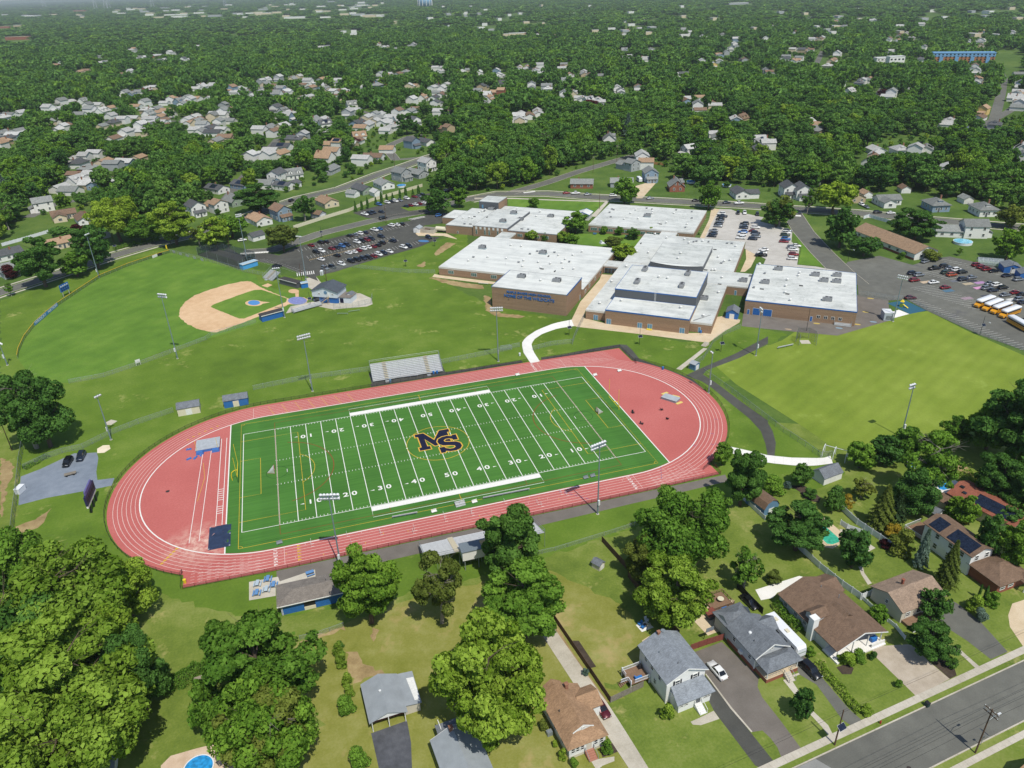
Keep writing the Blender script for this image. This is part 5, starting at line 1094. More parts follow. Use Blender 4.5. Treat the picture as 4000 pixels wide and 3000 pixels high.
SITES = [   # sheet, street angle, neighbourhood, sighted house feet
 (zP,62,'beyond the ball field',"430,975 540,915 725,895 770,945 790,990 890,990 970,1045 985,1090 570,1045 565,1080 560,1112 540,1140 430,1108 40,1045 90,1015 60,1182 60,1222 40,1252 130,1192 20,1292 1090,842 1150,842 1260,922 1275,978 1290,1014 1310,1052 1315,1088 1310,1130 1230,1125 1250,1188 1100,1192 1500,892 1560,905 1600,918 1650,902 1690,1032 1710,1064 1720,1094 1760,1122 1820,1135 1850,1172 1900,1094 1850,1052 1940,1005 1935,1042 1950,942 1960,1215 2140,835 2100,818 2010,795 1750,772 1820,865 2180,845 1000,432 1130,444 1180,460 1270,505 1210,512 1340,495 1470,475 1550,474 1370,535 1590,535 1680,415 1950,400 910,504 920,548 490,574 1130,644 750,624 1270,798 720,1405 690,1445 780,1495 680,1605 780,1625 880,1622 1090,1430 2190,1395 340,300 370,235 440,210 500,214 600,205 1830,220 1950,200 2120,205 210,275 120,295"),
 (zQ,58,'behind the school wood',"100,712 200,702 320,702 90,772 130,795 170,805 220,802 260,808 60,824 180,834 60,856 570,702 455,738 480,774 570,778 610,802 670,738 690,805 720,834 770,824 740,862 410,868 180,975 240,990 290,1014 270,1054 800,1015 880,1088 960,1104 1020,1034 1110,1084 1090,1044 1180,1124 510,1074 130,1134 240,1150 590,1174 400,1218 230,1295 690,1285 800,1275 110,1394 640,1495 1020,1385 600,1394 1230,654 1300,640 1080,674 1060,724 1090,744 1050,764 950,794 1580,604 1590,634 1640,694 1560,774 1610,804 1600,838 1540,864 1330,774 1350,904 1330,984 1560,924 1440,874 1630,984 1780,644 1930,664 2080,634 2090,684 2130,744 1990,844 2100,824 1960,784 2010,884 1060,400 1100,420 1230,435 1360,405 1090,145 1420,150 600,415 860,45 960,50 190,1570 350,1230"),
 (zR,70,'behind the school street',"60,614 130,594 240,594 200,630 290,634 440,594 620,660 670,665 780,674 500,694 470,738 560,724 170,764 300,764 450,854 530,834 600,884 740,884 1100,784 940,824 150,1025 60,1055 230,1004 310,794 1500,894 1640,904 1720,914 1600,954 1930,1055 840,1235 1770,1214 1120,1415 2150,1325 2170,1255 970,445 1210,444 1140,534 1110,564 1000,514 970,315 1000,284 950,255 1100,254 790,165 780,194 740,184 860,134 540,114 980,194 1040,190 1150,194 1480,268 1540,304 1650,334 1820,314 1930,364 1920,404 1890,444 1850,474 1800,494 1790,544 1640,564 1480,684 1990,534 2190,354 2190,644 100,304 220,314 370,334 1790,154 1500,234"),
 (zS,40,'near the blue apartments',"370,168 400,158 580,148 580,194 700,104 760,94 910,188 650,244 30,238 400,354 460,354 230,298 340,444 230,444 290,464 130,524 220,544 590,494 560,534 510,594 1050,464 1120,364 1220,354 1190,304 1140,314 1040,364 1330,364 1340,434 1310,534 1530,244 1230,194 1320,234 1720,374 1830,374 1830,424 1970,244 2110,304 2150,244 1840,294 1780,604 1790,644 1790,712 1790,742 2180,764 2150,834 2120,874 2180,894 2170,934 780,744 840,714 1060,844 390,1164 1270,1334 1360,1314 1560,1080 2180,1334 2180,1404 1540,1484 890,1434"),
]
WPICK = ['white']*16+['cream']*3+['grey']*2+['tan']*1+['blue']*2+['brick'];RPICK = ['pale grey']*8+['grey']*6+['dark grey']*2+['brown']*2+['tan']*2
SEEN = {}
for zz,sa,where,data in SITES:
    for q in data.split():
        x,y = map(float,q.split(','));p = zz(x,y)
        kind = random.choice(['ranch','ranch','two','two','cape','ell','split','hip']);wl_,rf = random.choice(WPICK),random.choice(RPICK)
        rz = R_(sa-90+random.choice((0,0,90,180))+random.uniform(-7,7));far = 'far ' if dist_to(p) > 900 else ''
        lab = f"{far}{wl_} {PDESC[kind]} under {rf} roof {where}"
        put_house(kind,p,rz,wl_,rf,lab,lab.replace(' house',' houses').replace('bungalow','bungalows'),random.uniform(1.08,1.28),sol=random.choice((0,0,0,0,0,-1,1)) if dist_to(p) < 700 else False)
MIDH = [  # closer houses, each its own
 (zK,60,575,'ranch',-58,'white','dark grey','white house with solar panels beside the road, next to a white fence',-1),(zK,110,690,'ell',-60,'grey','grey','grey bungalow with brick steps behind the dark red shrub',0),(zK,385,160,'two',-70,'white','grey','white two storey house near the parked cars across the road',0),
 (zK,560,225,'ell',-75,'cream','brown','cream house with big brown roof and wooden deck',0),(zK,740,260,'ranch',20,'white','brown','long low house beside the dark red bush',0),(zK,500,480,'ranch',-60,'cream','tan','tan roofed house with a boat trailer beside it',0),(zK,850,390,'cape',30,'grey','grey','grey cape house half hidden by the dark road oak',0),
 (zK,1700,195,'two',25,'white','dark grey','grey and white house with solar panels behind the corner tree',1),(zK,1880,165,'split',30,'white','tan','white split level house with tan roof above the road',0),(zK,2030,110,'cape',30,'green','grey','grey-green gabled house beside the white split level house',0),(zK,2190,260,'garage',30,'white','tan','white garage next to the white awning house',0),
 (zL,110,110,'ranch',40,'white','dark grey','solar roofed house in the tree row above the road',-1),(zL,330,75,'ranch',40,'blue','dark grey','blue-grey house with a large solar roof',-1),(zL,690,85,'ell',45,'white','dark grey','white house with two solar roofs in the trees',-1),(zL,480,380,'ranch',22,'white','tan','white house with white metal awnings at the bend',0),(zL,665,340,'two',25,'blue','brown','pale blue two storey house with brown roof',0),
 (zL,1060,225,'ranch',20,'cream','tan','cream house with tan roof behind the cream fence',0),(zL,450,520,'garage',-60,'white','dark grey','dark roofed garage beside the white parked car',0),(zL,985,330,'garage',40,'grey','brown','weathered shed behind the cream fence',0),(zL,1550,70,'ranch',15,'white','grey','white house with grey roof at the end of the cream fence',0),(zL,1370,115,'ranch',25,'green','dark grey','grey-green house with dark solar roof by the above ground pool',1),(zL,1480,140,'garage',20,'white','pale grey','white shed by the pool behind the cream fence',0),
 (zL,1280,150,'garage',45,'white','grey','small white garage behind the young evergreens',0),(zL,600,40,'garage',30,'blue','grey','tiny blue shed behind the solar roofs',0),
 (zQ,830,925,'cape',-80,'white','grey','tall white gable end house with wide yard',0),(zQ,1240,1060,'cape',-70,'white','pale grey','white house with large pale roof near the cul de sac',0),(zQ,1370,1085,'two',20,'white','dark grey','white house with dark roof next to the large pale roof',0),(zQ,600,1095,'cape',-75,'white','dark grey','white gable house with a steep solar roof',1),(zQ,895,1205,'cape',-85,'white','tan','white gable house beside the dark red tree',0),(zQ,330,1540,'cape',-80,'white','grey','white gable house among the trees by the road',0),
 (zQ,1650,1145,'split',25,'tan','brown','tan house with brown roof by the curving street',0),(zQ,1480,1465,'two',25,'white','pale grey','white two storey house against the wood edge',0),(zQ,1260,1555,'two',30,'grey','grey','large grey house by the road bend',0),(zQ,1395,1525,'ranch',30,'grey','grey','low grey house beside the large grey house',0),(zQ,1470,1250,'ranch',25,'white','dark grey','house with bright solar panels near the curving street',1),(zQ,1350,1275,'two',30,'blue','dark grey','blue house behind trees near the curving street',0),
 (zR,515,775,'cape',-75,'green','grey','grey-green gable house beside white patio',0),(zR,660,890,'cape',-70,'white','pale grey','white house with solar roof beside the dark red garden tree',1),(zR,1980,1050,'cape',-60,'tan','brown','big tan house with brown roofs and red deck',0),(zR,1530,1345,'two',-80,'white','pale grey','tall white house with front porch between big trees',0),(zR,1010,1465,'split',20,'grey','grey','grey house with chimney behind the street corner',0),(zR,1190,1560,'two',-15,'blue','grey','blue-grey two storey house with parked trailers in front',0),
 (zR,945,1605,'ranch',68,'grey','grey','low grey roofed house behind the round street tree',0),(zR,605,1615,'ranch',65,'brick','grey','red brick house at the street corner',0),(zR,1415,1640,'cape',-20,'brick','grey','brick cape with white dormers and a solar panel',0),
 (zN,1300,150,'ell',-15,'white','dark grey','white and dark grey house with small front gable',0),(zN,1720,145,'two',-18,'white','dark grey','white twin house with solar panels on its upper roof',1),(zN,1830,160,'two',-18,'white','dark grey','right half of the white twin house with solar panels',1),
 (zO,720,180,'ranch',-10,'tan','tan','tan roofed house behind the tall bright tree',0),(zO,835,155,'garage',-10,'white','tan','small white garage beside the tan roofed house',0),(zO,1020,210,'ell',-105,'white','grey','white house with grey roof and front gable across the street',0),(zO,1440,260,'hip',-15,'blue','grey','pale blue bungalow with hip roof across the street',0),(zO,1850,300,'hip',-18,'white','grey','white bungalow with hip roof and dormer across the street',0),(zO,1170,110,'garage',-20,'white','brown','dark gabled shed behind the street houses',0),(zO,1700,200,'garage',-15,'white','grey','white garage between the two hip roofed bungalows',0),
 (zO,1560,480,'ranch',60,'white','grey','white house with patio doors beside the round pool',0),(zO,1760,490,'two',65,'white','grey','white two storey house behind the round pool',0),
 (zS,1850,990,'two',-60,'yellow','tan','yellow two storey house by the far street',0),(zS,1820,1040,'ranch',-60,'white','brown','white house in front of the yellow house',0),(zS,1660,1120,'cape',-60,'blue','grey','pale blue gable house among trees',0),(zS,1950,1110,'hip',-50,'grey','dark grey','dark roofed bungalow near the yellow house',0),(zS,620,750,'two',-60,'white','grey','tall white house at the far street with porch',0),(zS,700,815,'cape',-65,'white','pale grey','white gable house with big white front at the far street',0),(zS,1140,790,'ell',-60,'white','grey','white house with blue-grey roof and solar panel at the far street',1),(zS,340,1110,'two',-60,'tan','pale grey','tall tan house with big gable among trees',0),(zS,930,1325,'ranch',-15,'white','pale grey','low white house with garage below the green clearing',0),(zS,1130,1330,'hip',-15,'white','pale grey','small white house with pointed roof below the green clearing',0),(zS,2170,660,'ranch',60,'white','grey','wide grey roofed building at the far street',0),(zR,1740,590,'two',-20,'yellow','pale grey','bright yellow flat building at the far avenue',0),
]
# further rows of the same streets, too small to tell apart: one mass of gabled roofs
FM = [WALLC['white'],WALLC['cream'],WALLC['grey'],ROOFC['pale grey'],ROOFC['grey'],ROOFC['brown'],ROOFC['tan']];fh = MB()
def far_house(p,rz):
    q = MB();w,d,h,r = random.uniform(8,10),random.uniform(10,14),random.choice((3.0,3.2,5.4)),random.uniform(1.8,2.6);wi,ri = random.choice((0,0,0,0,1,2)),random.choice((3,3,3,4,4,5,6))
    gable_wall(q,w,d,h,r,mi=wi);gable_roof(q,w,d,h,r,.4,mi=ri);c_,s_ = math.cos(rz),math.sin(rz);o = len(fh.v)
    fh.v += [(p[0]+x*c_-y*s_,p[1]+x*s_+y*c_,z) for x,y,z in q.v];fh.f += [tuple(o+i for i in f) for f in q.f];fh.m += q.m;HOUSES.append((p[0],p[1],'row'))
for zz,sa,where,data in SITES:
    for q in data.split():
        x,y = map(float,q.split(','));p = zz(x,y)
        if dist_to(p) < 560: continue
        for k in (-1,1,2):
            if random.random() < (.42 if k != 2 else .12):
                a = R_(sa+random.uniform(-6,6));d = k*random.uniform(15,18);n = Vector((p.x+math.cos(a)*d,p.y+math.sin(a)*d))
                if min(math.dist(n,h[:2]) for h in HOUSES) > 12: far_house(n,R_(sa-90+random.choice((0,90)))+random.uniform(-.1,.1))
for i in range(170):
    p = at(random.uniform(0,1500),random.uniform(2,70)**1.0) if i < 110 else at(random.uniform(1300,4000),random.uniform(25,150))
    w,d,h = random.uniform(20,70) if i < 110 else random.uniform(12,22),random.uniform(14,30),random.uniform(5,9);q = len(fh.v);fh.box((p.x,p.y,0),(w,d,h),random.uniform(-.4,.1),random.choice((0,0,1,2)));fh.m[-5] = 3
    HOUSES.append((p.x,p.y,'flat',w,h))
tag(fh.build('distant_houses',FM),'scatter of small pale roofed houses and sheds among the far trees','houses',kind='stuff')
for zz,x,y,k,a,wl_,rf,lab,sol in MIDH: put_house(k,zz(x,y),R_(a),wl_,rf,lab,None,1.1,sol)
for o in list(PROTO.values()):
    def kill(q):
        for k in kids(q): kill(k)
        bpy.data.objects.remove(q)
    kill(o)
PROTO.clear();KIDS.clear()
# long low hall by the east lot
def simple_house(name,label,cat,corner,rz,w,d,h,rise,wall,roof,along='y',ov=.5,hip=False,brick_base=0):
    o = thing(name,label,cat,corner,rz);q = MB();gable_wall(q,w,d,h,rise if not hip else 0,along=along if not hip else 'n');part('wall',q,wall,o)
    r = MB();(hip_roof(r,w,d,h,rise,ov) if hip else gable_roof(r,w,d,h,rise,ov,along=along));part('roof',r,roof,o);return o
e0,e1 = zO(760,500),zO(1230,690);mid = (e0+e1)/2;a_ = ang(e0,e1);nrm = Vector((-math.sin(a_),math.cos(a_),0));Lh = math.dist(e0[:2],e1[:2])
hall = simple_house('parish_hall','long low hall with weathered grey roof and brick base by the east lot','hall',mid+nrm*6.5,a_,Lh+4,13,3.2,2.8,WALLC['white'],ROOFC['tan'],'x')
part('brick_base',MB().box((0,-6.52,0),(Lh+4.1,.12,.9)),WALLC['brick'],hall)
for k in range(7): window(hall,-Lh/2+2+k*Lh/7,-6.54,1.8,0,1.6,1.2)
for y in (-2.5,2.5): window(hall,Lh/2+2.03,y,1.7,math.pi/2,1.6,1.3)
# apartment block under construction
b0,b1 = zS(1415,545),zS(1952,545);a_ = ang(b0,b1);Lb = math.dist(b0[:2],b1[:2])
ap = thing('apartment_block','long apartment block under construction, blue wrap above orange brick sheathing','building',b0,a_);M_WRAP = mat('house_wrap_blue','#6f9cc4',.7,.1,.2);M_SHEA = mat('sheathing_orange','#a8714e',.8,.15,.2)
part('upper_wall',MB().box((Lb/2,8,8.3),(Lb,16,5.0)),M_WRAP,ap);part('lower_wall',MB().box((Lb/2,8,0),(Lb-.4,15.8,8.3)),M_SHEA,ap);part('roof',MB().box((Lb/2,8,13.3),(Lb+.6,16.6,.5)),M_WRAP,ap)
for k in range(4): part('blue_bay',MB().box((Lb*(.14+.25*k),-.1,.2),(Lb*.06,1.0,8.0)),M_WRAP,ap)
for j in range(4):
    for k in range(16): part('window',MB().box((Lb*(k+.5)/16,-.02,1.0+j*3.15),(Lb/40,.25,1.7)),M_GLD,ap)
HOUSES.append((*((b0+b1)/2)[:2],'flat',Lb,13))
# water tower far behind the wood
wt = zQ(1463,75);wd_ = dist_to(wt);rw_ = 52/2.212*wd_/FPX
tower = thing('water_tower','pale blue water tower with white ribs rising over the far wood','water tower',wt)
part('tank',MB().lathe([(rw_*.55,0),(rw_*.55,14),(rw_,18),(rw_*1.04,40),(rw_,62),(rw_*.6,70),(.5,73)],n=24),mat('tower_blue','#7fa6c4',.6,.1,.05),tower,True)
for k in range(12): a = k*math.pi/6;part('rib',MB().tube((rw_*1.06*math.cos(a),rw_*1.06*math.sin(a),16),(rw_*1.06*math.cos(a),rw_*1.06*math.sin(a),62),rw_*.05,n=5),M_TRIM,tower)
# power line pylons on the horizon
for i,(x,y) in enumerate(((385,62),(830,85),(918,85),(945,80),(1322,70),(1950,70))):
    p = zP(x,y);d = dist_to(p);H_ = 62*d/FPX/2.212*1.6;o = thing('pylon',f'steel power pylon on the horizon, {ORD[i]} counted from the cream warehouse','pylon',p,.3,'power pylons on the horizon');w = H_*.11
    for sx_,sy_ in ((-1,-1),(1,-1),(1,1),(-1,1)): part('leg',MB().tube((sx_*w,sy_*w,0),(sx_*w*.15,sy_*w*.15,H_),H_*.009,n=4),M_LAMPG,o)
    for k in range(3): part('crossarm',MB().box((0,0,H_*(.72+.12*k)),(H_*(.34-.06*k),H_*.015,H_*.015)),M_LAMPG,o)
    for k in range(5): z = H_*(.08+.16*k);q = w*(1-.85*z/H_);part('brace',MB().tube((-q,-q,z),(q*.85,-q*.85,z+H_*.14),H_*.005,n=3),M_LAMPG,o)
# industrial sheds and apartment rows on the horizon
for i,(zz,x,y,w,d,h,wl_,lab) in enumerate(((zP,560,70,150,60,9,'white','widest white warehouse on the horizon'),(zP,690,98,110,40,8,'brick','reddish brick works on the horizon beside the white warehouse'),(zP,300,40,140,60,9,'cream','cream warehouse on the horizon at the pylons'),(zP,1150,60,160,40,7,'white','long low white plant roof on the horizon'),(zP,150,345,75,16,9,'brick','long brick apartment row at the wood edge'),(zP,40,245,40,16,8,'brick','brick apartment house above the long brick row'),(zP,150,235,34,16,8,'tan','tan apartment house above the long brick row'),
        (zQ,345,160,110,35,7,'white','long white flat building behind the far trees'),(zQ,60,125,90,40,8,'cream','cream flat roofed building behind the far trees'),(zR,40,310,40,18,6,'cream','cream flat building at the dark wood'),(zR,1960,40,90,40,7,'grey','grey flat warehouse beyond the far avenue'),(zS,1000,545,22,12,7,'white','white box house below the far corner'),(zS,1110,555,22,12,10,'white','taller white box house below the far corner'),(zP,40,60,120,60,8,'grey','grey warehouse at the hazy edge of the horizon'),(zQ,560,60,60,30,7,'white','white flat building far behind the wood'))):
    p = zz(x,y);o = thing('flat_roofed_building',lab,'building',p,R_(-15));k = 1.0
    part('wall',MB().prism([(-w/2,0),(w/2,0),(w/2,d),(-w/2,d)],0,h,cap=False),WALLC[wl_],o);part('roof',MB().box((0,d/2,h),(w+.6,d+.6,.5)),M_ROOF if wl_ != 'brick' else WALLC['tan'],o)
    nb = max(4,int(w/9))
    if dist_to(p) < 1500:
        for k in range(nb): part('window',MB().box((-w/2+(k+.5)*w/nb,-.05,h*.55),(w/nb*.5,.2,h*.2)),M_GLD,o)
    HOUSES.append((p[0],p[1],'flat',w,h))
# ------------------------------------------------------------------ the wooded suburb: trees between and behind the houses
EDGE = [(-400,520),(0,520),(70,470),(200,455),(240,475),(460,470),(500,440),(560,415),(700,400),(780,380),(830,352),(905,345),(930,418),(960,432),(1060,410),(1200,390),(1255,352),(1330,345),(1450,362),(1480,400),(1600,402),(1700,410),(1790,418),(1900,418),(2000,425),(2120,450),(2212,475),(2700,510)]
ex = np.array([p[0] for p in EDGE])/.553;ey = np.array([p[1] for p in EDGE])/.553
def scatter(r0,r1,sp):
    n = int(1.35*(r1*r1-r0*r0)*.72/(sp*sp));r = np.sqrt(rng.uniform(r0*r0,r1*r1,n));a = YAW+rng.uniform(-.68,.68,n)
    return np.c_[CAM[0]+r*np.sin(a),CAM[1]+r*np.cos(a)]
def look_many(P_):
    q = (np.c_[P_,np.zeros(len(P_)) if P_.shape[1] == 2 else []][:,:3]-CAM)@RT.T
    return 2000+FPX*q[:,0]/q[:,2],1500-FPX*q[:,1]/q[:,2],q[:,2]
def poisson(P_,sp):
    cell = {};keep = []
    for i,(x,y) in enumerate(P_):
        c_ = (int(x//sp),int(y//sp));ok = True
        for dx in (-1,0,1):
            for dy in (-1,0,1):
                for j in cell.get((c_[0]+dx,c_[1]+dy),()):
                    if (P_[j,0]-x)**2+(P_[j,1]-y)**2 < sp*sp: ok = False;break
                if not ok: break
            if not ok: break
        if ok: cell.setdefault(c_,[]).append(i);keep.append(i)
    return P_[keep]
near_ = poisson(scatter(330,1150,7.5),8.2);mid_ = poisson(scatter(1150,2300,13),12.5);far_ = poisson(scatter(2300,9000,42),34)
P_ = np.r_[near_,mid_];px,py,dz = look_many(P_)
ok = (py < np.interp(px,ex,ey)) & (px > -500) & (px < 4500) & (py > -70)
P_,px,py,dz = P_[ok],px[ok],py[ok],dz[ok]
# roads stay open
RD = []
for o in COL.objects:
    if o.get('kind') == 'structure' and ('road' in o.name or 'street' in o.name or 'cul_de' in o.name or 'lot' in o.name.split('_')):
        vs = np.array([v.co[:2] for v in o.data.vertices]);n = len(vs)//2
        if 'lot' in o.name: continue
        c_ = (vs[:n]+vs[n:])/2;w = np.linalg.norm(vs[0]-vs[n])/2
        for a,b_ in zip(c_,c_[1:]): RD.append((a,b_,w))
bad = np.zeros(len(P_),bool)
for a,b_,w in RD:
    d = b_-a;t = np.clip(((P_-a)@d)/max(d@d,1e-6),0,1);bad |= np.linalg.norm(P_-(a+t[:,None]*d),axis=1) < w+2.2
h_ = 9.5+11.5*rng.beta(2.2,2.0,len(P_));wd = h_*rng.uniform(.68,1.0,len(P_))
big_ = ((px*.553 > 925) & (px*.553 < 1275) & (py*.553 > 285)) | ((px*.553 > 225) & (px*.553 < 480) & (py*.553 > 330) & (py*.553 < 480))
h_[big_] = rng.uniform(15,21,big_.sum());wd[big_] = h_[big_]*rng.uniform(.62,.85,big_.sum())
ph = h_/dz*FPX;pw = wd/dz*FPX
hide = rng.random(len(P_))
for q in HOUSES:
    d2 = np.hypot(P_[:,0]-q[0],P_[:,1]-q[1]);big = q[2] == 'flat'
    bad |= d2 < (wd/2+(4.2 if not big else q[3]/2))
    hx,hy,hd = look((q[0],q[1],0));s = FPX/hd;hw = (6.2 if not big else q[3]/2)*s;hh = (6.5 if not big else q[4])*s
    near_h = (px+pw*.45 > hx-hw) & (px-pw*.45 < hx+hw) & (py > hy-hh*.4) & (dz < hd+2) & (hide < (.93 if not big else 1.0))
    room = np.clip((py-(hy-hh*.25))*dz/FPX,0,99)                 # a tree in front of a visible house stays below its sills
    cut = near_h & (h_ > room);wd[cut] *= np.clip(room[cut]/h_[cut],.35,1);h_[cut] = room[cut]
    bad |= cut & (room < 3.5)
for c_ in CROWNS: bad |= np.hypot(P_[:,0]-c_[0],P_[:,1]-c_[1]) < (wd/2+c_[2])*.55
# open greens seen between the far trees
for zz,x0,x1,y0,y1 in ((zP,1010,1330,200,260),(zR,0,110,115,185),(zR,930,1170,205,240),(zS,880,1400,1195,1290),(zS,1940,2212,440,600),(zQ,940,1500,1195,1330),(zQ,1050,1500,1330,1500),(zS,1850,2212,880,1010),(zS,430,500,410,620)):
    a = zz(x0,y0);lx,ly,_ = look(a);ux,uy,_ = look(zz(x1,y1));bad |= (px > lx) & (px < ux) & (py > ly) & (py-ph*.6 < uy)
ph = h_/dz*FPX
P_,dz,h_,wd,px,py = P_[~bad],dz[~bad],h_[~bad],wd[~bad],px[~bad],py[~bad]
onscr = (px > -60) & (px < 4060) & (py > 0)
order = np.argsort(-(wd/dz)*onscr);NI = 235
KIND = ['round','spread','layer','layer','tall','round'];
HX = np.array([q[:2] for q in HLOOK])
def where_is(x,y,p):
    v = (x*.553,y*.553)
    if 905 < v[0] < 1290 and v[1] > 255: return 'in the dense wood behind the school'
    side = 'ball field side' if v[0] < 520 and v[1] > 330 else 'bent road side' if v[0] < 930 else 'school street side' if v[0] < 1650 else 'east lot side'
    d = np.hypot(*(HX-p).T);j = int(np.argmin(d))
    return f'by a {HLOOK[j][2]}, {side}' if d[j] < 20 else f'away from houses, {side}'
ind = order[:NI];rest = order[NI:]
for i in ind:
    k = random.choice(KIND) if random.random() > .1 else random.choice(('conifer','thin'));lm = random.choice(('wood','wood','wood','mid','mid','dark','dark','bright')) if k != 'conifer' else random.choice(('pine','blue'))
    sz = 'tall' if h_[i] > 16.5 else 'low' if h_[i] < 11.5 else 'middling'
    lab = f"{sz} {TONE[lm].replace('yellow-green', 'green')} {SHAPE[k].replace('half bare tree with grey branches', 'half bare tree').replace('tall oval', 'oval').replace('broad layered', 'layered').replace('wide spreading', 'spreading').replace('round crowned', 'round')} {where_is(px[i], py[i], P_[i])}"
    plant(P_[i],h_[i],wd[i],k,lm,lab,lab,lod='mid',var=random.randint(0,1))
print('individual fill trees',len(ind),'rest',len(rest),'far',len(far_))
# everything smaller in view reads as one wood
def forest(name,label,pts,hs,ws,kinds,lod):
    src = bpy.data.collections.new(name+'_sources')
    for k,lm,v in kinds:
        tm,cm = tree_kit(k,lm,lod,v);o = bpy.data.objects.new('wood_source',cm);src.objects.link(o)
    me = bpy.data.meshes.new(name);n = len(pts);me.vertices.add(n);me.vertices.foreach_set('co',np.c_[pts,np.zeros(n)].ravel())
    sc = np.c_[ws/8.4,ws/8.4,hs/10.0].astype(np.float32)
    a = me.attributes.new('tsc','FLOAT_VECTOR','POINT');a.data.foreach_set('vector',sc.ravel())
    a = me.attributes.new('trot','FLOAT_VECTOR','POINT');a.data.foreach_set('vector',np.c_[np.zeros((n,2)),rng.random(n)*6.28].astype(np.float32).ravel())
    a = me.attributes.new('tid','INT','POINT');a.data.foreach_set('value',rng.integers(0,len(kinds),n).astype(np.int32))
    o = bpy.data.objects.new(name,me);COL.objects.link(o);tag(o,label,'wood',kind='stuff')
    ng = bpy.data.node_groups.new(name,'GeometryNodeTree');ng.interface.new_socket('Geometry',in_out='INPUT',socket_type='NodeSocketGeometry');ng.interface.new_socket('Geometry',in_out='OUTPUT',socket_type='NodeSocketGeometry')
    N = ng.nodes;gi = N.new('NodeGroupInput');go = N.new('NodeGroupOutput');ip = N.new('GeometryNodeInstanceOnPoints');ci = N.new('GeometryNodeCollectionInfo')
    ci.inputs[0].default_value = src;ci.inputs['Separate Children'].default_value = True;ci.inputs['Reset Children'].default_value = True;ip.inputs['Pick Instance'].default_value = True
    mp_ = N.new('GeometryNodeMeshToPoints');ng.links.new(gi.outputs[0],mp_.inputs[0]);ng.links.new(mp_.outputs[0],ip.inputs['Points']);ng.links.new(ci.outputs[0],ip.inputs['Instance'])
    for nm,sk,ty in (('tsc','Scale','FLOAT_VECTOR'),('trot','Rotation','FLOAT_VECTOR'),('tid','Instance Index','INT')):
        na = N.new('GeometryNodeInputNamedAttribute');na.data_type = ty;na.inputs[0].default_value = nm;ng.links.new(na.outputs[0],ip.inputs[sk])
    ng.links.new(ip.outputs[0],go.inputs[0]);md = o.modifiers.new('wood','NODES');md.node_group = ng;return o
# low garden growth between the houses
Q_ = poisson(scatter(330,820,9),7.0);qx,qy,qd = look_many(Q_);ok = (qy < np.interp(qx,ex,ey)+12) & (qx > -300) & (qx < 4300);Q_ = Q_[ok];bad = np.zeros(len(Q_),bool)
for a,b_,w in RD:
    d = b_-a;t = np.clip(((Q_-a)@d)/max(d@d,1e-6),0,1);bad |= np.linalg.norm(Q_-(a+t[:,None]*d),axis=1) < w+2.0
for q in HOUSES: bad |= np.hypot(Q_[:,0]-q[0],Q_[:,1]-q[1]) < 8.5
Q_ = Q_[~bad];qh = rng.uniform(2.0,4.6,len(Q_))
FK = [('round','wood',0),('spread','wood',1),('layer','wood',0),('layer','dark',1),('round','dark',1),('tall','wood',0),('spread','mid',0),('layer','mid',1),('round','wood',1),('layer','wood',1)]
close = dz[rest] < 760;r1,r2 = rest[close],rest[~close]
forest('suburban_wood','mass of green trees filling the streets behind the school',P_[r1],h_[r1],wd[r1]*1.05,FK,'mid')
forest('distant_wood','far tree cover stretching towards the horizon',P_[r2],h_[r2]*1.05,wd[r2]*np.where(dz[r2] > 1150,1.35,1.05),FK,'far')
forest('garden_shrubs','low shrubs and young trees in the gardens behind the school',Q_,qh,qh*rng.uniform(.8,1.3,len(Q_)),[('round','mid',0),('layer','dark',0),('round','bright',1),('layer','wood',1)],'far')
fx,fy,fd = look_many(far_);k = (fx > -300) & (fx < 4300) & (fy > -80)
clear = np.zeros(len(far_),bool)
for q in HOUSES:
    if q[2] == 'flat':
        hx,hy,hd = look((q[0],q[1],0));s = FPX/hd;clear |= (abs(fx-hx) < q[3]/2*s+12) & (fy > hy-q[4]*s) & (fy < hy+16*s)
far_ = far_[k & ~clear];n = len(far_);vf = scatter(9000,26000,150);vx,vy,vd = look_many(vf);vf = vf[(vx > -300) & (vx < 4300) & (abs(vf[:,0]) < 13700) & (vf[:,1] < 23700)];hf = rng.uniform(11,16,n);
forest('horizon_wood','hazy woods at the horizon',far_,hf,hf*rng.uniform(2.6,3.6,n),FK,'far')
forest('horizon_wood','last band of woods under the horizon',vf,rng.uniform(12,17,len(vf)),rng.uniform(90,150,len(vf)),FK,'far')
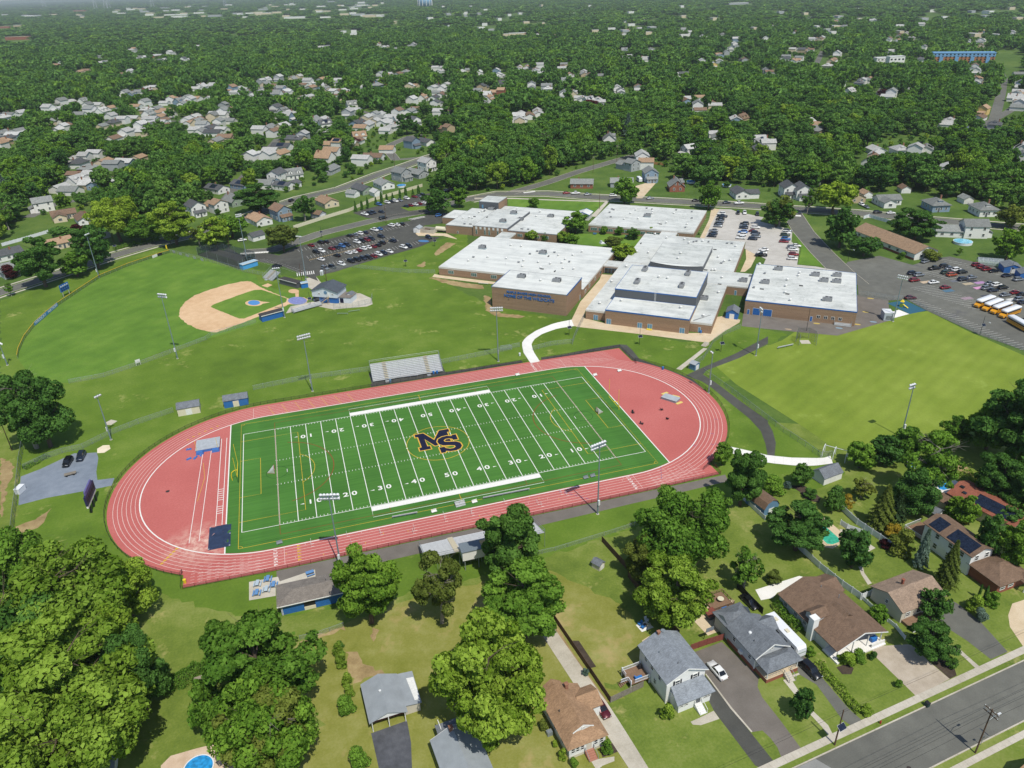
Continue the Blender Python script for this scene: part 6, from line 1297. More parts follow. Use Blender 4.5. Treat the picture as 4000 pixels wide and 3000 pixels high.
# ------------------------------------------------------------------ fences, poles and other kits
M_GALV = mat('galvanised','#8f979b',.5,.15,3,.4);M_POLE = mat('pole_grey','#7f8f98',.5,.12,2,.3);M_BLK = mat('black_paint','#222326',.6);M_WOODP = mat('pole_wood','#5a4536',.9,.25,3);M_BOARD = mat('board_brown','#5e4a3a',.9,.25,2,bump=.3);M_BOARDG = mat('board_grey','#7d766c',.9,.25,2,bump=.3)
M_BOARDR = mat('board_red','#7a443a',.85,.2,2);M_VINYL = mat('vinyl_white','#d7dade',.5,.05,1);M_CREAM = mat('vinyl_cream','#cdc6ae',.6,.06,1);M_LINK = mesh_mat('chain_link','#9aa2a2',.20);M_LINKB = mesh_mat('chain_link_black','#1c1e1f',.30);M_LINKG = mesh_mat('net_green','#2f4a44',.42);M_LINKD = mesh_mat('net_dark','#31393c',.30)
M_STEEL = mat('aluminium','#b9bcbd',.4,.1,2,.35);M_PLANK = mat('plank_white','#c9cacb',.45,.1,1.5,.15);M_LAMP = mat('lamp_white','#d2d4d5',.4,.06);M_DECK = mat('deck_brown','#7d6450',.8,.2,2);M_RED = mat('red_paint','#9c2f2c',.5);M_YEL = mat('yellow_paint','#d9bf2e',.5,.06);M_RUBBER = mat('rubber','#1b1b1c',.8);M_BLT = mat('bright_blue','#2d6fb5',.5);M_MULCH = ground_mat('mulch',('#3a322c','#463d35','#52483e'),.3,1.5,6)
def fence(name,label,pts,h,panel,m_panel,m_post,step=2.5,th=.05,post=.06,rail=True,post_h=.1,closed=False,lift=.05,m_rail=None,group=None):
    """posts and infill panels along a line of ground points; every panel and post is its own part"""
    p0 = Vector(pts[0][:2]);o = thing(name,label,'fence',(p0.x,p0.y,0),0,group);segs = []
    P_ = [Vector(p[:2]) for p in pts]+([Vector(pts[0][:2])] if closed else [])
    pm = MB().lathe([(post,0),(post,h+post_h),(post*.3,h+post_h+post)],n=6).mesh('post',[m_post]);first = True
    for a,b_ in zip(P_,P_[1:]):
        L_ = (b_-a).length;n = max(1,round(L_/step));d = (b_-a)/n;rz = math.atan2(d.y,d.x);l = d.length
        k = round(l,2);me = MB().box((l/2,0,lift),(l-post*2,th,h-lift)).mesh('panel',[m_panel]) if th > .02 else MB().quad((0,0,lift),(l,0,lift),(l,0,h),(0,0,h)).mesh('mesh_panel',[m_panel])
        rl = MB().tube((0,0,h),(l,0,h),.035 if rail is True else rail,n=5).mesh('top_rail',[m_rail or m_post]) if rail else None
        for i in range(n):
            q = a+d*i-p0
            if first or i > 0 or True: obj('post',pm,o,(q.x,q.y,0))
            obj('panel' if th > .02 else 'mesh_panel',me,o,(q.x,q.y,0),rz)
            if rl: obj('top_rail',rl,o,(q.x,q.y,0),rz)
    q = P_[-1]-p0
    if not closed: obj('post',pm,o,(q.x,q.y,0))
    return o
def link(label,pts,h=1.8,step=3.0,m=None,mp=None,name='chain_link_fence',**kw): return fence(name,label,pts,h,None,m or M_LINK,mp or M_GALV,step,0.0,.04,True,**kw)
def boards(label,pts,h=1.8,m=None,name='board_fence',step=2.4,**kw): return fence(name,label,pts,h,None,m or M_BOARD,m or M_BOARD,step,.05,.06,False,post_h=.05,**kw)
def vinyl(label,pts,h=1.8,m=None,step=2.4,**kw): return fence('vinyl_fence',label,pts,h,None,m or M_VINYL,m or M_VINYL,step,.06,.09,False,post_h=.15,**kw)
def utility_pole(label,p,h=11,arm=True,lamp=False,az=0.0,panel=False,m=None,name='utility_pole',r=.15):
    o = thing(name,label,'pole',p,az);part('pole',MB().tube((0,0,-.2),(0,0,h),r,r*.65,8),m or M_WOODP,o)
    if arm:
        for k,z in enumerate((h-.5,h-1.3)):
            a = part('crossarm',MB().box((0,0,z),(2.6,.12,.14)),m or M_WOODP,o)
            for x in (-1.2,-.5,.5,1.2): part('insulator',MB().lathe([(.06,0),(.07,.15),(.03,.2)],(x,0,z+.14),6),M_LAMP,a)
    if lamp:
        part('lamp_arm',MB().wire([(0,0,h*.72),(0,-1.2,h*.78),(0,-2.2,h*.78)],.04),M_GALV,o);part('lamp_head',MB().box((0,-2.5,h*.775),(.28,.7,.14)),M_LAMP,o)
    if panel:
        z = panel if not isinstance(panel,bool) else h*.6
        q = part('solar_panel',MB().box((0,0,0),(1.5,1.0,.05)),M_SOLAR,o);q.location = (0,-.45,z);q.rotation_euler = (R_(38),0,0);MB().box((0,0,-.03),(1.6,1.1,.04)).build('panel_frame',M_STEEL,q)
    return o
def wires(label,pts,r=.02,sag=.6,name='overhead_wire'):
    q = MB()
    for a,b_ in zip(pts,pts[1:]):
        a,b_ = Vector(a),Vector(b_);P_ = [a.lerp(b_,i/8)-Vector((0,0,sag*4*(i/8)*(1-i/8))) for i in range(9)];q.wire(P_,r,4)
    return tag(q.build(name,M_BLK),label,'wire')
# ------------------------------------------------------------------ foreground street
SAz = R_(5.8);sdir = Vector((math.cos(SAz),math.sin(SAz),0));snrm = Vector((-sdir.y,sdir.x,0));sc0 = Vector((57,-123.25,0))
def st(u,v,z=0.0): q = sc0+sdir*u+snrm*v;return Vector((q.x,q.y,z))
struct('street',MB().path([st(-90,0),st(160,0)],9.0,.03),G_ASPH)
struct('street_patch',MB().flat([st(-60,-4.45),st(-12.0,-4.45),st(-16.5,4.45),st(-60,4.45)],.035),ground_mat('asphalt_old',('#7b7b78','#858582','#90908c'),.05,.3,4))
for s,off in ((1,4.62),(-1,-4.62)):
    kb = struct('kerb',MB().flat([st(-90,off-.12*s),st(160,off-.12*s),st(160,off+.12*s),st(-90,off+.12*s)],.012),G_CONC)
    for i in range(84): part('kerb_stone',MB().prism([st(-90+i*3,off-.11)[:2],st(-87.04+i*3,off-.11)[:2],st(-87.04+i*3,off+.11)[:2],st(-90+i*3,off+.11)[:2]],.014,.13),G_CONC,kb)
slabs('sidewalk',[st(-90,7.1),st(160,7.1)],[st(-90,5.75),st(160,5.75)],160,.026,G_CONC,.06)
slabs('sidewalk',[st(-10,-7.0),st(80,-7.0)],[st(-10,-5.9),st(80,-5.9)],62,.026,G_CONC,.06)
part('manhole',MB().flat(arc(*st(-3.5,-3.2)[:2],.4,0,6.28,14),.045),mat('iron','#3a3230',.7),bpy.data.objects['street'])
def strip(name,zz,pts,z,m): return poly(name,[zz(*p) for p in pts],z,m)
strip('driveway',zG,((110,1360),(420,1250),(455,1440),(465,1700),(185,1700)),.03,ground_mat('asphalt_cracked',('#46484c','#52545a','#5e6066'),.2,.8,5,patch=('#8a8468',.35,.64)))
slabs('concrete_drive',[zG(1560,470),zG(1850,915),zG(1980,1120),zG(2110,1320),zG(2250,1530),zG(2360,1700)],[zG(1640,378),zG(2050,960),zG(2180,1140),zG(2300,1330),zG(2420,1520),zG(2530,1700)],13,.03,G_CONC,.04)
strip('driveway',zH,((1225,855),(1450,1140),(1825,1610),(1720,1660),(1660,1640),(1350,1230),(1300,1160),(1190,950)),.032,G_ASPD)
strip('driveway',zH,((1130,660),(1370,570),(1690,870),(1680,960),(1720,1050),(1870,1240),(2055,1490),(1890,1580),(1850,1480),(1790,1400),(1720,1335),(1630,1350),(1450,1150),(1230,850)),.030,G_ASPB)
strip('drive_edge',zH,((1228,848),(1236,845),(1455,1135),(1635,1345),(1625,1352),(1446,1148)),.05,G_CONC)
strip('driveway',zI,((205,705),(310,690),(460,870),(700,1150),(810,1245),(720,1295),(640,1240),(420,940),(270,850)),.032,G_ASPH)
strip('driveway',zI,((890,610),(1060,600),(1240,590),(1390,740),(1570,890),(1320,1020),(1275,1035),(920,690)),.032,ground_mat('drive_tan',('#9c9080','#ab9f8f','#b6ab9c'),.2,.7,4,patch=('#c8c2b6',.4,.64)))
strip('driveway',zI,((1480,340),(1560,200),(1640,240),(1830,390),(2070,655),(1925,720),(1720,560),(1480,405)),.032,G_ASPH)
strip('driveway',zI,((2110,240),(2260,190),(2300,620),(2205,610),(2090,440),(2075,340)),.032,G_CONB)
strip('walk',zI,((1545,590),(1640,615),(1720,690),(1830,785),(1800,805),(1690,700),(1620,640),(1540,610)),.034,G_CONC)
strip('walk',zI,((130,900),(190,880),(270,1000),(380,1160),(520,1290),(560,1370),(530,1390),(470,1310),(350,1180),(235,1030)),.034,G_CONC)
strip('walk',zI,((170,870),(265,838),(275,852),(190,885)),.034,G_CONC)
strip('walk',zH,((1100,1260),(1180,1225),(1300,1165),(1350,1235),(1190,1290),(1120,1285)),.034,G_CONC)
strip('walk',zG,((2010,1600),(2085,1580),(2212,1560),(2212,1600),(2110,1640),(2060,1680)),.034,G_CONC)
strip('white_patio',zI,((-110,120),(270,0),(310,10),(310,60),(80,145),(40,190),(-60,210)),.036,G_CONW)
strip('mulch_bed',zI,((590,790),(700,750),(740,800),(720,850),(640,850)),.034,M_MULCH);strip('mulch_bed',zI,((1400,740),(1480,700),(1600,760),(1630,860),(1570,890)),.034,M_MULCH);strip('mulch_bed',zG,((1850,560),(1905,560),(2055,785),(1990,800)),.034,M_MULCH);strip('planting_bed',zG,((1645,375),(1690,390),(1850,660),(2050,940),(2160,1090),(2120,1100),(2050,985),(1900,760),(1700,470)),.028,G_SOIL)
strip('mulch_bed',zJ,((640,245),(760,255),(860,330),(850,365),(760,345),(720,290)),.034,M_MULCH);strip('mulch_bed',zG,((2085,1500),(2200,1440),(2240,1520),(2110,1570)),.034,M_MULCH)
strip('patio',zH,((1085,310),(1340,180),(1480,210),(1400,460),(1250,515),(1100,360)),.034,G_CONB);strip('paver_patio',zH,((680,560),(740,520),(790,555),(700,590)),.034,G_CONB)
# pools
M_POOLG = glass_mat('pool_water_green','#3aa585',.1);M_POOLB = glass_mat('pool_water_blue','#2f8fce',.1);M_POOLL = glass_mat('pool_water_pale','#7cc4dc',.1)
strip('pool_deck',zJ,((795,420),(850,430),(1000,560),(990,640),(940,670),(850,650),(870,560),(840,480)),.036,G_CONB);strip('pool_patio',zJ,((985,540),(1045,545),(1060,580),(1010,590)),.038,G_CONC);strip('stone_patio',zJ,((1150,615),(1225,665),(1160,700),(1120,745),(1100,760),(1140,690)),.036,G_CONC)
strip('garden_walk',zJ,((1105,770),(1135,765),(1150,830),(1200,900),(1175,910),(1130,840)),.036,G_CONC)
def pool(label,outline_,m,coping,z=.05,name='swimming_pool'):
    o = thing(name,label,'pool',(0,0,0));part('water',MB().flat(outline_,z+.01),m,o)
    part('coping',MB().path(list(outline_),.35,z+.03,closed=True),coping,o);return o
pool('kidney shaped in ground pool with green water',[zJ(*p) for p in ((850,520),(880,510),(935,555),(990,605),(985,630),(940,645),(900,640),(870,610),(865,575))],M_POOLG,G_CONB)
strip('pool_deck',zD,((1440,1290),(1570,1240),(1700,1330),(1590,1385),(1470,1420),(1400,1330)),.036,G_CONW)
pool('blue swimming pool behind the red-brown solar roof',[zD(*p) for p in ((1450,1300),(1550,1280),(1600,1345),(1520,1365),(1470,1350))],M_POOLB,G_CONW)
strip('pool_patio',zE,((1390,1640),(1475,1555),(1700,1490),(2000,1415),(2030,1560),(2040,1800),(1390,1800)),.034,ground_mat('patio_pink',('#b79f88','#c4ae98','#cdb9a6'),.2,.7,4))
def round_pool(label,p,r,m,h=1.2,name='round_pool',wall=None):
    o = thing(name,label,'pool',p);part('wall',MB().lathe([(r,0),(r,h)],n=28),wall or M_VINYL,o);part('rim',MB().path([(r*math.cos(a),r*math.sin(a)) for a in np.linspace(0,6.283,32,endpoint=False)],.2,h+.02,closed=True),M_VINYL,o);part('water',MB().flat([((r-.1)*math.cos(a),(r-.1)*math.sin(a)) for a in np.linspace(0,6.283,28,endpoint=False)],h+.01),m,o)
round_pool('round blue pool sunk in the pink patio',zE(1715,1660),2.5,M_POOLB,.12)
round_pool('round above ground pool behind the white two storey house',zO(1680,555),4.2,M_POOLL,1.2)
round_pool('round pool behind the cream fence by the grey-green house',zL(1700,65),3.0,M_POOLB,1.1);round_pool('small pool beside the brick cape house',zN(880,30),3.0,M_POOLB,1.1);round_pool('pool under the trees next to the dark grey house',zN(1190,60),2.8,M_POOLB,1.1);round_pool('blue pool with deck in the wooded street',zP(935,1560),4.0,M_POOLL,1.0)
round_pool('small round pool under the half bare tree',zD(1290,1165),2.6,M_POOLB,1.1)
# ------------------------------------------------------------------ foreground houses
HR = R_(5.5)
def fg(name,label,cx,cy,rz=HR,cat='house'): return thing(name,label,cat,(cx,cy,0),rz)
SH_G = roof_mat('shingle_fg_grey','#868c93',0);SH_D = roof_mat('shingle_fg_slate','#70757b',0);SH_T = roof_mat('shingle_fg_tan','#9a7c61',0);SH_B = roof_mat('shingle_fg_brown','#756050',0);SH_M = roof_mat('shingle_fg_dust','#94806f',0);SH_R = roof_mat('shingle_fg_red','#8d5746',0);SH_C = roof_mat('shingle_fg_concession','#7d766f',0)
M_SW = mat('siding_fg_white','#dcdcda',.6,.05,.8);M_SB = mat('siding_fg_grey','#b6b9ba',.6,.06,.8);M_SBE = mat('siding_fg_beige','#bfb8aa',.6,.06,.8);M_BRK = brick_mat('brick_fg','#8a5544');M_SLATE = mat('flat_roof_grey','#8d9398',.7,.12,.5)
def porch_roof(o,x0,x1,y0,y1,zl,zh,m,name='porch_roof'):
    """lean-to roof rising from y0 (eave) to y1"""
    return part(name,MB().add([(x0,y0,zl),(x1,y0,zl),(x1-.6,y1,zh),(x0+.6,y1,zh),(x0,y0,zl-.14),(x1,y0,zl-.14),(x1-.6,y1,zh-.14),(x0+.6,y1,zh-.14)],[(0,1,2,3),(7,6,5,4),(0,4,5,1),(1,5,6,2),(3,7,4,0),(2,6,7,3)]),m,o)
def steps(o,x,y,w,n,h,m,d=.3,rail=None):
    q = thing_part('steps',o)
    for k in range(n): part('step',MB().box((x,y-(k+.5)*d,0),(w,d,h*(n-k)/n)),m,q)
    if rail:
        for s in (-1,1):
            part('handrail',MB().tube((x+s*w/2,y,h+.9),(x+s*w/2,y-n*d,1.0),.05,n=5).tube((x+s*w/2,y-n*d,0),(x+s*w/2,y-n*d,1.0),.05,n=5).tube((x+s*w/2,y-.05,h),(x+s*w/2,y-.05,h+.9),.05,n=5),rail,q)
def thing_part(name,o):
    q = MB().box((0,0,-.05),(.05,.05,.02)).build(name,M_TRIM,o);return q
def trim_rake(o,w,y,h,rise,ov=.38,s=1,m=None,c=0.0):
    for sg in (-1,1): part('rake_board',MB().tube((c+sg*(w/2+ov),y,h-ov*rise/(w/2)+.06),(c,y,h+rise+.08),.1,n=4),m or M_TRIM,o)
# white two storey house
o = fg('house','white two storey house with grey gable roof and enclosed front porch',24.8,-97.2);q = MB();gable_wall(q,8.3,9.4,5.4,2.0);part('wall',q,M_SW,o);q = MB();gable_roof(q,8.3,9.4,5.4,2.0,.4);r_ = part('roof',q,SH_G,o)
q = MB();q.box((.2,-6.1,0),(6.9,2.8,2.7));part('porch',q,M_SW,o);porch_roof(o,-3.9,4.3,-8.0,-4.72,2.75,4.0,SH_G);trim_rake(o,8.3,-5.16,5.4,2.0)
for x in (-1.9,1.9): window(o,x,-4.72,4.35,0,1.0,1.3,True)
for x in (-2.6,-1.6,2.5,3.3): window(o,x,-7.52,1.75,0,.75,.8)
door(o,.9,-7.54,.75,0,M_DGREY);steps(o,.9,-7.6,1.5,6,.9,M_TRIM,.33,M_TRIM)
for y,z in ((-2.4,4.3),(.2,4.3),(-1.0,1.9),(2.4,4.3)): window(o,-4.17,y,z,-math.pi/2,.8,1.2)
for y in (-2,2): window(o,4.17,y,4.3,math.pi/2,.9,1.2)
part('vent_pipe',MB().tube((-2.3,1,6.2),(-2.3,1,7.0),.08),M_GALV,o);part('vent_pipe',MB().tube((-.9,-3,6.8),(-.9,-3,7.4),.08),M_UNID,o);chimney(o,-.4,4.4,6.6,7.9,.5,.5);part('satellite_dish',MB().lathe([(.05,0),(.35,.08),(.45,.2)],(.7,4.6,7.4),12),M_GALV,o)
part('corner_board',MB().box((-4.15,-4.7,0),(.25,.25,5.3)),M_TRIM,o);part('skirting',MB().box((0,0,0),(8.36,9.46,.5)),M_SBE,o)
# its raised side deck
d_ = thing('raised_deck','raised brown deck with white railings beside the white two storey house','deck',(18.2,-95.6,0),HR)
part('deck_floor',MB().box((0,0,1.2),(4.2,3.6,.15)),M_DECK,d_);
for x,y in ((-2,-1.7),(2,-1.7),(-2,1.7),(2,1.7)): part('deck_post',MB().box((x,y,0),(.18,.18,2.35)),M_VINYL,d_)
for a,b_ in (((-2,1.7),(2,1.7)),((-2,.2),(-2,1.7)),((-1.2,-1.7),(2,-1.7)),((-2,-1.7),(-2,-.6)),((-3.6,-.6),(-2,-.6))):
    L_ = math.dist(a,b_);rr = MB();rr.box((L_/2,0,2.15),(L_,.08,.08)).box((L_/2,0,1.42),(L_,.06,.06))
    for k in range(int(L_/.22)): rr.box((.1+k*.22,0,1.45),(.06,.05,.7))
    g_ = rr.build('railing',M_VINYL,d_);g_.location = (a[0],a[1],0);g_.rotation_euler = (0,0,ang(a,b_))
for k in range(5): part('stair_tread',MB().box((-2.3-k*.3,-.2,1.0-k*.22),(.3,1.0,.06)),M_DECK,d_)
part('grill',MB().box((1.5,1.0,1.35),(.9,.6,.9),taper=.8),M_BLK,d_);part('lounge_chair',MB().box((0,-1,1.35),(1.6,.6,.3)).box((-.7,-1,1.6),(.2,.6,.5)),M_BLT,d_)
# tan bungalow
o = fg('house','white bungalow with tan shingle roof and red brick steps',3.1,-101.6);q = MB();gable_wall(q,7.0,11.2,3.1,1.9,along='n');q.add([(-3.5,5.6,3.1),(3.5,5.6,3.1),(0,5.6,5.0)],[(1,0,2)]);part('wall',q,M_SW,o)
q = MB();q.add([(-3.95,-6.0,2.9),(3.95,-6.0,2.9),(3.95,6.0,2.9),(-3.95,6.0,2.9),(0,-2.9,5.0),(0,6.0,5.0),(-1.9,-3.9,4.0),(1.9,-3.9,4.0),(0,-3.9,4.95)],[(0,6,4,5,3),(1,2,5,4,7),(0,1,7,6),(3,2,1,0),(6,8,4),(7,4,8)]);part('roof',q,SH_T,o)
part('gable_face',MB().add([(-1.8,-3.92,4.02),(1.8,-3.92,4.02),(0,-3.92,4.9)],[(0,1,2)]),M_SW,o);window(o,0,-3.95,4.4,0,.6,.5);trim_rake(o,3.6,-3.98,4.02,.95,.2)
q = MB();gable_wall(q,2.6,4.2,3.0,1.0,(4.3,2.3),0,'x');part('side_bay',q,M_SW,o);q = MB();gable_roof(q,3.6,4.2,3.05,1.1,.35,(3.9,2.3),'x');part('side_bay_roof',q,SH_T,o);q = MB();q.box((-.6,6.6,0),(3.4,2.0,2.6));part('rear_lobby',q,M_SW,o);q = MB();gable_roof(q,3.4,2.4,2.6,1.2,.3,(-.6,6.6));part('rear_lobby_roof',q,SH_T,o)
for x in (-2.8,-1.9,-1.0,1.6,2.7): window(o,x,-5.62,1.9,0,.7,1.1)
for y in (-3,0,3): window(o,-3.52,y,1.9,-math.pi/2,.9,1.1)
door(o,.3,-5.64,.8,0,M_SBE);steps(o,.3,-5.7,1.7,5,.8,mat('brick_step','#a0705e',.8),.36,M_GALV);chimney(o,.9,4.6,4.3,5.7,.6,.6);part('foundation',MB().box((0,0,0),(7.06,11.26,.6)),M_SBE,o);part('vent_pipe',MB().tube((-2.2,1,3.9),(-2.2,1,4.5),.08),M_UNID,o)
tag(MB().box((0,0,0),(1.0,.8,.95)).lathe([(.38,.95),(.38,1.02)],n=12).build('air_conditioner',[M_GALV],None,zG(1650,1370),HR),'grey air conditioner box beside the tan bungalow','air conditioner')
# grey bungalow with brick base
o = fg('house','grey roofed bungalow on a brick base with hip porch roof',43.8,-96.6);q = MB();gable_wall(q,7.4,8.2,3.9,2.0,(0,0),.9);part('wall',q,M_SB,o);part('brick_base',MB().box((0,0,0),(7.5,8.3,.9)),M_BRK,o);q = MB();gable_roof(q,7.4,8.2,3.9,2.0,.45);part('roof',q,SH_D,o);trim_rake(o,7.4,-4.6,3.9,2.0)
q = MB();gable_wall(q,6.0,4.6,3.4,1.5,(-.6,6.3),.1,'x');part('rear_addition',q,M_SB,o);q = MB();hip_roof(q,6.2,5.2,3.4,1.4,.4,(-.6,6.2));part('rear_roof',q,SH_D,o);q = MB();gable_roof(q,4.6,3.4,3.8,1.3,.3,(2.6,2.0),'x');part('cross_gable',q,SH_D,o)
q = MB();hip_roof(q,7.6,3.4,3.1,1.0,.4,(.3,-5.7));part('porch_roof',q,SH_D,o);part('porch_floor',MB().box((.3,-5.8,0),(7.4,3.2,.95)),M_BRK,o);part('porch_slab',MB().box((.3,-5.8,.95),(7.4,3.2,.08)),G_CONB,o)
for x in (-3.2,3.8): part('porch_post',MB().box((x,-7.2,1.0),(.16,.16,2.1)),M_TRIM,o)
for a,b_ in ((-3.3,.6),(2.3,3.9)):
    rr = MB().box(((a+b_)/2,-7.3,1.9),(b_-a,.04,.05));
    for k in range(int((b_-a)/.35)): rr.box((a+.2+k*.35,-7.3,1.0),(.03,.03,.9))
    part('porch_railing',rr,M_YEL if False else M_GALV,o)
steps(o,1.4,-7.4,1.5,5,.95,G_CONC,.34,M_GALV);window(o,0,-4.13,4.7,0,.6,.7);window(o,-2,-4.13,2.2,0,1.2,1.2);door(o,1.4,-4.13,.95,0)
for y in (-2.6,2.2): window(o,-3.72,y,2.5,-math.pi/2,.8,1.1)
part('window_unit',MB().box((-3.95,-.2,1.2),(.5,.9,.7)),M_TRIM,o);part('roof_vent',MB().lathe([(.35,0),(.35,.25),(.2,.4)],(-1.7,.4,5.0),12),M_LAMP,o);part('vent_pipe',MB().tube((-2.2,-1.5,4.8),(-2.2,-1.5,5.3),.07),M_UNID,o);part('corner_board',MB().box((-3.75,-4.15,.9),(.22,.22,3.0)),M_TRIM,o)
# brown ranch with chimney
o = fg('house','wide brown roofed ranch house with tall white chimney and front carport',61.9,-95.2);q = MB();gable_wall(q,11.6,13.6,3.2,2.1,(0,1.6));part('wall',q,M_SB,o);q = MB();gable_roof(q,11.8,16.2,3.2,2.15,.5);part('roof',q,SH_B,o);trim_rake(o,11.8,-8.66,3.2,2.15,.5)
q = MB();gable_roof(q,5.6,5.0,3.25,1.2,.4,(3.8,6.4),'x',mi=0);part('rear_ell_roof',q,SH_B,o)
for x in (-5.4,-1.6,2.2,5.7): part('carport_post',MB().box((x,-7.9,.3),(.16,.16,2.9)),M_TRIM,o)
part('carport_floor',MB().box((0,-7.0,0),(12.4,4.0,.35)),G_CONW,o);part('parapet',MB().box((4.4,-8.6,.35),(3.4,.25,.8)),M_TRIM,o)
chimney(o,-6.1,-1.6,0,5.6,1.4,1.3,M_SW)
for x,y,rz_ in ((-3.6,-.2,'x'),(.4,-2.2,'y')):
    q = MB();gable_wall(q,2.4,2.6,4.9,.9,(x-.8 if rz_ == 'x' else x,y),3.4,rz_);part('dormer',q,M_SB,o);q = MB();gable_roof(q,3.4 if rz_ == 'x' else 2.4,2.6 if rz_ == 'x' else 3.6,4.9,.9,.25,(x-.6 if rz_ == 'x' else x,y if rz_ == 'x' else y+.4),rz_);part('dormer_roof',q,SH_B,o)
window(o,.4,-3.52,4.4,0,.9,.7);window(o,-5.63,-.2,4.3,-math.pi/2,.8,.9)
for y in (.8,3.4,6.4): window(o,-5.83,y,1.9,-math.pi/2,1.1,.8)
for x in (-3,3): window(o,x,-5.23,1.7,0,2.0,1.3)
door(o,0,-5.24,.35,0,M_BLT);part('blue_cover',MB().box((4.4,-7.4,.4),(1.3,.8,.9)),M_BLT,o)
for x,y in ((1.6,5),(3.0,1.4)): part('vent_pipe',MB().tube((x,y,4.6),(x,y,5.5),.09),M_GALV,o)
# tan roofed house with deck
o = fg('house','low house with dusty tan roof and brown front deck',80.9,-95.3);q = MB();gable_wall(q,11.4,7.8,3.3,1.7,along='x');part('wall',q,M_SBE,o);q = MB();gable_roof(q,11.4,7.8,3.3,1.7,.45,along='x');part('roof',q,SH_M,o);part('deck',MB().box((-2.2,-5.4,0),(6.2,3.0,.7)),M_DECK,o)
part('deck_skirt',MB().box((-2.2,-6.95,0),(6.3,.1,.75)),M_TRIM,o);rr = MB().box((-2.2,-6.8,1.55),(6.0,.05,.06))
for k in range(16): rr.box((-5.1+k*.39,-6.8,.7),(.04,.04,.85))
part('deck_railing',rr,M_UNID,o)
for x in (-4,-1,2,4.4): window(o,x,-3.92,1.8,0,1.2,1.1)
window(o,-5.72,0,2.6,-math.pi/2,.7,.9);door(o,.6,-3.94,.7,0,M_TRIM);chimney(o,-1.0,1.0,4.4,5.9,.45,.45,M_BRK)
# split level with solar
o = fg('house','white split level house with brown roof and dark solar panels',102.1,-86.4,R_(4));q = MB();gable_wall(q,6.4,12.4,5.5,1.3);part('wall',q,M_SW,o);q = MB();gable_roof(q,6.4,12.4,5.5,1.3,.45);part('roof',q,SH_B,o);solar(o,-1.75,-2.6,6.35,2,6,math.atan2(1.3,3.2),0);solar(o,-1.75,3.8,6.35,2,3,math.atan2(1.3,3.2),0)
q = MB();q.box((1.6,-9.6,0),(8.4,6.8,2.9));part('low_wall',q,M_BRK,o);q = MB();hip_roof(q,8.6,7.4,2.9,1.9,.5,(1.6,-9.6));part('low_roof',q,SH_B,o);q = MB();gable_roof(q,2.8,3.0,2.7,.9,.25,(4.6,-13.6));part('porch_roof',q,SH_B,o)
for x in (3.4,5.8): part('porch_post',MB().box((x,-14.8,0),(.18,.18,2.7)),M_TRIM,o)
steps(o,4.6,-14.6,1.6,4,.6,G_CONC,.34,M_TRIM)
for x in (-1,1.4): window(o,x,-13.02,1.6,0,1.4,1.2)
for y in (-4,-1,2.5): window(o,-3.22,y,4.3,-math.pi/2);window(o,-3.22,y,1.6,-math.pi/2)
for x in (-1.5,1.5): window(o,x,-6.22,4.4,0)
d2 = thing('garden_deck','reddish garden deck with white rails behind the split level house','deck',zJ(1520,560),R_(8));part('deck_floor',MB().box((0,0,.5),(5.5,4.6,.15)),M_DECK,d2)
for a,b_ in (((-2.7,-2.3),(2.7,-2.3)),((-2.7,-2.3),(-2.7,2.3)),((-2.7,2.3),(2.7,2.3))):
    L_ = math.dist(a,b_);rr = MB().box((L_/2,0,1.5),(L_,.08,.08))
    for k in range(int(L_/.3)): rr.box((.15+k*.3,0,.65),(.06,.05,.85))
    g_ = rr.build('railing',M_VINYL,d2);g_.location = (a[0],a[1],0);g_.rotation_euler = (0,0,ang(a,b_))
# red-brown solar roof
o = fg('house','long house with red-brown roof covered in solar panels',121.3,-77.2,R_(15));q = MB();gable_wall(q,8.6,15.4,3.3,1.5);part('wall',q,M_SBE,o);q = MB();gable_roof(q,8.6,15.4,3.3,1.5,.5);part('roof',q,SH_R,o);solar(o,-2.3,-2.2,4.25,2,9,math.atan2(1.5,4.3),0)
for y in (-4,0,4,6.5): window(o,-4.32,y,1.8,-math.pi/2,1.3,1.1)
for x,y in ((-2.4,5.2),(-1.2,6.6)): part('skylight',MB().box((x,y,4.05 if x < -2 else 4.5),(.9,1.0,.22)),M_GLD,o)
# grey garage with lean-to, dark drive
o = fg('garage','old grey roofed double carport garage at the head of the cracked drive',-28.6,-87.0,R_(3),'garage');q = MB();q.box((0,1.0,0),(6.2,6.6,2.7));part('wall',q,M_SBE,o);q = MB();gable_roof(q,6.4,8.6,2.7,1.3,.3);part('roof',q,M_SLATE,o)
part('gable_face',MB().add([(-3.2,-4.3,2.7),(3.2,-4.3,2.7),(0,-4.3,3.95)],[(0,1,2)]),M_SW,o);part('back_wall_brick',MB().box((0,-2.35,0),(6.0,.1,2.5)),M_BOARDR,o)
for x in (-3.0,0,3.0): part('carport_post',MB().box((x,-4.2,0),(.14,.14,2.7)),M_TRIM,o)
part('lean_to',MB().box((4.7,.6,0),(2.8,7.0,2.2)),M_SBE,o);part('lean_to_roof',MB().add([(3.2,-3.2,2.75),(6.4,-3.2,2.35),(6.4,4.5,2.35),(3.2,4.5,2.75),(3.2,-3.2,2.65),(6.4,-3.2,2.25),(6.4,4.5,2.25),(3.2,4.5,2.65)],[(0,1,2,3),(0,4,5,1),(1,5,6,2),(3,2,6,7)]),M_SLATE,o)
part('roof_patch',MB().add([(5.3,-2.4,2.52),(6.3,-2.4,2.40),(6.3,3.0,2.40),(4.9,3.0,2.57)],[(0,1,2,3)]),M_WFR,o);part('vent_cap',MB().lathe([(.15,0),(.15,.4),(.25,.45)],(-.4,.6,3.8),10),M_LAMP,o)
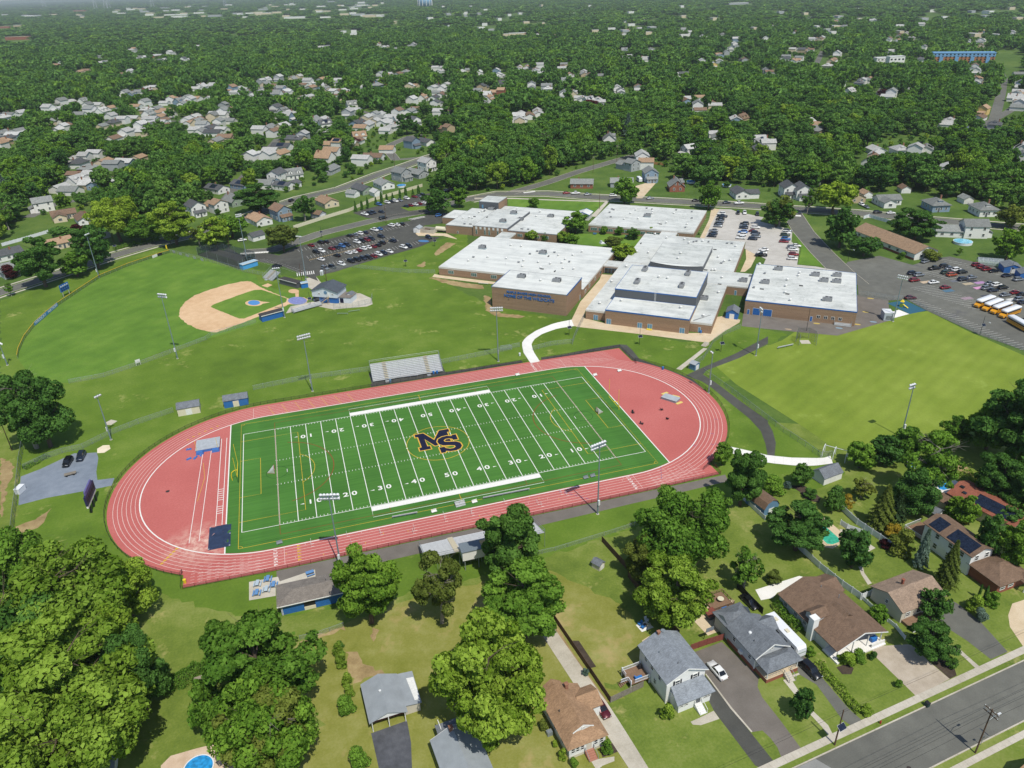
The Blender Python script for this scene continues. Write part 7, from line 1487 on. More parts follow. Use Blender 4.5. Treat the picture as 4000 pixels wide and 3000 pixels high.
# grey roofed house at the bottom
o = fg('house','grey roofed house with white front gable and dark rear addition',-17.6,-104.4);q = MB();gable_wall(q,7.4,11.5,3.1,1.7);part('wall',q,M_SW,o);q = MB();gable_roof(q,7.4,11.5,3.1,1.7,.4);part('roof',q,M_SLATE,o);trim_rake(o,7.4,6.16,3.1,1.7);part('rear_addition',MB().box((.3,7.2,0),(5.0,2.8,2.6)),M_SBE,o);part('rear_roof',MB().box((.3,7.3,2.6),(5.4,3.2,.2)),SH_D,o);chimney(o,-.4,5.4,4.2,5.6,.6,.6,M_CHIM);window(o,0,-5.77,1.7,0,1.6,1.2)
for y in (-3,1): window(o,-3.72,y,1.8,-math.pi/2)
for x in (-1.6,2.0): part('parapet',MB().box((x,8.6,2.8),(.12,2.0,.3)),M_TRIM,o)
# corner roof
o = fg('house','tan roofed house cut off at the far side of the street',71.5,-139.2,R_(8));q = MB();gable_wall(q,8,10,3.0,1.9);part('wall',q,M_SBE,o);q = MB();gable_roof(q,8,10,3.0,1.9,.5);part('roof',q,SH_T,o);window(o,0,5.03,1.7,math.pi,1.2,1.1);chimney(o,-2.6,2.5,3.6,5.4)
# bottom left garage roof
o = fg('garage','pale grey garage roof beside the white car drive',-78.5,-83.4,R_(4),'garage');q = MB();gable_wall(q,7,8,2.5,.8);part('wall',q,M_SW,o);q = MB();gable_roof(q,7,8,2.5,.8,.3);part('roof',q,M_SLATE,o);part('garage_door',MB().box((0,-4.05,.05),(4.6,.1,2.1)),M_TRIM,o)
strip('driveway',zE,((-60,1262),(150,1290),(240,1330),(420,1659),(420,1800),(-60,1800)),.028,G_ASPH)
# sheds
def shed(label,p,rz,w,d,h,rise,wall,roof,along='y',gambrel=False,doorm=None,name='garden_shed'):
    o = thing(name,label,'shed',p,rz)
    if gambrel:
        q = MB();prof = [(-w/2,0),(w/2,0),(w/2,h),(w*.32,h+rise*.68),(0,h+rise),(-w*.32,h+rise*.68),(-w/2,h)];n = 7
        q.add([(x,-d/2,z) for x,z in prof]+[(x,d/2,z) for x,z in prof],[tuple(range(n)),tuple(range(2*n-1,n-1,-1)),(1,8,9,2),(6,13,7,0)]);part('wall',q,wall,o)
        r = MB();up = [(-w/2-.15,h-.1),(-w*.32,h+rise*.68+.05),(0,h+rise+.05),(w*.32,h+rise*.68+.05),(w/2+.15,h-.1)]
        for a,b_ in zip(up,up[1:]): r.add([(a[0],-d/2-.2,a[1]),(b_[0],-d/2-.2,b_[1]),(b_[0],d/2+.2,b_[1]),(a[0],d/2+.2,a[1]),(a[0],-d/2-.2,a[1]+.1),(b_[0],-d/2-.2,b_[1]+.1),(b_[0],d/2+.2,b_[1]+.1),(a[0],d/2+.2,a[1]+.1)],[(7,6,5,4),(4,5,1,0),(6,7,3,2),(0,1,2,3)])
        part('roof',r,roof,o)
    else:
        q = MB();gable_wall(q,w,d,h,rise,along=along);part('wall',q,wall,o);r = MB();gable_roof(r,w,d,h,rise,.2,along=along,th=.1);part('roof',r,roof,o)
    q = part('double_door',MB().box((0,-d/2-.03,.05),(min(1.8,w*.6),.06,h*.8)),doorm or M_TRIM,o);return o
M_SHB = mat('shed_blue','#5d7f9c',.7);shed('blue gambrel roofed shed with white doors by the green pool garden',(71.2,-56.9,0),R_(10),4.8,6.4,2.1,2.0,M_SHB,SH_B,gambrel=True)
shed('white shed with grey roof beside the white gateway',(94.2,-51.8,0),R_(9),6.4,4.2,2.2,1.6,M_SW,SH_D,'x');shed('tiny grey shed on the dry back lawn',zV(1292,1225),R_(30),1.9,2.2,1.5,.6,M_SBE,SH_D);shed('grey playhouse shed beside the garden deck',zJ(1600,455),R_(20),2.8,3.2,2.1,.9,M_DGREY,SH_D);shed('brown roofed shed beside the red-brown solar roof',zJ(1690,385),R_(15),4.0,3.4,2.0,.9,M_SBE,SH_B)
shed('tan flat garden shed against the long hedge',zE(1790,950),R_(6),3.6,2.6,1.6,.3,M_SBE,mat('shed_tan_roof','#9c8f80',.8,.15),'x');shed('cream storage shed with slate roof beside the track',(-71.6,45.2,0),R_(2),6.6,4.6,2.6,1.0,M_CREAM,SH_D,'x');
o = shed('blue storage shed with slate roof behind the track straight',(-57.2,45.4,0),R_(0),7.4,4.2,2.6,1.0,mat('shed_front_blue','#2f67a3',.6),SH_D,'x',doorm=M_CREAM);shed('small blue ticket booth by the stair walk',zC(1575,310),R_(25),2.6,2.2,2.2,.5,M_SHB,mat('booth_roof','#9aa0a4',.6))
shed('blue shed with grey roof between gymnasium and workshop',zN(1240,1185),SA,4.6,5.6,2.6,1.3,M_BLUE,SH_D);shed('blue garage shed with white door at the east lot edge',zO(2085,790),R_(-30),7,7,2.6,1.2,M_BLUE,SH_D,doorm=M_TRIM);shed('second blue garage shed cut off by the east lot edge',zO(2215,850),R_(-30),6,6,2.6,1.2,M_BLUE,SH_D,doorm=M_TRIM)
# fences of the gardens
boards('dark brown board fence beside the long concrete drive',[zG(1690,375),zG(1850,610),zG(2020,860),zG(2175,1090)],1.5);boards('weathered grey board fence in front of the white house',[zH(410,1095),zH(690,960)],1.6,M_BOARDG);boards('brown board fence between the dry lawn and the leafy tree',[zH(560,10),zH(700,190),zH(850,370),zH(1000,520)],1.7);boards('brown board fence running back to the track side lawn',[zV(1300,1170),zV(1340,1215),zV(1390,1270),zV(1452,1345)],1.7)
boards('dark red board fence across the wide asphalt drive',[zH(1100,645),zH(1240,595),zH(1385,550)],1.7,M_BOARDR);boards('black board fence beside the covered car',[zH(1500,100),zH(1610,220),zH(1720,330)],1.8,M_BLK)
vinyl('long white vinyl fence between the ranch house and the garden walk',[zJ(700,660),zJ(850,800),zJ(1000,920),zJ(1130,1010)],1.7);vinyl('white vinyl fence along the olive evergreens',[zJ(975,395),zJ(1100,510),zJ(1250,610),zJ(1420,730)],1.7);vinyl('short white vinyl fence below the gambrel shed',[zJ(345,345),zJ(420,415),zJ(490,480)],1.3);vinyl('white lattice fence running down to the cracked drive',[zI(800,190),zI(960,340),zI(1100,450),zI(1180,550)],1.0,step=1.6)
vinyl('white vinyl gate panels beside the tan roofed house',[zI(795,205),zI(885,170)],1.6,step=1.2);vinyl('cream vinyl fence between the houses and the school access road',[zL(770,430),zL(1000,355),zL(1250,280),zL(1450,190),zL(1880,65)],2.0,M_CREAM);vinyl('white vinyl fence of the garden across the outfield road',[zK(20,470),zK(200,420),zK(420,355)],1.8);vinyl('white fence in front of the street lawn above the grey roofed hall',[zO(825,345),zO(870,330),zO(1080,390)],1.8)
vinyl('white screen fence around the pool equipment',[zJ(990,510),zJ(1035,540),zJ(1130,575)],1.5)
boards('cream privacy fence far behind the grey corner house',[zR(530,1250),zR(690,1268)],2.0,M_CREAM);boards('white fence in the far garden beside the pine',[zR(400,1195),zR(690,1225)],1.8,M_VINYL);boards('white fence around the far garden with a pool',[zQ(330,1290),zQ(490,1250)],1.8,M_VINYL);boards('tan timber fence behind the low grey house',[zR(1180,1415),zR(1315,1430)],1.8,mat('timber_tan','#a87f50',.8))
link('chain link fence behind the concession stand',[zF(380,1105),zF(520,1075),zF(640,1035),zF(760,990)],1.2,3);link('chain link fence along the dry yards behind the home bleachers',[zV(1085,1215),zV(1200,1190),zV(1330,1150),zV(1390,1130)],1.2,3)
# loose garden things
def chair(label,p,rz,m,name='garden_chair'):
    o = thing(name,label,'chair',p,rz);part('seat',MB().box((0,0,.35),(.6,.6,.06)),m,o);b_ = part('backrest',MB().box((0,.34,.38),(.6,.07,.75)),m,o);b_.rotation_euler = (R_(-18),0,0)
    for x in (-.27,.27):
        for y in (-.27,.27): part('leg',MB().box((x,y,0),(.06,.06,.36)),m,o)
    for x in (-.32,.32): part('armrest',MB().box((x,.02,.58),(.1,.6,.04)),m,o)
    return o
strip('seating_slab',zH,((628,425),(715,390),(782,445),(680,485)),.036,G_CONW)
chair('blue garden chair by the fire pit, turned towards the white one',zH(660,425),R_(-70),M_BLT);chair('blue garden chair by the fire pit, nearer to the white house',zH(682,450),R_(-150),M_BLT);chair('white garden chair by the fire pit',zH(722,395),R_(10),M_VINYL);chair('tan garden chair by the fire pit',zH(745,435),R_(80),M_CREAM)
fp = thing('fire_pit','round dark fire pit on the white seating slab','fire pit',zH(708,435));part('bowl',MB().lathe([(.3,.15),(.45,.3),(.45,.45),(.38,.45)],n=12),mat('iron','#3a3230'),fp);
for k in range(3): a = k*2.1;part('leg',MB().tube((.3*math.cos(a),.3*math.sin(a),0),(.25*math.cos(a),.25*math.sin(a),.3),.03,n=4),M_BLK,fp)
wd2 = thing('timber_deck','timber deck with brown railings and covered tub behind the grey bungalow','deck',zH(1330,290),HR);part('deck_floor',MB().box((1.3,1.5,.35),(5.0,4.4,.15)),M_DECK,wd2);part('hot_tub',MB().box((-2.3,-.9,0),(2.2,2.2,.9)),M_DGREY,wd2);part('tub_cover',MB().box((-2.3,-.9,.9),(2.3,2.3,.15)),M_BOARDR,wd2)
for a,b_ in (((-1.2,-.6),(3.8,-.6)),((3.8,-.6),(3.8,3.6)),((-1.2,3.6),(3.8,3.6)),((-4.0,2.0),(-4.0,.5))):
    L_ = math.dist(a,b_);rr = MB().box((L_/2,0,1.3),(L_,.1,.06)).box((L_/2,0,.9),(L_,.05,.1))
    for k in range(int(L_/1.2)+1): rr.box((min(L_,k*1.2),0,.4),(.1,.1,.95))
    g_ = rr.build('railing',M_DECK,wd2);g_.location = (a[0],a[1],0);g_.rotation_euler = (0,0,ang(a,b_))
part('patio_table',MB().lathe([(.05,.5),(.05,1.15),(.7,1.17),(.7,1.22)],(1.8,1.4,0),14),M_CREAM,wd2);part('blue_locker',MB().box((.6,-1.6,0),(1.2,.8,1.6)),M_BLT,wd2)
hoop = thing('basketball_hoop','basketball hoop with clear backboard at the dark red fence','hoop',zH(1225,560),HR);part('pole',MB().tube((0,.5,0),(.1,0,3.2),.06),M_BLK,hoop);part('backboard',MB().box((.6,-.35,2.7),(1.8,.05,1.1)),M_GALV,hoop);part('rim',MB().path([(.6+.23*math.cos(a),-.65+.23*math.sin(a)) for a in np.linspace(0,6.28,14)],.04,3.0),M_RED,hoop)
tb = thing('wheelie_bin','dark green wheelie bin at the kerb','bin',zI(1370,1125),HR);part('body',MB().box((0,0,.08),(.6,.7,.9),taper=1.12),mat('bin_green','#1f3a38',.6),tb);part('lid',MB().box((0,0,.98),(.7,.8,.08)),M_BLK,tb)
for x in (-.25,.25): part('wheel',MB().tube((x-.04,.36,.1),(x+.04,.36,.1),.1,n=10),M_RUBBER,tb)
hy = thing('fire_hydrant','red fire hydrant on the grass strip by the street','hydrant',zI(970,1275));part('barrel',MB().lathe([(.16,0),(.14,.1),(.13,.55),(.17,.58),(.12,.72),(.03,.78)],n=10),M_RED,hy);part('nozzle',MB().tube((-.22,0,.42),(.22,0,.42),.06,n=8),M_RED,hy)
gw = thing('white_gateway','white tubular gateway arches over the gate walk','gateway',zD(510,1085),R_(40))
for y in (-1.4,1.4,-4.6): part('arch',MB().wire([(-.0,y,0),(0,y,2.0),(1.0,y,3.0),(2.4,y,3.0),(3.2,y,2.0),(3.2,y,0)],.09),M_VINYL,gw)
part('brace',MB().tube((1.7,-4.6,3.0),(1.7,1.4,3.0),.07),M_VINYL,gw)
# poles and wires along the street
pA = zI(575,1460);pB = zI(1280,1600)
utility_pole('utility pole with a bright solar panel on the grass strip',pA,9.0,False,False,R_(10),5.2);utility_pole('wooden utility pole with double crossarms and street lamp across the street',st(9.0,-5.6),11.0,True,True,SAz+math.pi/2,5.0)
for k,dx in enumerate((-1.0,0,1.0)): wires(f'thin overhead street wire, {("street side", "middle", "garden side")[k]} of the crossarm line',[st(-75,-5.6+dx,10.6),st(9,-5.6+dx,10.4),st(70,-5.6+dx,10.6),st(140,-5.6+dx,10.6)])
wires('thin overhead wire along the sidewalk lamp poles',[st(-75,5.3,8.6),(pA[0],pA[1],8.4),st(60,5.3,8.6),st(140,5.3,8.6)])
sg = thing('street_sign','small dark street sign across the street','sign',zI(1835,1460),SAz);part('post',MB().tube((0,0,0),(0,0,2.3),.04),M_GALV,sg);part('plate',MB().box((0,-.05,1.8),(.5,.03,.5)),M_DGREY,sg)
# ------------------------------------------------------------------ floodlights
LAMPM = MB().lathe([(.12,0),(.34,.12),(.42,.38),(.40,.42)],n=10).mesh('lamp',[M_LAMP],True)
def floodlight(label,base,h,n=5,rows=2,target=(0,0),box=True,r=.22,sp=.75,bar=True):
    o = thing('floodlight_pole',label,'floodlight',base,math.atan2(target[1]-base[1],target[0]-base[0])-math.pi/2)
    part('pole',MB().lathe([(r,0),(r*.95,1.0),(r*.45,h)],n=10),M_POLE,o);part('footing',MB().lathe([(r*1.9,0),(r*1.9,.12)],n=10),G_CONC,o)
    if box: part('ballast_box',MB().box((0,-.35,3.0),(.5,.4,1.4)),M_LAMP,o)
    for k in range(rows):
        z = h-.15-k*.95;w = (n-1)*sp
        a = part('crossarm',MB().box((0,0,z),(w+.5,.14,.14)),M_GALV,o)
        for i in range(n):
            l = obj('lamp',LAMPM,a,(-w/2+i*sp,.18,z+.05));l.rotation_euler = (R_(-115),0,0)
    return o
for x,y,lab in ((31.1,-46.2,'tall floodlight pole on the spectator path by the track numbers'),(-32.6,-45.7,'tall floodlight pole beside the concession stand'),(31.6,45.6,'tall floodlight pole behind the far track straight near the white walk'),(-33.0,45.5,'tall floodlight pole behind the far track straight beside the bleachers')): floodlight(lab,(x,y,0),20.8,6,2,(x*.6,0))
for zz,b_,t_,n,rw_,tg,lab in ((zK,(858,742),(750,362),4,1,(-40,150),'floodlight pole at the outfield fence beside the road'),(zK,(1535,1440),(1390,885),5,2,(-40,150),'floodlight pole between outfield and lawn fence'),(zK,(65,1497),(0,1310),3,1,(-80,150),'floodlight pole beyond the yellow outfield rail'),(zL,(372,725),(265,300),4,2,(-40,140),'floodlight pole beside the batting cage'),(zL,(878,880),(812,490),4,1,(-40,140),'floodlight pole at the ball field entrance'),(zL,(690,1195),(612,770),4,1,(-40,150),'floodlight pole at the blue dugout'),
        (zA,(960,482),(850,98),3,1,(-60,0),'floodlight pole beside the sand patch and track curve'),(zN,(1443,1525),(1510,1112),3,2,(110,20),'floodlight pole between the service yard and asphalt path'),(zC,(1698,520),(1722,162),2,1,(60,0),'floodlight pole beside the asphalt path bend'),(zO,(1080,1230),(1162,832),5,2,(130,0),'floodlight pole beside the play surface'),(zD,(1150,900),(1245,450),3,2,(120,10),'floodlight pole in the thicket at the practice field')):
    p = zz(*b_);floodlight(lab,p,height_at(p,look(zz(*t_))[1]),n,rw_,tg)
# solar lamp poles on the campus
for i,(zz,x,y,h,lab) in enumerate(((zM,1378,1350,6.5,'solar lamp post beside the white curved walk'),(zN,437,1430,6.5,'solar lamp post on the lawn below the gymnasium front'),(zN,1140,1490,6.5,'solar lamp post at the stair walk fence'),(zL,1738,755,5.5,'solar lamp post on the lawn below the west lot'),(zL,1988,580,5.5,'solar lamp post beside the blue striped bays'),(zL,1012,505,6,'solar lamp post on the verge of the access road'),(zO,1830,1345,7.5,'solar lamp post at the fence opposite the buses'),(zO,690,710,8,'lamp post at the corner of the east drive'),(zN,1880,1310,9,'tall bare pole beside the hammer cage'),(zO,2090,830,6,'solar lamp post beside the blue garage sheds'),(zL,915,1090,6,'solar lamp post behind home plate'),(zK,1005,515,6,'solar lamp post beside the clipped road hedge'))):
    utility_pole(lab,zz(x,y),h,False,i in (6,7),R_(0),False if i in (7,8) else h*.55,M_BLK,'lamp_post',.09)
for zz,x,y,h,lab in ((zK,1480,470,10,'utility pole at the outfield corner by the road'),(zK,985,440,11,'utility pole beside the clipped road hedge'),(zL,845,910,10,'wooden pole with flood lamp beside the first dugout'),(zL,1053,880,9,'wooden pole with two white lamp boxes near the portable toilet'),(zL,1568,380,10,'utility pole on the access road verge'),(zM,1640,255,10,'flag pole at the school front walk'),(zR,905,1400,12,'utility pole at the side street'),(zR,700,1490,11,'utility pole opposite the red brick house'),(zA,105,575,10,'leaning utility pole by the gravel lane'),(zQ,1200,1450,10,'utility pole at the curving street'),(zL,215,600,8,'pole beside the bright yellow-green tree'),(zO,430,160,9,'utility pole by the twin solar houses'),(zS,270,1560,11,'bare tall pole among the big trees')):
    utility_pole(lab,zz(x,y),h,'utility' in lab,False,R_(40))
wires('overhead wires along the outfield road',[(*zK(300,560)[:2],9.5),(*zK(985,440)[:2],10),(*zK(1480,470)[:2],9.5),(*zK(2200,200)[:2],10)],.03)
wires('overhead wires crossing the gardens above the bent road',[(*zL(215,600)[:2],8),(*zL(900,330)[:2],9),(*zQ(1200,1450)[:2],10),(*zR(700,1490)[:2],10)],.03)
# ------------------------------------------------------------------ track side fence, perimeter fences
def offset_stadium(r):
    o = []
    for t in np.linspace(-math.pi/2+.45,math.pi/2-.78,22): o.append((CX+r*math.cos(t),r*math.sin(t)))
    o += [(76.3,27.2),(76.3,41.3),(46.3,41.5)]
    return o
link('black low fence around the right curve of the track',offset_stadium(41.9),1.1,2.6,M_LINKB,M_BLK,'track_fence')
link('black low fence along the far track straight',[(41.2,41.9),(20,41.9),(-20,41.9),(-47.5,41.9)],1.1,2.6,M_LINKB,M_BLK,'track_fence');link('black low fence around the left curve of the track',[(-CX+41.9*math.cos(t),41.9*math.sin(t)) for t in np.linspace(math.pi/2,math.pi*1.5-.52,26)]+[(-67.9,-35.2),(-67.8,-40.9)],1.1,2.6,M_LINKB,M_BLK,'track_fence')
M_RUST = mat('fence_rust','#6a2b27',.6);link('dark red low fence along the near track straight',[(-67.4,-41.1),(-47,-41.6),(0,-41.6),(47,-41.6),(68.9,-41.2),(69.2,-35)],1.1,2.6,M_LINKB,M_RUST,'track_fence')
link('tall chain link fence beside the far track straight',[zB(-20,385),zB(400,300),zB(980,220)],1.8,3.2);link('chain link fence between the bleachers and the white walk',[zB(1600,160),zB(1900,100),zB(2212,35)]+[zM(*p) for p in ((780,1480),(950,1450))],1.8,3.2);link('chain link fence right of the white walk',[zM(*p) for p in ((1065,1480),(1220,1440),(1390,1420),(1410,1425))],1.8,3.0);link('chain link fence climbing to the gymnasium corner',[zM(*p) for p in ((1405,1430),(1450,1320),(1520,1180))],2.2,3.0)
link('chain link fence from the sheds down to the gravel pad',[zA(1500,245),zA(1200,345),zA(960,440),zA(720,560),zA(540,600),zA(400,650),zA(210,740)],1.8,3.2);fence('slatted_fence','tall green slatted chain link fence along the gravel lane',[zA(108,1365),zA(130,1150),zA(150,1000),zA(165,850),zA(180,700),zA(205,560)],2.6,None,M_LINKG,M_GALV,3.0,0.0,.05,True)
link('chain link fence along the lawn below the outfield',[zK(600,1655),zK(900,1600),zK(1200,1500),zK(1540,1370),zK(1780,1280),zK(1830,1240),zK(2100,1165),zK(2212,1130)],1.6,3.4);link('chain link fence below the west lot lawn',[zL(1000,820),zL(1230,760),zL(1620,800),zL(1760,810),zL(1990,815)],1.8,3.4);link('chain link fence along the asphalt path bend',[zC(1660,350),zC(1900,520),zC(2212,760)]+[zD(*p) for p in ((130,860),(320,985),(450,1080),(550,1065))],1.8,3.2);link('chain link fence below the school apron',[zN(1310,1290),zN(1180,1340),zN(1080,1410),zN(1060,1450),zN(990,1560),zN(860,1640)],1.8,3.0);link('chain link fence along the east lot and practice field',[zO(1200,1045),zO(1370,1135),zO(1600,1245),zO(1830,1350),zO(2212,1495)],1.6,3.4);link('chain link gate fence beside the workshop',[zO(780,1000),zO(930,1020),zO(1080,1045),zO(1160,1040)],1.8,3.0)
# outfield fence with yellow rail
of = [zK(*p) for p in ((155,1440),(165,1380),(215,1270),(300,1160),(400,1065),(500,985),(700,850),(860,745),(1100,645),(1320,570),(1470,525))]
fence('outfield_fence','curved outfield fence with bright yellow top rail',of,1.6,None,M_LINKG,M_GALV,3.2,0.0,.04,.075,m_rail=mat('rail_yellow','#d8a824',.5))
link('fence between the outfield and the batting cage',[zK(1470,525),zK(1780,595),zK(2090,685)]+[zL(*p) for p in ((330,800),(640,860))],1.8,3.2)
def banner(label,zz,a,b_,h,m,txt=None,tm=None,cat='banner',z0=.15,sz=None):
    a,b_ = zz(*a),zz(*b_);L_ = math.dist(a[:2],b_[:2]);rz = ang(a,b_);o = thing('banner',label,cat,(*a[:2],0),rz);part('cloth',MB().box((L_/2,-.12,z0),(L_,.05,h)),m,o)
    if txt:
        t_ = wall_sign(o,txt,L_*.03,L_*.97,-.16,z0+h/2,sz or h*.85,'lettering',tm or M_TRIM,.01)
    return o
banner('blue outfield banner reading WILDCAT NATION',zK,(300,1158),(500,985),1.5,mat('banner_blue','#3f86b8',.6,.1),'WILDCAT   NATION',sz=1.5);banner('white sponsor banner at the outfield corner',zK,(1318,575),(1360,558),1.4,M_TRIM);banner('black sponsor banner at the outfield corner',zK,(1366,556),(1402,545),1.4,M_BLK);
for i,x in enumerate((1505,1560,1622,1683,1748)): banner(f'small grey fence banner, {("first", "second", "third", "fourth", "fifth")[i]} from the outfield corner',zK,(x-10,512+i*17+12),(x+14,518+i*17+14),1.2,M_STEEL)
sb = thing('ball_scoreboard','blue baseball scoreboard with white score boxes behind the outfield rail','scoreboard',zK(578,895),ang(zK(560,905),zK(598,885)));
for x in (-1.9,1.9): part('post',MB().box((x,0,0),(.22,.22,2.6)),M_STEEL,sb)
part('board',MB().box((0,0,2.4),(5.4,.3,3.2)),M_BLUE,sb)
for j in range(3):
    for k in range(4): part('score_box',MB().box((-1.9+k*1.25,-.17,2.75+j*.95),(.75,.06,.5)),M_TRIM if j == 2 else M_BLK,sb)
fpole = thing('foul_pole','yellow foul pole at the outfield corner','pole',zK(1450,510));part('pole',MB().tube((0,0,0),(0,0,3.4),.08),M_YEL,fpole);part('screen',MB().box((-.3,0,1.2),(.5,.04,2.0)),M_YEL,fpole)
sn = thing('notice_sign','white notice board on the lawn fence below the outfield','sign',zK(1198,1495),ang(zK(1150,1500),zK(1250,1470)))
for x in (-.75,.75): part('post',MB().box((x,0,0),(.12,.12,2.3)),M_TRIM,sn)
part('board',MB().box((0,0,.9),(1.5,.1,1.3)),M_TRIM,sn)
# batting cage
bc = [zL(-60,655),zL(90,600),zL(440,690),zL(300,780)];c0 = sum(bc,Vector((0,0,0)))/4;cg = thing('batting_cage','large netted batting cage at the ball field corner','batting cage',(*c0[:2],0));Q = [p-Vector((*c0[:2],0)) for p in bc]
for a,b_ in zip(Q,Q[1:]+Q[:1]):
    part('net_wall',MB().quad((a.x,a.y,.05),(b_.x,b_.y,.05),(b_.x,b_.y,4.0),(a.x,a.y,4.0)),M_LINKG,cg)
    for k in range(4): q = a.lerp(b_,k/4);part('post',MB().tube((q.x,q.y,0),(q.x,q.y,4.0),.06),M_GALV,cg)
part('net_roof',MB().flat([(p.x,p.y) for p in Q],4.0),M_LINKD,cg);poly('cage_floor',bc,.07,G_ASPD)
# dugouts, announcer house, stands at the diamond
def box_hut(name,label,cat,zz,a,b_,depth,h,wall,roof,front=None,slope=.35):
    a,b_ = zz(*a),zz(*b_);L_ = math.dist(a[:2],b_[:2]);rz = ang(a,b_);o = thing(name,label,cat,(*a[:2],0),rz)
    for s,nm in ((0,'end_wall'),(L_,'end_wall')): part(nm,MB().box((s,depth/2,0),(.15,depth,h)),wall,o)
    part('wall',MB().box((L_/2,.08,0),(L_-.16,.15,h)),wall,o);part('roof',MB().box((L_/2,depth/2,h),(L_+.5,depth+.6,.2)),roof,o);part('roof_edge',MB().box((L_/2,-.34,h-.02),(L_+.56,.06,.26)),M_TRIM,o);return o
M_TAR = mat('tar_roof','#3f3c3b',.85,.15,1.0)
box_hut('dugout','blue dugout with dark flat roof beside the first base line','dugout',zL,(500,1235),(685,1185),3.0,2.5,M_BLUE,M_TAR);box_hut('dugout','dark open dugout with black roof behind the third base side','dugout',zL,(650,905),(800,945),3.0,2.4,M_DGREY,M_TAR);box_hut('shipping_container','bright blue storage container beside the ball field stand','container',zL,(335,785),(460,745),2.6,2.5,mat('container_blue','#4c9bd4',.6),mat('container_roof','#9db4c2',.6));box_hut('ticket_booth','small blue and white booth behind the dark dugout','booth',zL,(840,945),(895,935),1.8,2.3,M_BLT,mat('container_roof','#9db4c2'))
for lab,x,y,rx,ry,m in (('blue round tarp over the pitching mound',425,1068,52,21,M_TARP),('violet blue round tarp over home plate',800,1050,82,33,M_TARP2)): o = tag(MB().flat(ell(zL,x,y,rx,ry),.046).build('field_tarp',m),lab,'tarp')
q0 = zL(945,1060);an = R_(-31);ah = thing('announcer_house','two storey baseball clubhouse, pale above and blue below, with wooden stair','clubhouse',q0,an);part('lower_wall',MB().box((5.6,4.2,0),(11.2,8.4,2.6)),M_BLUE,ah);q = MB();gable_wall(q,11.6,8.8,5.3,1.9,(5.6,4.0),2.6);part('upper_wall',q,mat('club_wall','#c3cbd2',.7),ah);q = MB();gable_roof(q,11.6,8.8,5.3,1.9,.5,(5.6,4.0));part('roof',q,roof_mat('shingle_club','#4f565e',0),ah)
for x in (3.2,9.4): window(ah,x,-.42,4.2,0,.7,.6)
part('club_emblem',MB().tube((6.2,-.42,4.8),(6.2,-.5,4.8),.75,n=16),M_SHB,ah);part('upper_door',MB().box((7.6,-.43,2.7),(.95,.06,2.0)),M_TRIM,ah);part('dark_bay',MB().box((1.4,-.06,.1),(2.4,.1,2.2)),M_BLK,ah)
stg = MB()
for k in range(9): stg.box((7.2-k*.42,-1.1,2.5-k*.28),(.42,1.0,.07))
part('stair_treads',stg,mat('stair_wood','#b39a68',.8),ah);part('stair_rail',MB().tube((7.4,-1.6,3.5),(3.4,-1.6,1.0),.06).tube((7.4,-1.6,0),(7.4,-1.6,3.5),.07).tube((7.4,-.6,0),(7.4,-.6,3.5),.07),mat('stair_wood','#b39a68'),ah);part('side_annex',MB().box((14.0,4.0,0),(5.4,6.0,2.5)),mat('club_wall','#c3cbd2'),ah);part('annex_roof',MB().box((14.0,4.0,2.5),(5.8,6.4,.2)),SH_C,ah);part('annex_door',MB().box((12.6,.95,.05),(1.6,.08,2.1)),P_NV,ah)
shed('white barn roofed shed beside the clubhouse',zL(1265,1040),an,3.4,3.0,2.2,1.2,M_SW,SH_D,gambrel=True,doorm=M_BLK)
poly('clubhouse_pad',[zL(*p) for p in ((930,1060),(1160,1070),(1230,990),(1340,985),(1440,1030),(1450,1080),(1400,1100),(1110,1125),(980,1100),(700,1160),(740,1100))],.03,G_CONC);poly('field_entrance',[zL(*p) for p in ((860,860),(960,840),(1010,900),(940,960),(900,940))],.03,G_CONC)
link('low mesh fence around the clubhouse pad',[zL(1115,1120),zL(1280,1115),zL(1440,1075),zL(1450,1030)],2.4,3.0)
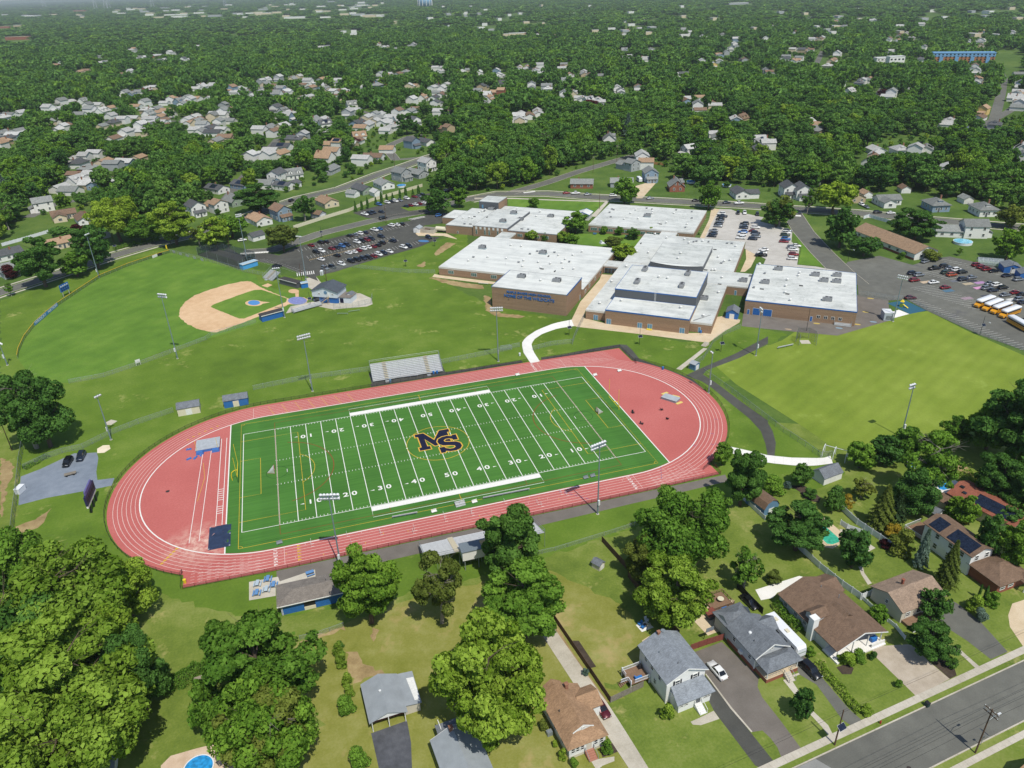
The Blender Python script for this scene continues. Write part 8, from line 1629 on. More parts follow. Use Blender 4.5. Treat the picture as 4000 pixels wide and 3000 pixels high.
def bleacher(label,p,rz,L_,rows,rise=.34,run=.66,z0=.45,aisles=(),m=None,rails=True,name='bleachers'):
    """rows climb along +y from p; every seat plank and foot board its own part"""
    o = thing(name,label,'bleachers',p,rz);sm_ = MB().box((0,0,0),(L_,.28,.06)).mesh('seat_plank',[m or M_PLANK]);fm = MB().box((0,0,0),(L_,.3,.05)).mesh('foot_board',[M_STEEL])
    for k in range(rows): obj('seat_plank',sm_,o,(L_/2,k*run+.45,z0+k*rise+.02));obj('foot_board',fm,o,(L_/2,k*run+.08,z0+k*rise-.36))
    for k in range(rows): part('riser',MB().box((L_/2,k*run+.26,z0+k*rise-.33),(L_,.03,.3)),M_STEEL,o)
    n = max(2,int(L_/2.4));H_ = z0+rows*rise
    for i in range(n+1):
        x = L_*i/n;part('frame',MB().tube((x,.3,z0-.1),(x,rows*run,H_-.3),.05,n=5).tube((x,rows*run,0),(x,rows*run,H_-.2),.05,n=5).tube((x,rows*run*.5,0),(x,rows*run*.5,H_*.5),.05,n=5).tube((x,.3,0),(x,rows*run,H_-.3),.03,n=4),M_GALV,o)
    for ax in aisles:
        a = part('aisle_stair',MB().box((ax,-.7,0),(1.3,1.2,.25)),M_STEEL,o)
        for k in range(rows): part('aisle_step',MB().box((ax,k*run+.3,z0+k*rise+.09),(1.3,.5,.1)),mat('aisle_tan','#b3aa93',.7),o)
    if rails:
        for x in (0,L_): part('side_rail',MB().tube((x,0,z0+.9),(x,rows*run+.2,H_+1.0),.04).tube((x,0,z0+.4),(x,rows*run+.2,H_+.5),.03).tube((x,rows*run+.2,H_-.3),(x,rows*run+.2,H_+1.0),.04).tube((x,0,0),(x,0,z0+.9),.04),M_GALV,o)
        part('back_rail',MB().tube((0,rows*run+.2,H_+1.0),(L_,rows*run+.2,H_+1.0),.04).tube((0,rows*run+.2,H_+.5),(L_,rows*run+.2,H_+.5),.03),M_GALV,o)
    return o
bleacher('long white bleachers behind the far track straight',(-13.0,44.6,0),R_(-1),24.2,10,.34,.66,.9,(4.8,19.2));poly('bleacher_pad',[(-13.5,43.9),(12,43.7),(12,51.6),(-13.5,51.9)],.022,G_ASPD)
hb = bleacher('near side bleachers with the press box, partly hidden by trees',(14.4,-44.7,0),math.pi,28.4,13,.245,.7,1.3,(21.0,));
pb = thing('press_box','white press box with grey flat roof on the near bleachers','press box',(-.6,-54.3,0),math.pi);part('cabin',MB().box((1.6,0,3.0),(7.4,3.0,2.5)),M_SW,pb);part('roof',MB().box((1.6,0,5.5),(7.8,3.4,.15)),mat('press_roof','#6b757d',.7,.1),pb);part('roof_deck',MB().box((-.6,0,5.66),(2.6,2.2,.1)),mat('stair_wood','#b39a68'),pb);part('roof_rail',MB().tube((-2,1.1,6.6),(.8,1.1,6.6),.04).tube((-2,-1.1,6.6),(.8,-1.1,6.6),.04).tube((-2,1.1,5.6),(-2,1.1,6.6),.04).tube((-2,-1.1,5.6),(-2,-1.1,6.6),.04).tube((.8,1.1,5.6),(.8,1.1,6.6),.04),M_GALV,pb)
for x in (-1.6,1.6,4.8):
    for y in (-1.2,1.2): part('leg',MB().box((x,y,0),(.16,.16,3.0)),M_GALV,pb)
bleacher('small stand behind the ball field backstop',zL(500,855),ang(zL(410,830),zL(520,865)),7.5,8,.33,.62,.5,(3.6,));bleacher('short metal stand behind home plate',zL(770,1165),ang(zL(770,1165),zL(960,1110)),13,3,.3,.62,1.0);bleacher('little aluminium stand beside the parked pickup',zO(570,1262),SA,6.0,5,.32,.6,.5,rails=True)
for zz,a,b_,lab in ((zL,(1145,1168),(1240,1168),'low green bench on the lawn by the clubhouse, first of two'),(zL,(1242,1152),(1340,1138),'low green bench on the lawn by the clubhouse, second of two'),(zB,(1178,1495),(1395,1455),'long white team bench beside the near sideline'),(zC,(-250,1440),(150,1362),'long white team bench beside the near track straight'),(zM,(595,905),(680,912),'grey bench at the classroom wing walk'),(zD,(80,140),(212,112),'white bench lying beside the hammer cage'),(zN,(1630,1180),(1790,1192),'long aluminium bench along the workshop wall'),(zB,(1205,290),(1400,265),'long white bench in front of the far bleachers'),(zN,(870,1312),(925,1318),'blue bench at the low brick wing wall')):
    a,b_ = zz(*a),zz(*b_);L_ = math.dist(a[:2],b_[:2]);o = thing('bench',lab,'bench',(*a[:2],.05),ang(a,b_));mm = M_BLT if 'blue' in lab else mat('bench_green','#7d9088',.6) if 'green' in lab else M_PLANK
    part('seat',MB().box((L_/2,0,.45),(L_,.35,.06)),mm,o)
    if L_ > 6: part('backrest',MB().box((L_/2,-.3,.75),(L_,.06,.25)),mm,o)
    for k in range(max(2,int(L_/2.5)+1)): part('leg',MB().box((.2+k*(L_-.4)/max(1,int(L_/2.5)),0,0),(.08,.35,.45)),M_GALV,o)
# concession stand
o = thing('concession_stand','long blue concession stand with brown-grey hip roof','building',(-39.6,-53.6,0),0);q = MB();q.prism([(-6.6,-2.9),(6.6,-2.9),(6.6,2.9),(-6.6,2.9)],0,2.9);part('wall',q,M_BLUE,o);q = MB();hip_roof(q,13.4,6.0,2.9,1.0,.55);part('roof',q,SH_C,o);part('gutter',MB().box((0,-3.6,2.85),(14.5,.12,.18)),M_TRIM,o);part('serving_recess',MB().box((-.6,-2.93,.1),(2.4,.1,2.5)),M_BLK,o);part('serving_counter',MB().box((-.6,-3.0,.1),(2.4,.2,.9)),M_CREAM,o)
for x in (-6.5,-6.3): part('downpipe',MB().tube((x,-3.0,0),(x,-3.0,2.8),.06),M_TRIM,o)
part('vent_pipe',MB().tube((3.4,.6,3.6),(3.4,.6,4.3),.08),M_UNID,o)
def picnic(label,p,rz,m):
    o = thing('picnic_table',label,'picnic table',p,rz);part('table_top',MB().box((0,0,.72),(1.8,.75,.06)),m,o)
    for s in (-1,1): part('bench_seat',MB().box((0,s*.75,.42),(1.8,.28,.05)),m,o);part('leg_frame',MB().tube((s*.6,-.7,0),(s*.6,.35,.72),.05,n=5).tube((s*.6,.7,0),(s*.6,-.35,.72),.05,n=5).tube((s*.6,-.85,.4),(s*.6,.85,.4),.04,n=5),M_GALV,o)
M_PB = mat('table_blue','#5d86b4',.6);M_PG = mat('table_pale','#a6b4be',.6)
for x,y,m,lab in ((105,590,M_PB,'blue picnic table on the concession pad nearest the track'),(155,640,M_PB,'blue picnic table beside the concession roof corner'),(92,680,M_PG,'pale grey picnic table between the two blue ones'),(15,630,M_PG,'pale grey picnic table at the pad edge'),(10,710,M_PB,'blue picnic table at the outer pad corner'),(470,540,M_PB,'blue picnic table behind the concession roof')): picnic(lab,zF(x,y),R_(80 if x < 400 else 10),m)
for zz,x,y,lab in ((zM,1600,478,'blue picnic table in the school courtyard near the windows'),(zM,1880,500,'blue picnic table under the spreading courtyard tree')): picnic(lab,zz(x,y),SA,M_BLT)
sc_ = thing('courtyard_sculpture','white angular sculpture in the school courtyard','sculpture',zM(1675,555),R_(-10));part('left_wing',MB().box((-1.2,0,0),(.7,2.4,1.6),R_(25),taper=.5),M_VINYL,sc_);part('right_wing',MB().box((1.2,.3,0),(.7,3.0,1.9),R_(-25),taper=.5),M_VINYL,sc_);part('base',MB().box((0,0,0),(3.2,2.2,.4)),M_VINYL,sc_)
# ------------------------------------------------------------------ field equipment
for s,lab in ((-1,'yellow football goal post in front of the pole vault side'),(1,'yellow football goal post on the high jump side')):
    o = thing('goal_post',lab,'goal post',(s*57.6,0,.05),0);part('gooseneck',MB().wire([(0,0,0),(0,0,1.6),(-s*.25,0,2.5),(-s*1.0,0,3.05),(-s*1.9,0,3.1)],.11,8),M_YEL,o);part('crossbar',MB().tube((-s*1.9,-3.56,3.1),(-s*1.9,3.56,3.1),.08,n=8),M_YEL,o)
    for e in (-1,1): part('upright',MB().tube((-s*1.9,e*3.56,3.1),(-s*1.9,e*3.56,9.2),.06,n=8),M_YEL,o)
for x,y,lab,s in ((-46.3,.4,'white lacrosse goal on the left crease',-1),(50.3,.2,'white lacrosse goal pushed towards the end line',1)):
    o = thing('lacrosse_goal',lab,'goal',(x,y,.06),0);part('frame',MB().wire([(0,-.92,0),(0,-.92,1.83),(0,.92,1.83),(0,.92,0)],.05).wire([(0,-.92,.03),(s*2.1,0,.03),(0,.92,.03)],.03),M_RED,o)
    part('net',MB().add([(0,-.92,1.83),(0,.92,1.83),(s*2.1,0,.03),(0,-.92,0),(0,.92,0)],[(0,1,2),(0,2,3),(1,4,2)]),mesh_mat('net_white','#d8d8d4',.6),o)
def hurdle(p,label): 
    o = thing('hurdle',label,'hurdle',p,0,'hurdles set out on the near straight')
    for s in (-1,1): part('base_foot',MB().box((.3,s*.5,0),(.7,.06,.06)),M_TRIM,o);part('upright',MB().tube((0,s*.5,0),(0,s*.5,.95),.025,n=5),M_TRIM,o)
    part('top_bar',MB().box((0,0,.9),(.03,1.15,.1)),M_TRIM,o)
for x in (-38.5,-30,-22.5,-14,-6.5,1.5,9.5,18,26): 
    for k in random.sample(range(6),2): hurdle((x+random.uniform(-.8,.8),-(RI+.68+k*1.07),.05),f'white hurdle in the {ORD[k]} lane from the turf, {("beside the concession stand" if x < -25 else "between concession stand and bleachers" if x < -12 else "in front of the near bleachers" if x < 16 else "by the floodlight pole")}')
pv = thing('pole_vault_pit','large grey pole vault mat with blue skirt','landing mat',zA(1800,560),R_(0));part('mat',MB().box((0,1.4,0),(6.4,5.8,.85)),mat('mat_blue','#3f6cae',.7),pv);part('cover',MB().box((0,1.5,.85),(6.7,6.0,.1)),mat('mat_grey','#a3a8ad',.6,.15,1.0),pv)
for s in (-1,1): part('front_bun',MB().box((s*2.2,-2.1,0),(2.2,1.3,.8),taper=.8),mat('mat_blue','#3f6cae'),pv);part('standard',MB().tube((s*2.9,-1.7,0),(s*2.9,-1.7,4.2),.05),M_YEL,pv)
for i,(x,y) in enumerate(((1632,568),(1635,650),(1690,640),(1735,615))): o = thing('mat_wedge',f'loose blue foam wedge beside the pole vault mat, {("farthest from it", "beside the runway tape", "in front of it", "touching it")[i]}','foam wedge',zA(x,y),R_(30*i));part('wedge',MB().box((0,0,.04),(1.6,.6,.35),taper=.75),mat('mat_blue','#3f6cae'),o);part('strap',MB().box((0,0,.395),(.1,.45,.02)),M_STEEL,o)
hj = thing('high_jump_pit','grey high jump mat on the right red area','landing mat',zC(1370,575),R_(-55));part('mat',MB().box((0,0,0),(5.2,3.0,.7)),mat('mat_steel','#858d94',.6),hj);part('cover',MB().box((0,0,.7),(5.3,3.1,.08)),mat('mat_grey','#a3a8ad'),hj)
for i,(x,y,a) in enumerate(((1320,525,12),(1415,550,-50),(1445,608,15))): o = tag(MB().box((0,0,.04),(2.4,.9,.1)).build('foam_pad',mat('pad_yellow','#d2bc6c',.7),None,zC(x,y),R_(a)),f'yellow foam pad beside the high jump mat, {("behind it", "at its far end", "in front of it")[i]}','foam pad')
for i,(x,y) in enumerate(((1047,697),(1125,792),(1296,670),(1345,748))): chair(f'dark folding chair on the right red area, {("by the goal post", "by the turf edge", "near the high jump mat", "near the inner lane")[i]}',zC(x,y),R_(40*i),M_BLK,'folding_chair')
pit = thing('sand_pit_cover','dark navy tarp over the long jump pit','tarp',zA(1900,1320),0);q = MB();gx,gy = 8,10;rr_ = random.Random(3);q.add([((i/gx-.5)*5.2,(j/gy-.5)*9.2,.05+.09*rr_.random()+.05*math.sin(j*1.7)) for j in range(gy+1) for i in range(gx+1)],[(j*(gx+1)+i,j*(gx+1)+i+1,(j+1)*(gx+1)+i+1,(j+1)*(gx+1)+i) for j in range(gy) for i in range(gx)]);part('tarp_sheet',q,mat('tarp_navy','#2b3852',.6,.3,.7),pit)
for x,y in ((-2.4,-4.3),(2.4,-4.3),(2.4,.4),(-2.4,4.3)): part('weight',MB().box((x,y,.1),(.3,.3,.12)),M_STEEL,pit)
for i,(zz,x,y,lab) in enumerate(((zF,205,275,'folded hurdle rack beside the near turf corner'),(zC,640,1260,'hurdle rack on the turf by the near straight'),(zC,700,1245,'second hurdle rack on the turf by the near straight'),(zC,50,370,'white hurdle rack at the far sideline'),(zB,1540,1440,'white medical table beside the long bench'),(zB,1890,1358,'white equipment table next to the tall bench'),(zC,720,372,'white board at the turf corner'),(zC,930,335,'cream box near the far inner lane'))):
    o = thing('equipment_rack',lab,'rack',zz(x,y),R_(8));part('frame',MB().box((0,0,.3),(1.4,.7,.06)).box((0,.3,.36),(1.4,.06,.5)),M_TRIM if i > 2 else M_GALV,o)
    for sx_ in (-.6,.6): part('leg',MB().box((sx_,0,0),(.06,.6,.3)),M_GALV,o)
tb_ = bleacher('small covered players bench with two rows by the near sideline',zB(1730,1400),0.08,2.6,2,.4,.7,.45,rails=False,name='players_bench')
scb = thing('scoreboard','large dark purple football scoreboard standing beside the gravel pad','scoreboard',zA(815,1060),ang(zA(800,1115),zA(872,935)))
for x in (-2.6,0,2.6): part('post',MB().box((x,0,0),(.35,.35,3.4)),M_BLK,scb)
part('board',MB().box((0,0,3.0),(8.2,.5,2.7)),mat('score_navy','#2b2a4e',.5,.15),scb);part('lower_panel',MB().box((0,0,2.35),(8.2,.4,.6)),M_TRIM,scb);part('top_sign',MB().box((0,0,5.7),(6.0,.4,1.0)),mat('score_purple','#5d5a8c',.6),scb)
for k in range(5): part('score_window',MB().box((-3+k*1.5,-.28,4.0),(1.0,.06,.8)),M_BLK,scb)
pt = thing('flat_trailer','flat grey cart trailer on the gravel pad','trailer',zA(610,785),R_(10));part('bed',MB().box((0,0,.45),(3.0,1.3,.12)),M_BOARDG,pt);part('drawbar',MB().box((1.8,0,.4),(.8,.1,.1)),M_GALV,pt)
for sx_ in (-.9,.9):
    for s in (-1,1): part('wheel',MB().tube((sx_,s*.7-.06,.25),(sx_,s*.7+.06,.25),.25,n=12),M_RUBBER,pt)
wb = thing('white_storage_box','white storage box leaning at the green slatted fence','box',zA(180,930),R_(70));part('body',MB().box((0,0,0),(2.6,1.4,1.5)),M_VINYL,wb);part('lid',MB().box((0,0,1.5),(2.7,1.5,.12)),M_VINYL,wb)
hc = thing('hammer_cage','netted hammer throw cage with pale slab','cage',zD(320,80),R_(-20));cp = [(-3,-3),(-3.4,0),(-2,3),(2,3),(3.4,0),(3,-3)]
part('slab',MB().box((0,0,0),(3.4,3.0,.08)),G_CONC,hc)
for x,y in cp: part('post',MB().tube((x,y,0),(x*1.0,y,4.6),.07),M_GALV,hc)
for a,b_ in zip(cp,cp[1:]): part('net',MB().quad((*a,.1),(*b_,.1),(*b_,4.4),(*a,4.4)),M_LINKD,hc)
gh = thing('greenhouse','arched clear greenhouse at the east lot edge','greenhouse',zO(1910,740),R_(-38));arcp = [(-2.6*math.cos(a),2.6*math.sin(a)+.6) for a in np.linspace(0,math.pi,9)]
for k in range(6): part('rib',MB().wire([(-5+k*2,y,z) for y,z in [(-2.6,0)]+arcp+[(2.6,0)]],.06),M_STEEL,gh)
part('glazing',MB().add([(x,y,z) for x in (-5,5) for y,z in arcp],[(i,i+1,10+i,9+i) for i in range(8)]),mesh_mat('poly_clear','#aab4ba',.45),gh)
slide = thing('play_slide','yellow and green toddler play set on the blue surface','play set',zO(1165,1105),R_(30));part('tower',MB().box((0,.6,0),(1.2,1.2,1.2)),mat('play_green','#7f9a3a',.6),slide);part('roof',MB().box((0,.6,2.2),(1.4,1.4,.8),taper=.2),M_YEL,slide);part('chute',MB().add([(-.4,0,1.2),(.4,0,1.2),(.4,-2.0,.1),(-.4,-2.0,.1)],[(0,1,2,3)]),M_YEL,slide)
for x in (-.55,.55): part('post',MB().box((x,.1,0),(.12,.12,2.3)),mat('play_green','#7f9a3a'),slide)
kio = thing('storage_cabin','grey white boxy cabin beside the service yard','cabin',zO(1020,1205),R_(-25));part('body',MB().box((0,0,.1),(3.2,4.4,3.0)),mat('cabin_grey','#a9b0ba',.5,.15),kio);part('roof',MB().box((0,0,3.1),(3.3,4.5,.12)),M_LAMP,kio);part('mural',MB().box((.2,-2.23,.5),(2.2,.04,1.6)),mat('mural','#777c80',.7,.6,3),kio)
tank = thing('water_tank_trailer','cream tank trailer beside the kitchen wing','tank',zM(278,455),SA);part('tank',MB().tube((-3.2,0,1.7),(3.2,0,1.7),1.2,n=14),M_CREAM,tank);part('chassis',MB().box((0,0,.5),(6.2,1.4,.2)),M_BLK,tank)
for x in (-1.8,1.8): part('wheel',MB().tube((x,-.9,.4),(x,-.6,.4),.4,n=12),M_RUBBER,tank)
dm2 = thing('dumpster_yard','grey walled dumpster yard beside the west lot','enclosure',zM(170,455),SA)
for x,y,w,d in ((0,-2.6,8,.3),(0,2.6,8,.3),(-4,0,.3,5),(4,0,.3,5)): part('block_wall',MB().box((x,y,0),(w,d,1.9)),G_CONC,dm2)
part('dumpster',MB().box((-1.2,0,0),(3.0,2.0,1.5)),M_BOARD,dm2);shed('white shed beside the dumpster yard',zM(75,455),SA,3.6,4.0,2.4,1.0,M_SW,mat('booth_roof','#9aa0a4'))
tl = thing('portable_toilet','white portable toilet near the ball field entrance','portable toilet',zL(1013,828),R_(-20));part('body',MB().box((0,0,0),(1.2,1.2,2.1)),M_VINYL,tl);part('roof',MB().box((0,0,2.1),(1.3,1.3,.25),taper=.6),M_VINYL,tl);part('door',MB().box((0,-.62,.1),(.8,.04,1.8)),M_STEEL,tl)
for i,(zz,x,y,m,lab) in enumerate(((zB,1535,245,M_BLT,'blue bin below the far bleachers'),(zB,1565,242,M_BLT,'second blue bin below the far bleachers'),(zB,1162,318,M_SHB,'pale blue bin at the bleacher stair'),(zM,952,1525,M_VINYL,'white bin at the start of the curved walk'),(zN,967,1330,M_BLT,'blue bin beside the blue bench'),(zC,1303,318,M_BLT,'blue bin at the track fence by the ticket booth'),(zN,1605,1180,M_BLT,'blue bins pair by the roll doors'),(zE,1600,60,M_YEL,'yellow bin at the left track chute'))):
    o = thing('trash_bin',lab,'bin',zz(x,y),R_(10*i));part('body',MB().lathe([(.3,0),(.36,.95)],n=10),m,o);part('rim',MB().lathe([(.38,.95),(.38,1.05),(.2,1.12)],n=10),m,o)
tag(MB().box((0,0,.06),(2.0,1.2,.25)).build('loading_step',M_YEL,None,zN(522,1300),SA),'yellow loading step at the gymnasium door','step')
poly('sand_patch',[zA(*p) for p in ((840,560),(890,530),(945,528),(955,560),(900,595),(840,598))],.03,ground_mat('sand',('#cfc0a4','#d8cbb2','#e0d5c0'),.2,.8,5));poly('concrete_pad',[zA(*p) for p in ((910,335),(960,308),(1015,320),(960,355),(925,355))],.03,G_CONC)
# ------------------------------------------------------------------ vehicles
CARC = {'W': ('white',car_mat('car_white','#dcdcda',.0,.35)),'K': ('black',car_mat('car_black','#1b1d20')),'N': ('dark blue',car_mat('car_navy','#232c3c')),'R': ('red',car_mat('car_red','#7e1d24')),'S': ('silver',car_mat('car_silver','#8d9298',.5)),'B': ('blue',car_mat('car_blue','#3f6ea8')),'G': ('dark green',car_mat('car_green','#2f4034')),'M': ('maroon',car_mat('car_maroon','#561823')),'O': ('orange red',car_mat('car_orange','#a84a28'))}
M_CGL = glass_mat('car_glass','#171b20',.06);M_RIM = mat('rim','#8c9094',.4,.1,3,.5);M_HEAD = glass_mat('headlight','#c8cccf',.1);M_TAIL = glass_mat('taillight','#7c1616',.15)
def loft(q,secs,w,mi=0,tum=0.0):
    """body from side stations (x, z_low, z_high): rounded shoulder"""
    P_ = []
    for x,zl,zh,k in secs:
        hw = w/2*k;P_.append([(x,-hw,zl),(x,-hw*1.0,zl+(zh-zl)*.65),(x,-hw*.88,zh),(x,hw*.88,zh),(x,hw,zl+(zh-zl)*.65),(x,hw,zl)])
    vs = [v for r in P_ for v in r];n = 6;fs = []
    for j in range(len(P_)-1):
        for i in range(n): fs.append((j*n+i,j*n+(i+1) % n,(j+1)*n+(i+1) % n,(j+1)*n+i))
    fs += [tuple(range(n-1,-1,-1)),tuple((len(P_)-1)*n+i for i in range(n))];return q.add(vs,fs,mi)
CARP = {}
def car_proto(k):
    if k in CARP: return CARP[k]
    L_,w,zb,zs,zr,A,B,C_,D = {'s': (4.7,1.82,.28,.92,1.45,1.05,.25,-1.0,-1.75),'u': (4.75,1.9,.32,1.08,1.72,1.15,.45,-1.7,-2.15),'p': (5.7,2.0,.4,1.15,1.85,1.25,.6,-.7,-.95),'v': (5.0,1.95,.3,1.08,1.78,1.6,.8,-2.0,-2.3)}[k]
    o = thing('car',None,None);h = L_/2;body = MB();loft(body,[(h,zb+.15,zs-.3,.82),(h-.12,zb,zs-.18,.92),(A+.05,zb,zs-.02,1.0),(0,zb,zs,1.0),(D,zb,zs,1.0),(-h+.1,zb,zs-.06,.95),(-h,zb+.15,zs-.12,.86)],w)
    if k == 'p': body.box((-1.85,0,zs-.02),(1.7,w-.5,.02))
    part('body',body,CARC['W'][1],o,True);hw = w/2
    cab = [(A,zs-.03,hw*.86),(B,zr,hw*.68),(C_,zr,hw*.68),(D,zs-.03,hw*.84)]
    part('windshield',MB().quad((A,-cab[0][2],zs-.03),(A,cab[0][2],zs-.03),(B,cab[1][2],zr-.03),(B,-cab[1][2],zr-.03)),M_CGL,o);part('rear_window',MB().quad((D,cab[3][2],zs-.03),(D,-cab[3][2],zs-.03),(C_,-cab[2][2],zr-.03),(C_,cab[2][2],zr-.03)),M_CGL,o)
    for s in (-1,1): part('side_window',MB().quad(*[(x,s*y,z-.01) for x,z,y in ((A,zs-.03,cab[0][2]),(B,zr-.03,cab[1][2]),(C_,zr-.03,cab[2][2]),(D,zs-.03,cab[3][2]))][::s]),M_CGL,o)
    rf = MB().prism([(B+.05,-cab[1][2]-.03),(B+.05,cab[1][2]+.03),(C_-.05,cab[2][2]+.03),(C_-.05,-cab[2][2]-.03)],zr-.05,zr+.02)
    for s in (-1,1): rf.tube((A,s*cab[0][2],zs-.02),(B,s*cab[1][2],zr),.05,n=4);rf.tube((D,s*cab[3][2],zs-.02),(C_,s*cab[2][2],zr),.06,n=4);m_ = (B+C_)/2;rf.tube((m_,s*hw*.87,zs),(m_,s*cab[1][2]*1.02,zr),.045,n=4)
    part('roof',rf,CARC['W'][1],o);wm = MB().tube((0,-.11,0),(0,.11,0),.33 if k != 'p' else .4,n=14).mesh('wheel',[M_RUBBER]);rm = MB().tube((0,-.125,0),(0,.125,0),.2,n=10).mesh('rim',[M_RIM])
    for x in (h-.95,-h+.95):
        for s in (-1,1): ww = obj('wheel',wm,o,(x,s*(hw-.1),.33));obj('rim',rm,ww)
    for s in (-1,1): part('headlight',MB().box((h-.1,s*hw*.66,zs-.36),(.16,.36,.14)),M_HEAD,o);part('taillight',MB().box((-h+.06,s*hw*.74,zs-.3),(.14,.26,.2)),M_TAIL,o)
    CARP[k] = o;return o
CTY = {'s': 'sedan','u': 'SUV','p': 'pickup truck','v': 'minivan'}
def car(k,c,p,rz,label,group=None,z=.03):
    o,prt = dup_all(car_proto(k));o.location = (p[0],p[1],z);o.rotation_euler = (0,0,rz);o.name = {'s': 'parked_car','u': 'parked_suv','p': 'pickup_truck','v': 'parked_minivan'}[k];tag(o,label,'pickup' if k == 'p' else 'car',group)
    for q in prt:
        if q.name.split('.')[0] in ('body','roof'): paint_slot(q,0,CARC[c][1])
    return o
def rows(zz,data,rz,where,end,axis=0,jit=4,z=.07):
    """a row of parked cars; look-alikes in one row are told apart by their order from a landmark"""
    it = sorted([(float(q.split(',')[axis]),q.split(',')) for q in data.split()]);tot = {};n = {}
    for _,q in it: tot[q[2]] = tot.get(q[2],0)+1
    for _,(x,y,tc) in it:
        c,k = tc[0],tc[1];n[tc] = n.get(tc,0)+1;lab = f'{CARC[c][0]} {CTY[k]}'
        if tot[tc] > 1: lab = f'{ORD[n[tc]-1]} {lab} from the {end}'
        car(k,c,zz(float(x),float(y)),rz+R_(random.uniform(-jit,jit))*.5,f'{lab} {where}',f'cars {where}',z)
aW = ang(zL(1235,735),zL(1600,645));hW = aW-math.pi/2+R_(12)
rows(zL,'1265,718,Ku 1318,706,Ku 1370,695,Nu 1417,687,Ku 1462,675,Rs 1505,660,Wu 1547,647,Nu 1597,635,Ws 1720,598,Wu 1762,588,Nu 1185,745,Wu 1103,770,Ku 1040,780,Su',hW,'in the lot row along the lawn','ball field')
rows(zL,'1005,702,Ws 1142,668,Ks 1243,645,Ws 1290,637,Ws 1327,624,Rs 1370,610,Wu 1412,598,Ws 1455,591,Rs 1495,580,Ks 1533,560,Ku 1625,543,Nu',hW+math.pi,'on the lawn side of the striped island','ball field')
rows(zL,'965,640,Ku 1010,630,Wu 1100,610,Rs 1142,602,Ns 1187,588,Bu 1230,577,Nu 1318,553,Wu 1360,542,Ku 1402,535,Ru 1440,525,Nu 1525,505,Nu',hW,'on the road side of the striped island','ball field')
rows(zL,'918,580,Rs 1002,555,Ku 1047,549,Ks 1250,497,Ks 1297,490,Ss 1340,478,Wu 1385,470,Ns 1467,448,Wp 1508,438,Bs 1612,409,Wu 1660,402,Ws 1700,396,Ks',hW+math.pi,'in the row along the access road','ball field')
rows(zL,'1383,312,Wp 1425,304,Nu 1455,297,Nu 1527,291,Ns',hW,'in the north lot end bay','fence');rows(zL,'1505,226,Bu 1577,210,Wu 1612,202,Ks 1647,197,Wu 1687,191,Ss 1745,174,Wu 1813,159,Rs 1853,154,Ss 1887,146,Ku',hW,'parked below the evergreens','bent road');rows(zL,'1740,242,Ns 1775,234,Rs 1818,226,Ws 1853,219,Rs 1890,211,Ws',hW+math.pi,'parked beside the grass island','bent road')
for zz,x,y,k,c,a,lab in ((zL,1935,512,'u','N',R_(-70),'dark blue SUV in the blue striped bays'),(zL,2025,322,'u','B',aW,'blue SUV behind the boiler house'),(zL,2080,320,'u','N',aW,'dark blue SUV beside the blue one at the boiler house'),(zL,325,535,'s','W',R_(12),'white sedan beside the dark roofed garage'),(zL,395,700,'u','K',R_(10),'black SUV parked behind the batting cage'),(zL,625,765,'u','K',R_(30),'black SUV parked beside the small ball field stand'),(zL,1540,345,'v','K',ang(zL(1400,380),zL(1600,335)),'dark minivan driving on the access road'),(zL,2090,100,'s','W',R_(20),'white sedan at the wood edge'),(zL,2130,96,'s','K',R_(20),'black sedan at the wood edge'),(zK,350,50,'s','N',ang(zK(200,20),zK(500,80)),'dark car on the far left street'),(zK,825,155,'u','N',ang(zK(700,120),zK(900,160)),'dark blue SUV at the far left corner'),(zL,750,192,'u','K',R_(50),'black SUV on the bent road'),
        (zN,530,172,'s','S',R_(-12),'silver sedan parked on the school street'),(zN,210,150,'u','W',R_(-12),'white SUV parked behind the round street tree'),(zN,925,192,'s','K',R_(-12),'black sedan parked by the lot corner tree'),(zN,1190,210,'s','N',R_(-12),'dark blue sedan parked on the school street'),(zN,1297,216,'p','W',R_(-12),'white pickup parked on the school street'),(zM,1355,127,'s','R',R_(-10),'red sedan parked on the school street'),(zM,1435,130,'p','W',R_(-10),'white pickup parked behind the red sedan'),(zM,1540,138,'s','S',R_(-10),'silver sedan parked behind the white pickup'),(zO,945,295,'u','K',R_(-14),'black SUV parked at the street near the white fence'),(zO,1060,300,'s','W',R_(-14),'white sedan parked beside the white fence'),(zO,808,228,'u','W',R_(-100),'white SUV in the driveway of the tan roofed house'),(zO,848,248,'s','S',R_(-100),'silver sedan in the driveway of the tan roofed house'),(zN,2030,1232,'p','K',SA+math.pi,'black pickup truck parked along the workshop wall'),
        (zH,1330,835,'s','W',R_(97),'white sedan with dark roof glass on the wide asphalt drive'),(zH,330,1160,'s','M',R_(-82),'maroon sedan on the long concrete drive'),(zI,362,830,'u','K',R_(-82),'black SUV on the drive beside the white motor home'),(zE,70,1340,'s','W',R_(20),'white sedan at the edge of the bright grove'),(zA,705,640,'u','N',R_(-95),'dark blue SUV on the gravel pad'),(zA,590,690,'u','K',R_(-98),'black open jeep on the gravel pad'),(zH,1610,240,'s','K',R_(-82),'black car under a cover beside the grey bungalow'),(zO,1228,1035,'s','M',R_(-15),'maroon sedan parked beside the play surface'),(zS,1310,1245,'v','K',R_(0),'dark van on the far green clearing'),(zS,880,830,'s','K',R_(60),'black car on the far street'),(zS,970,795,'s','K',R_(60),'second black car on the far street'),(zS,1950,730,'s','W',R_(75),'white car on the far avenue'),(zQ,450,1150,'s','R',R_(20),'red car in the streets behind the wood'),(zP,910,1410,'s','B',R_(30),'blue car in the wooded street')):
    car(k,c,zz(x,y),a,lab,None,.07)
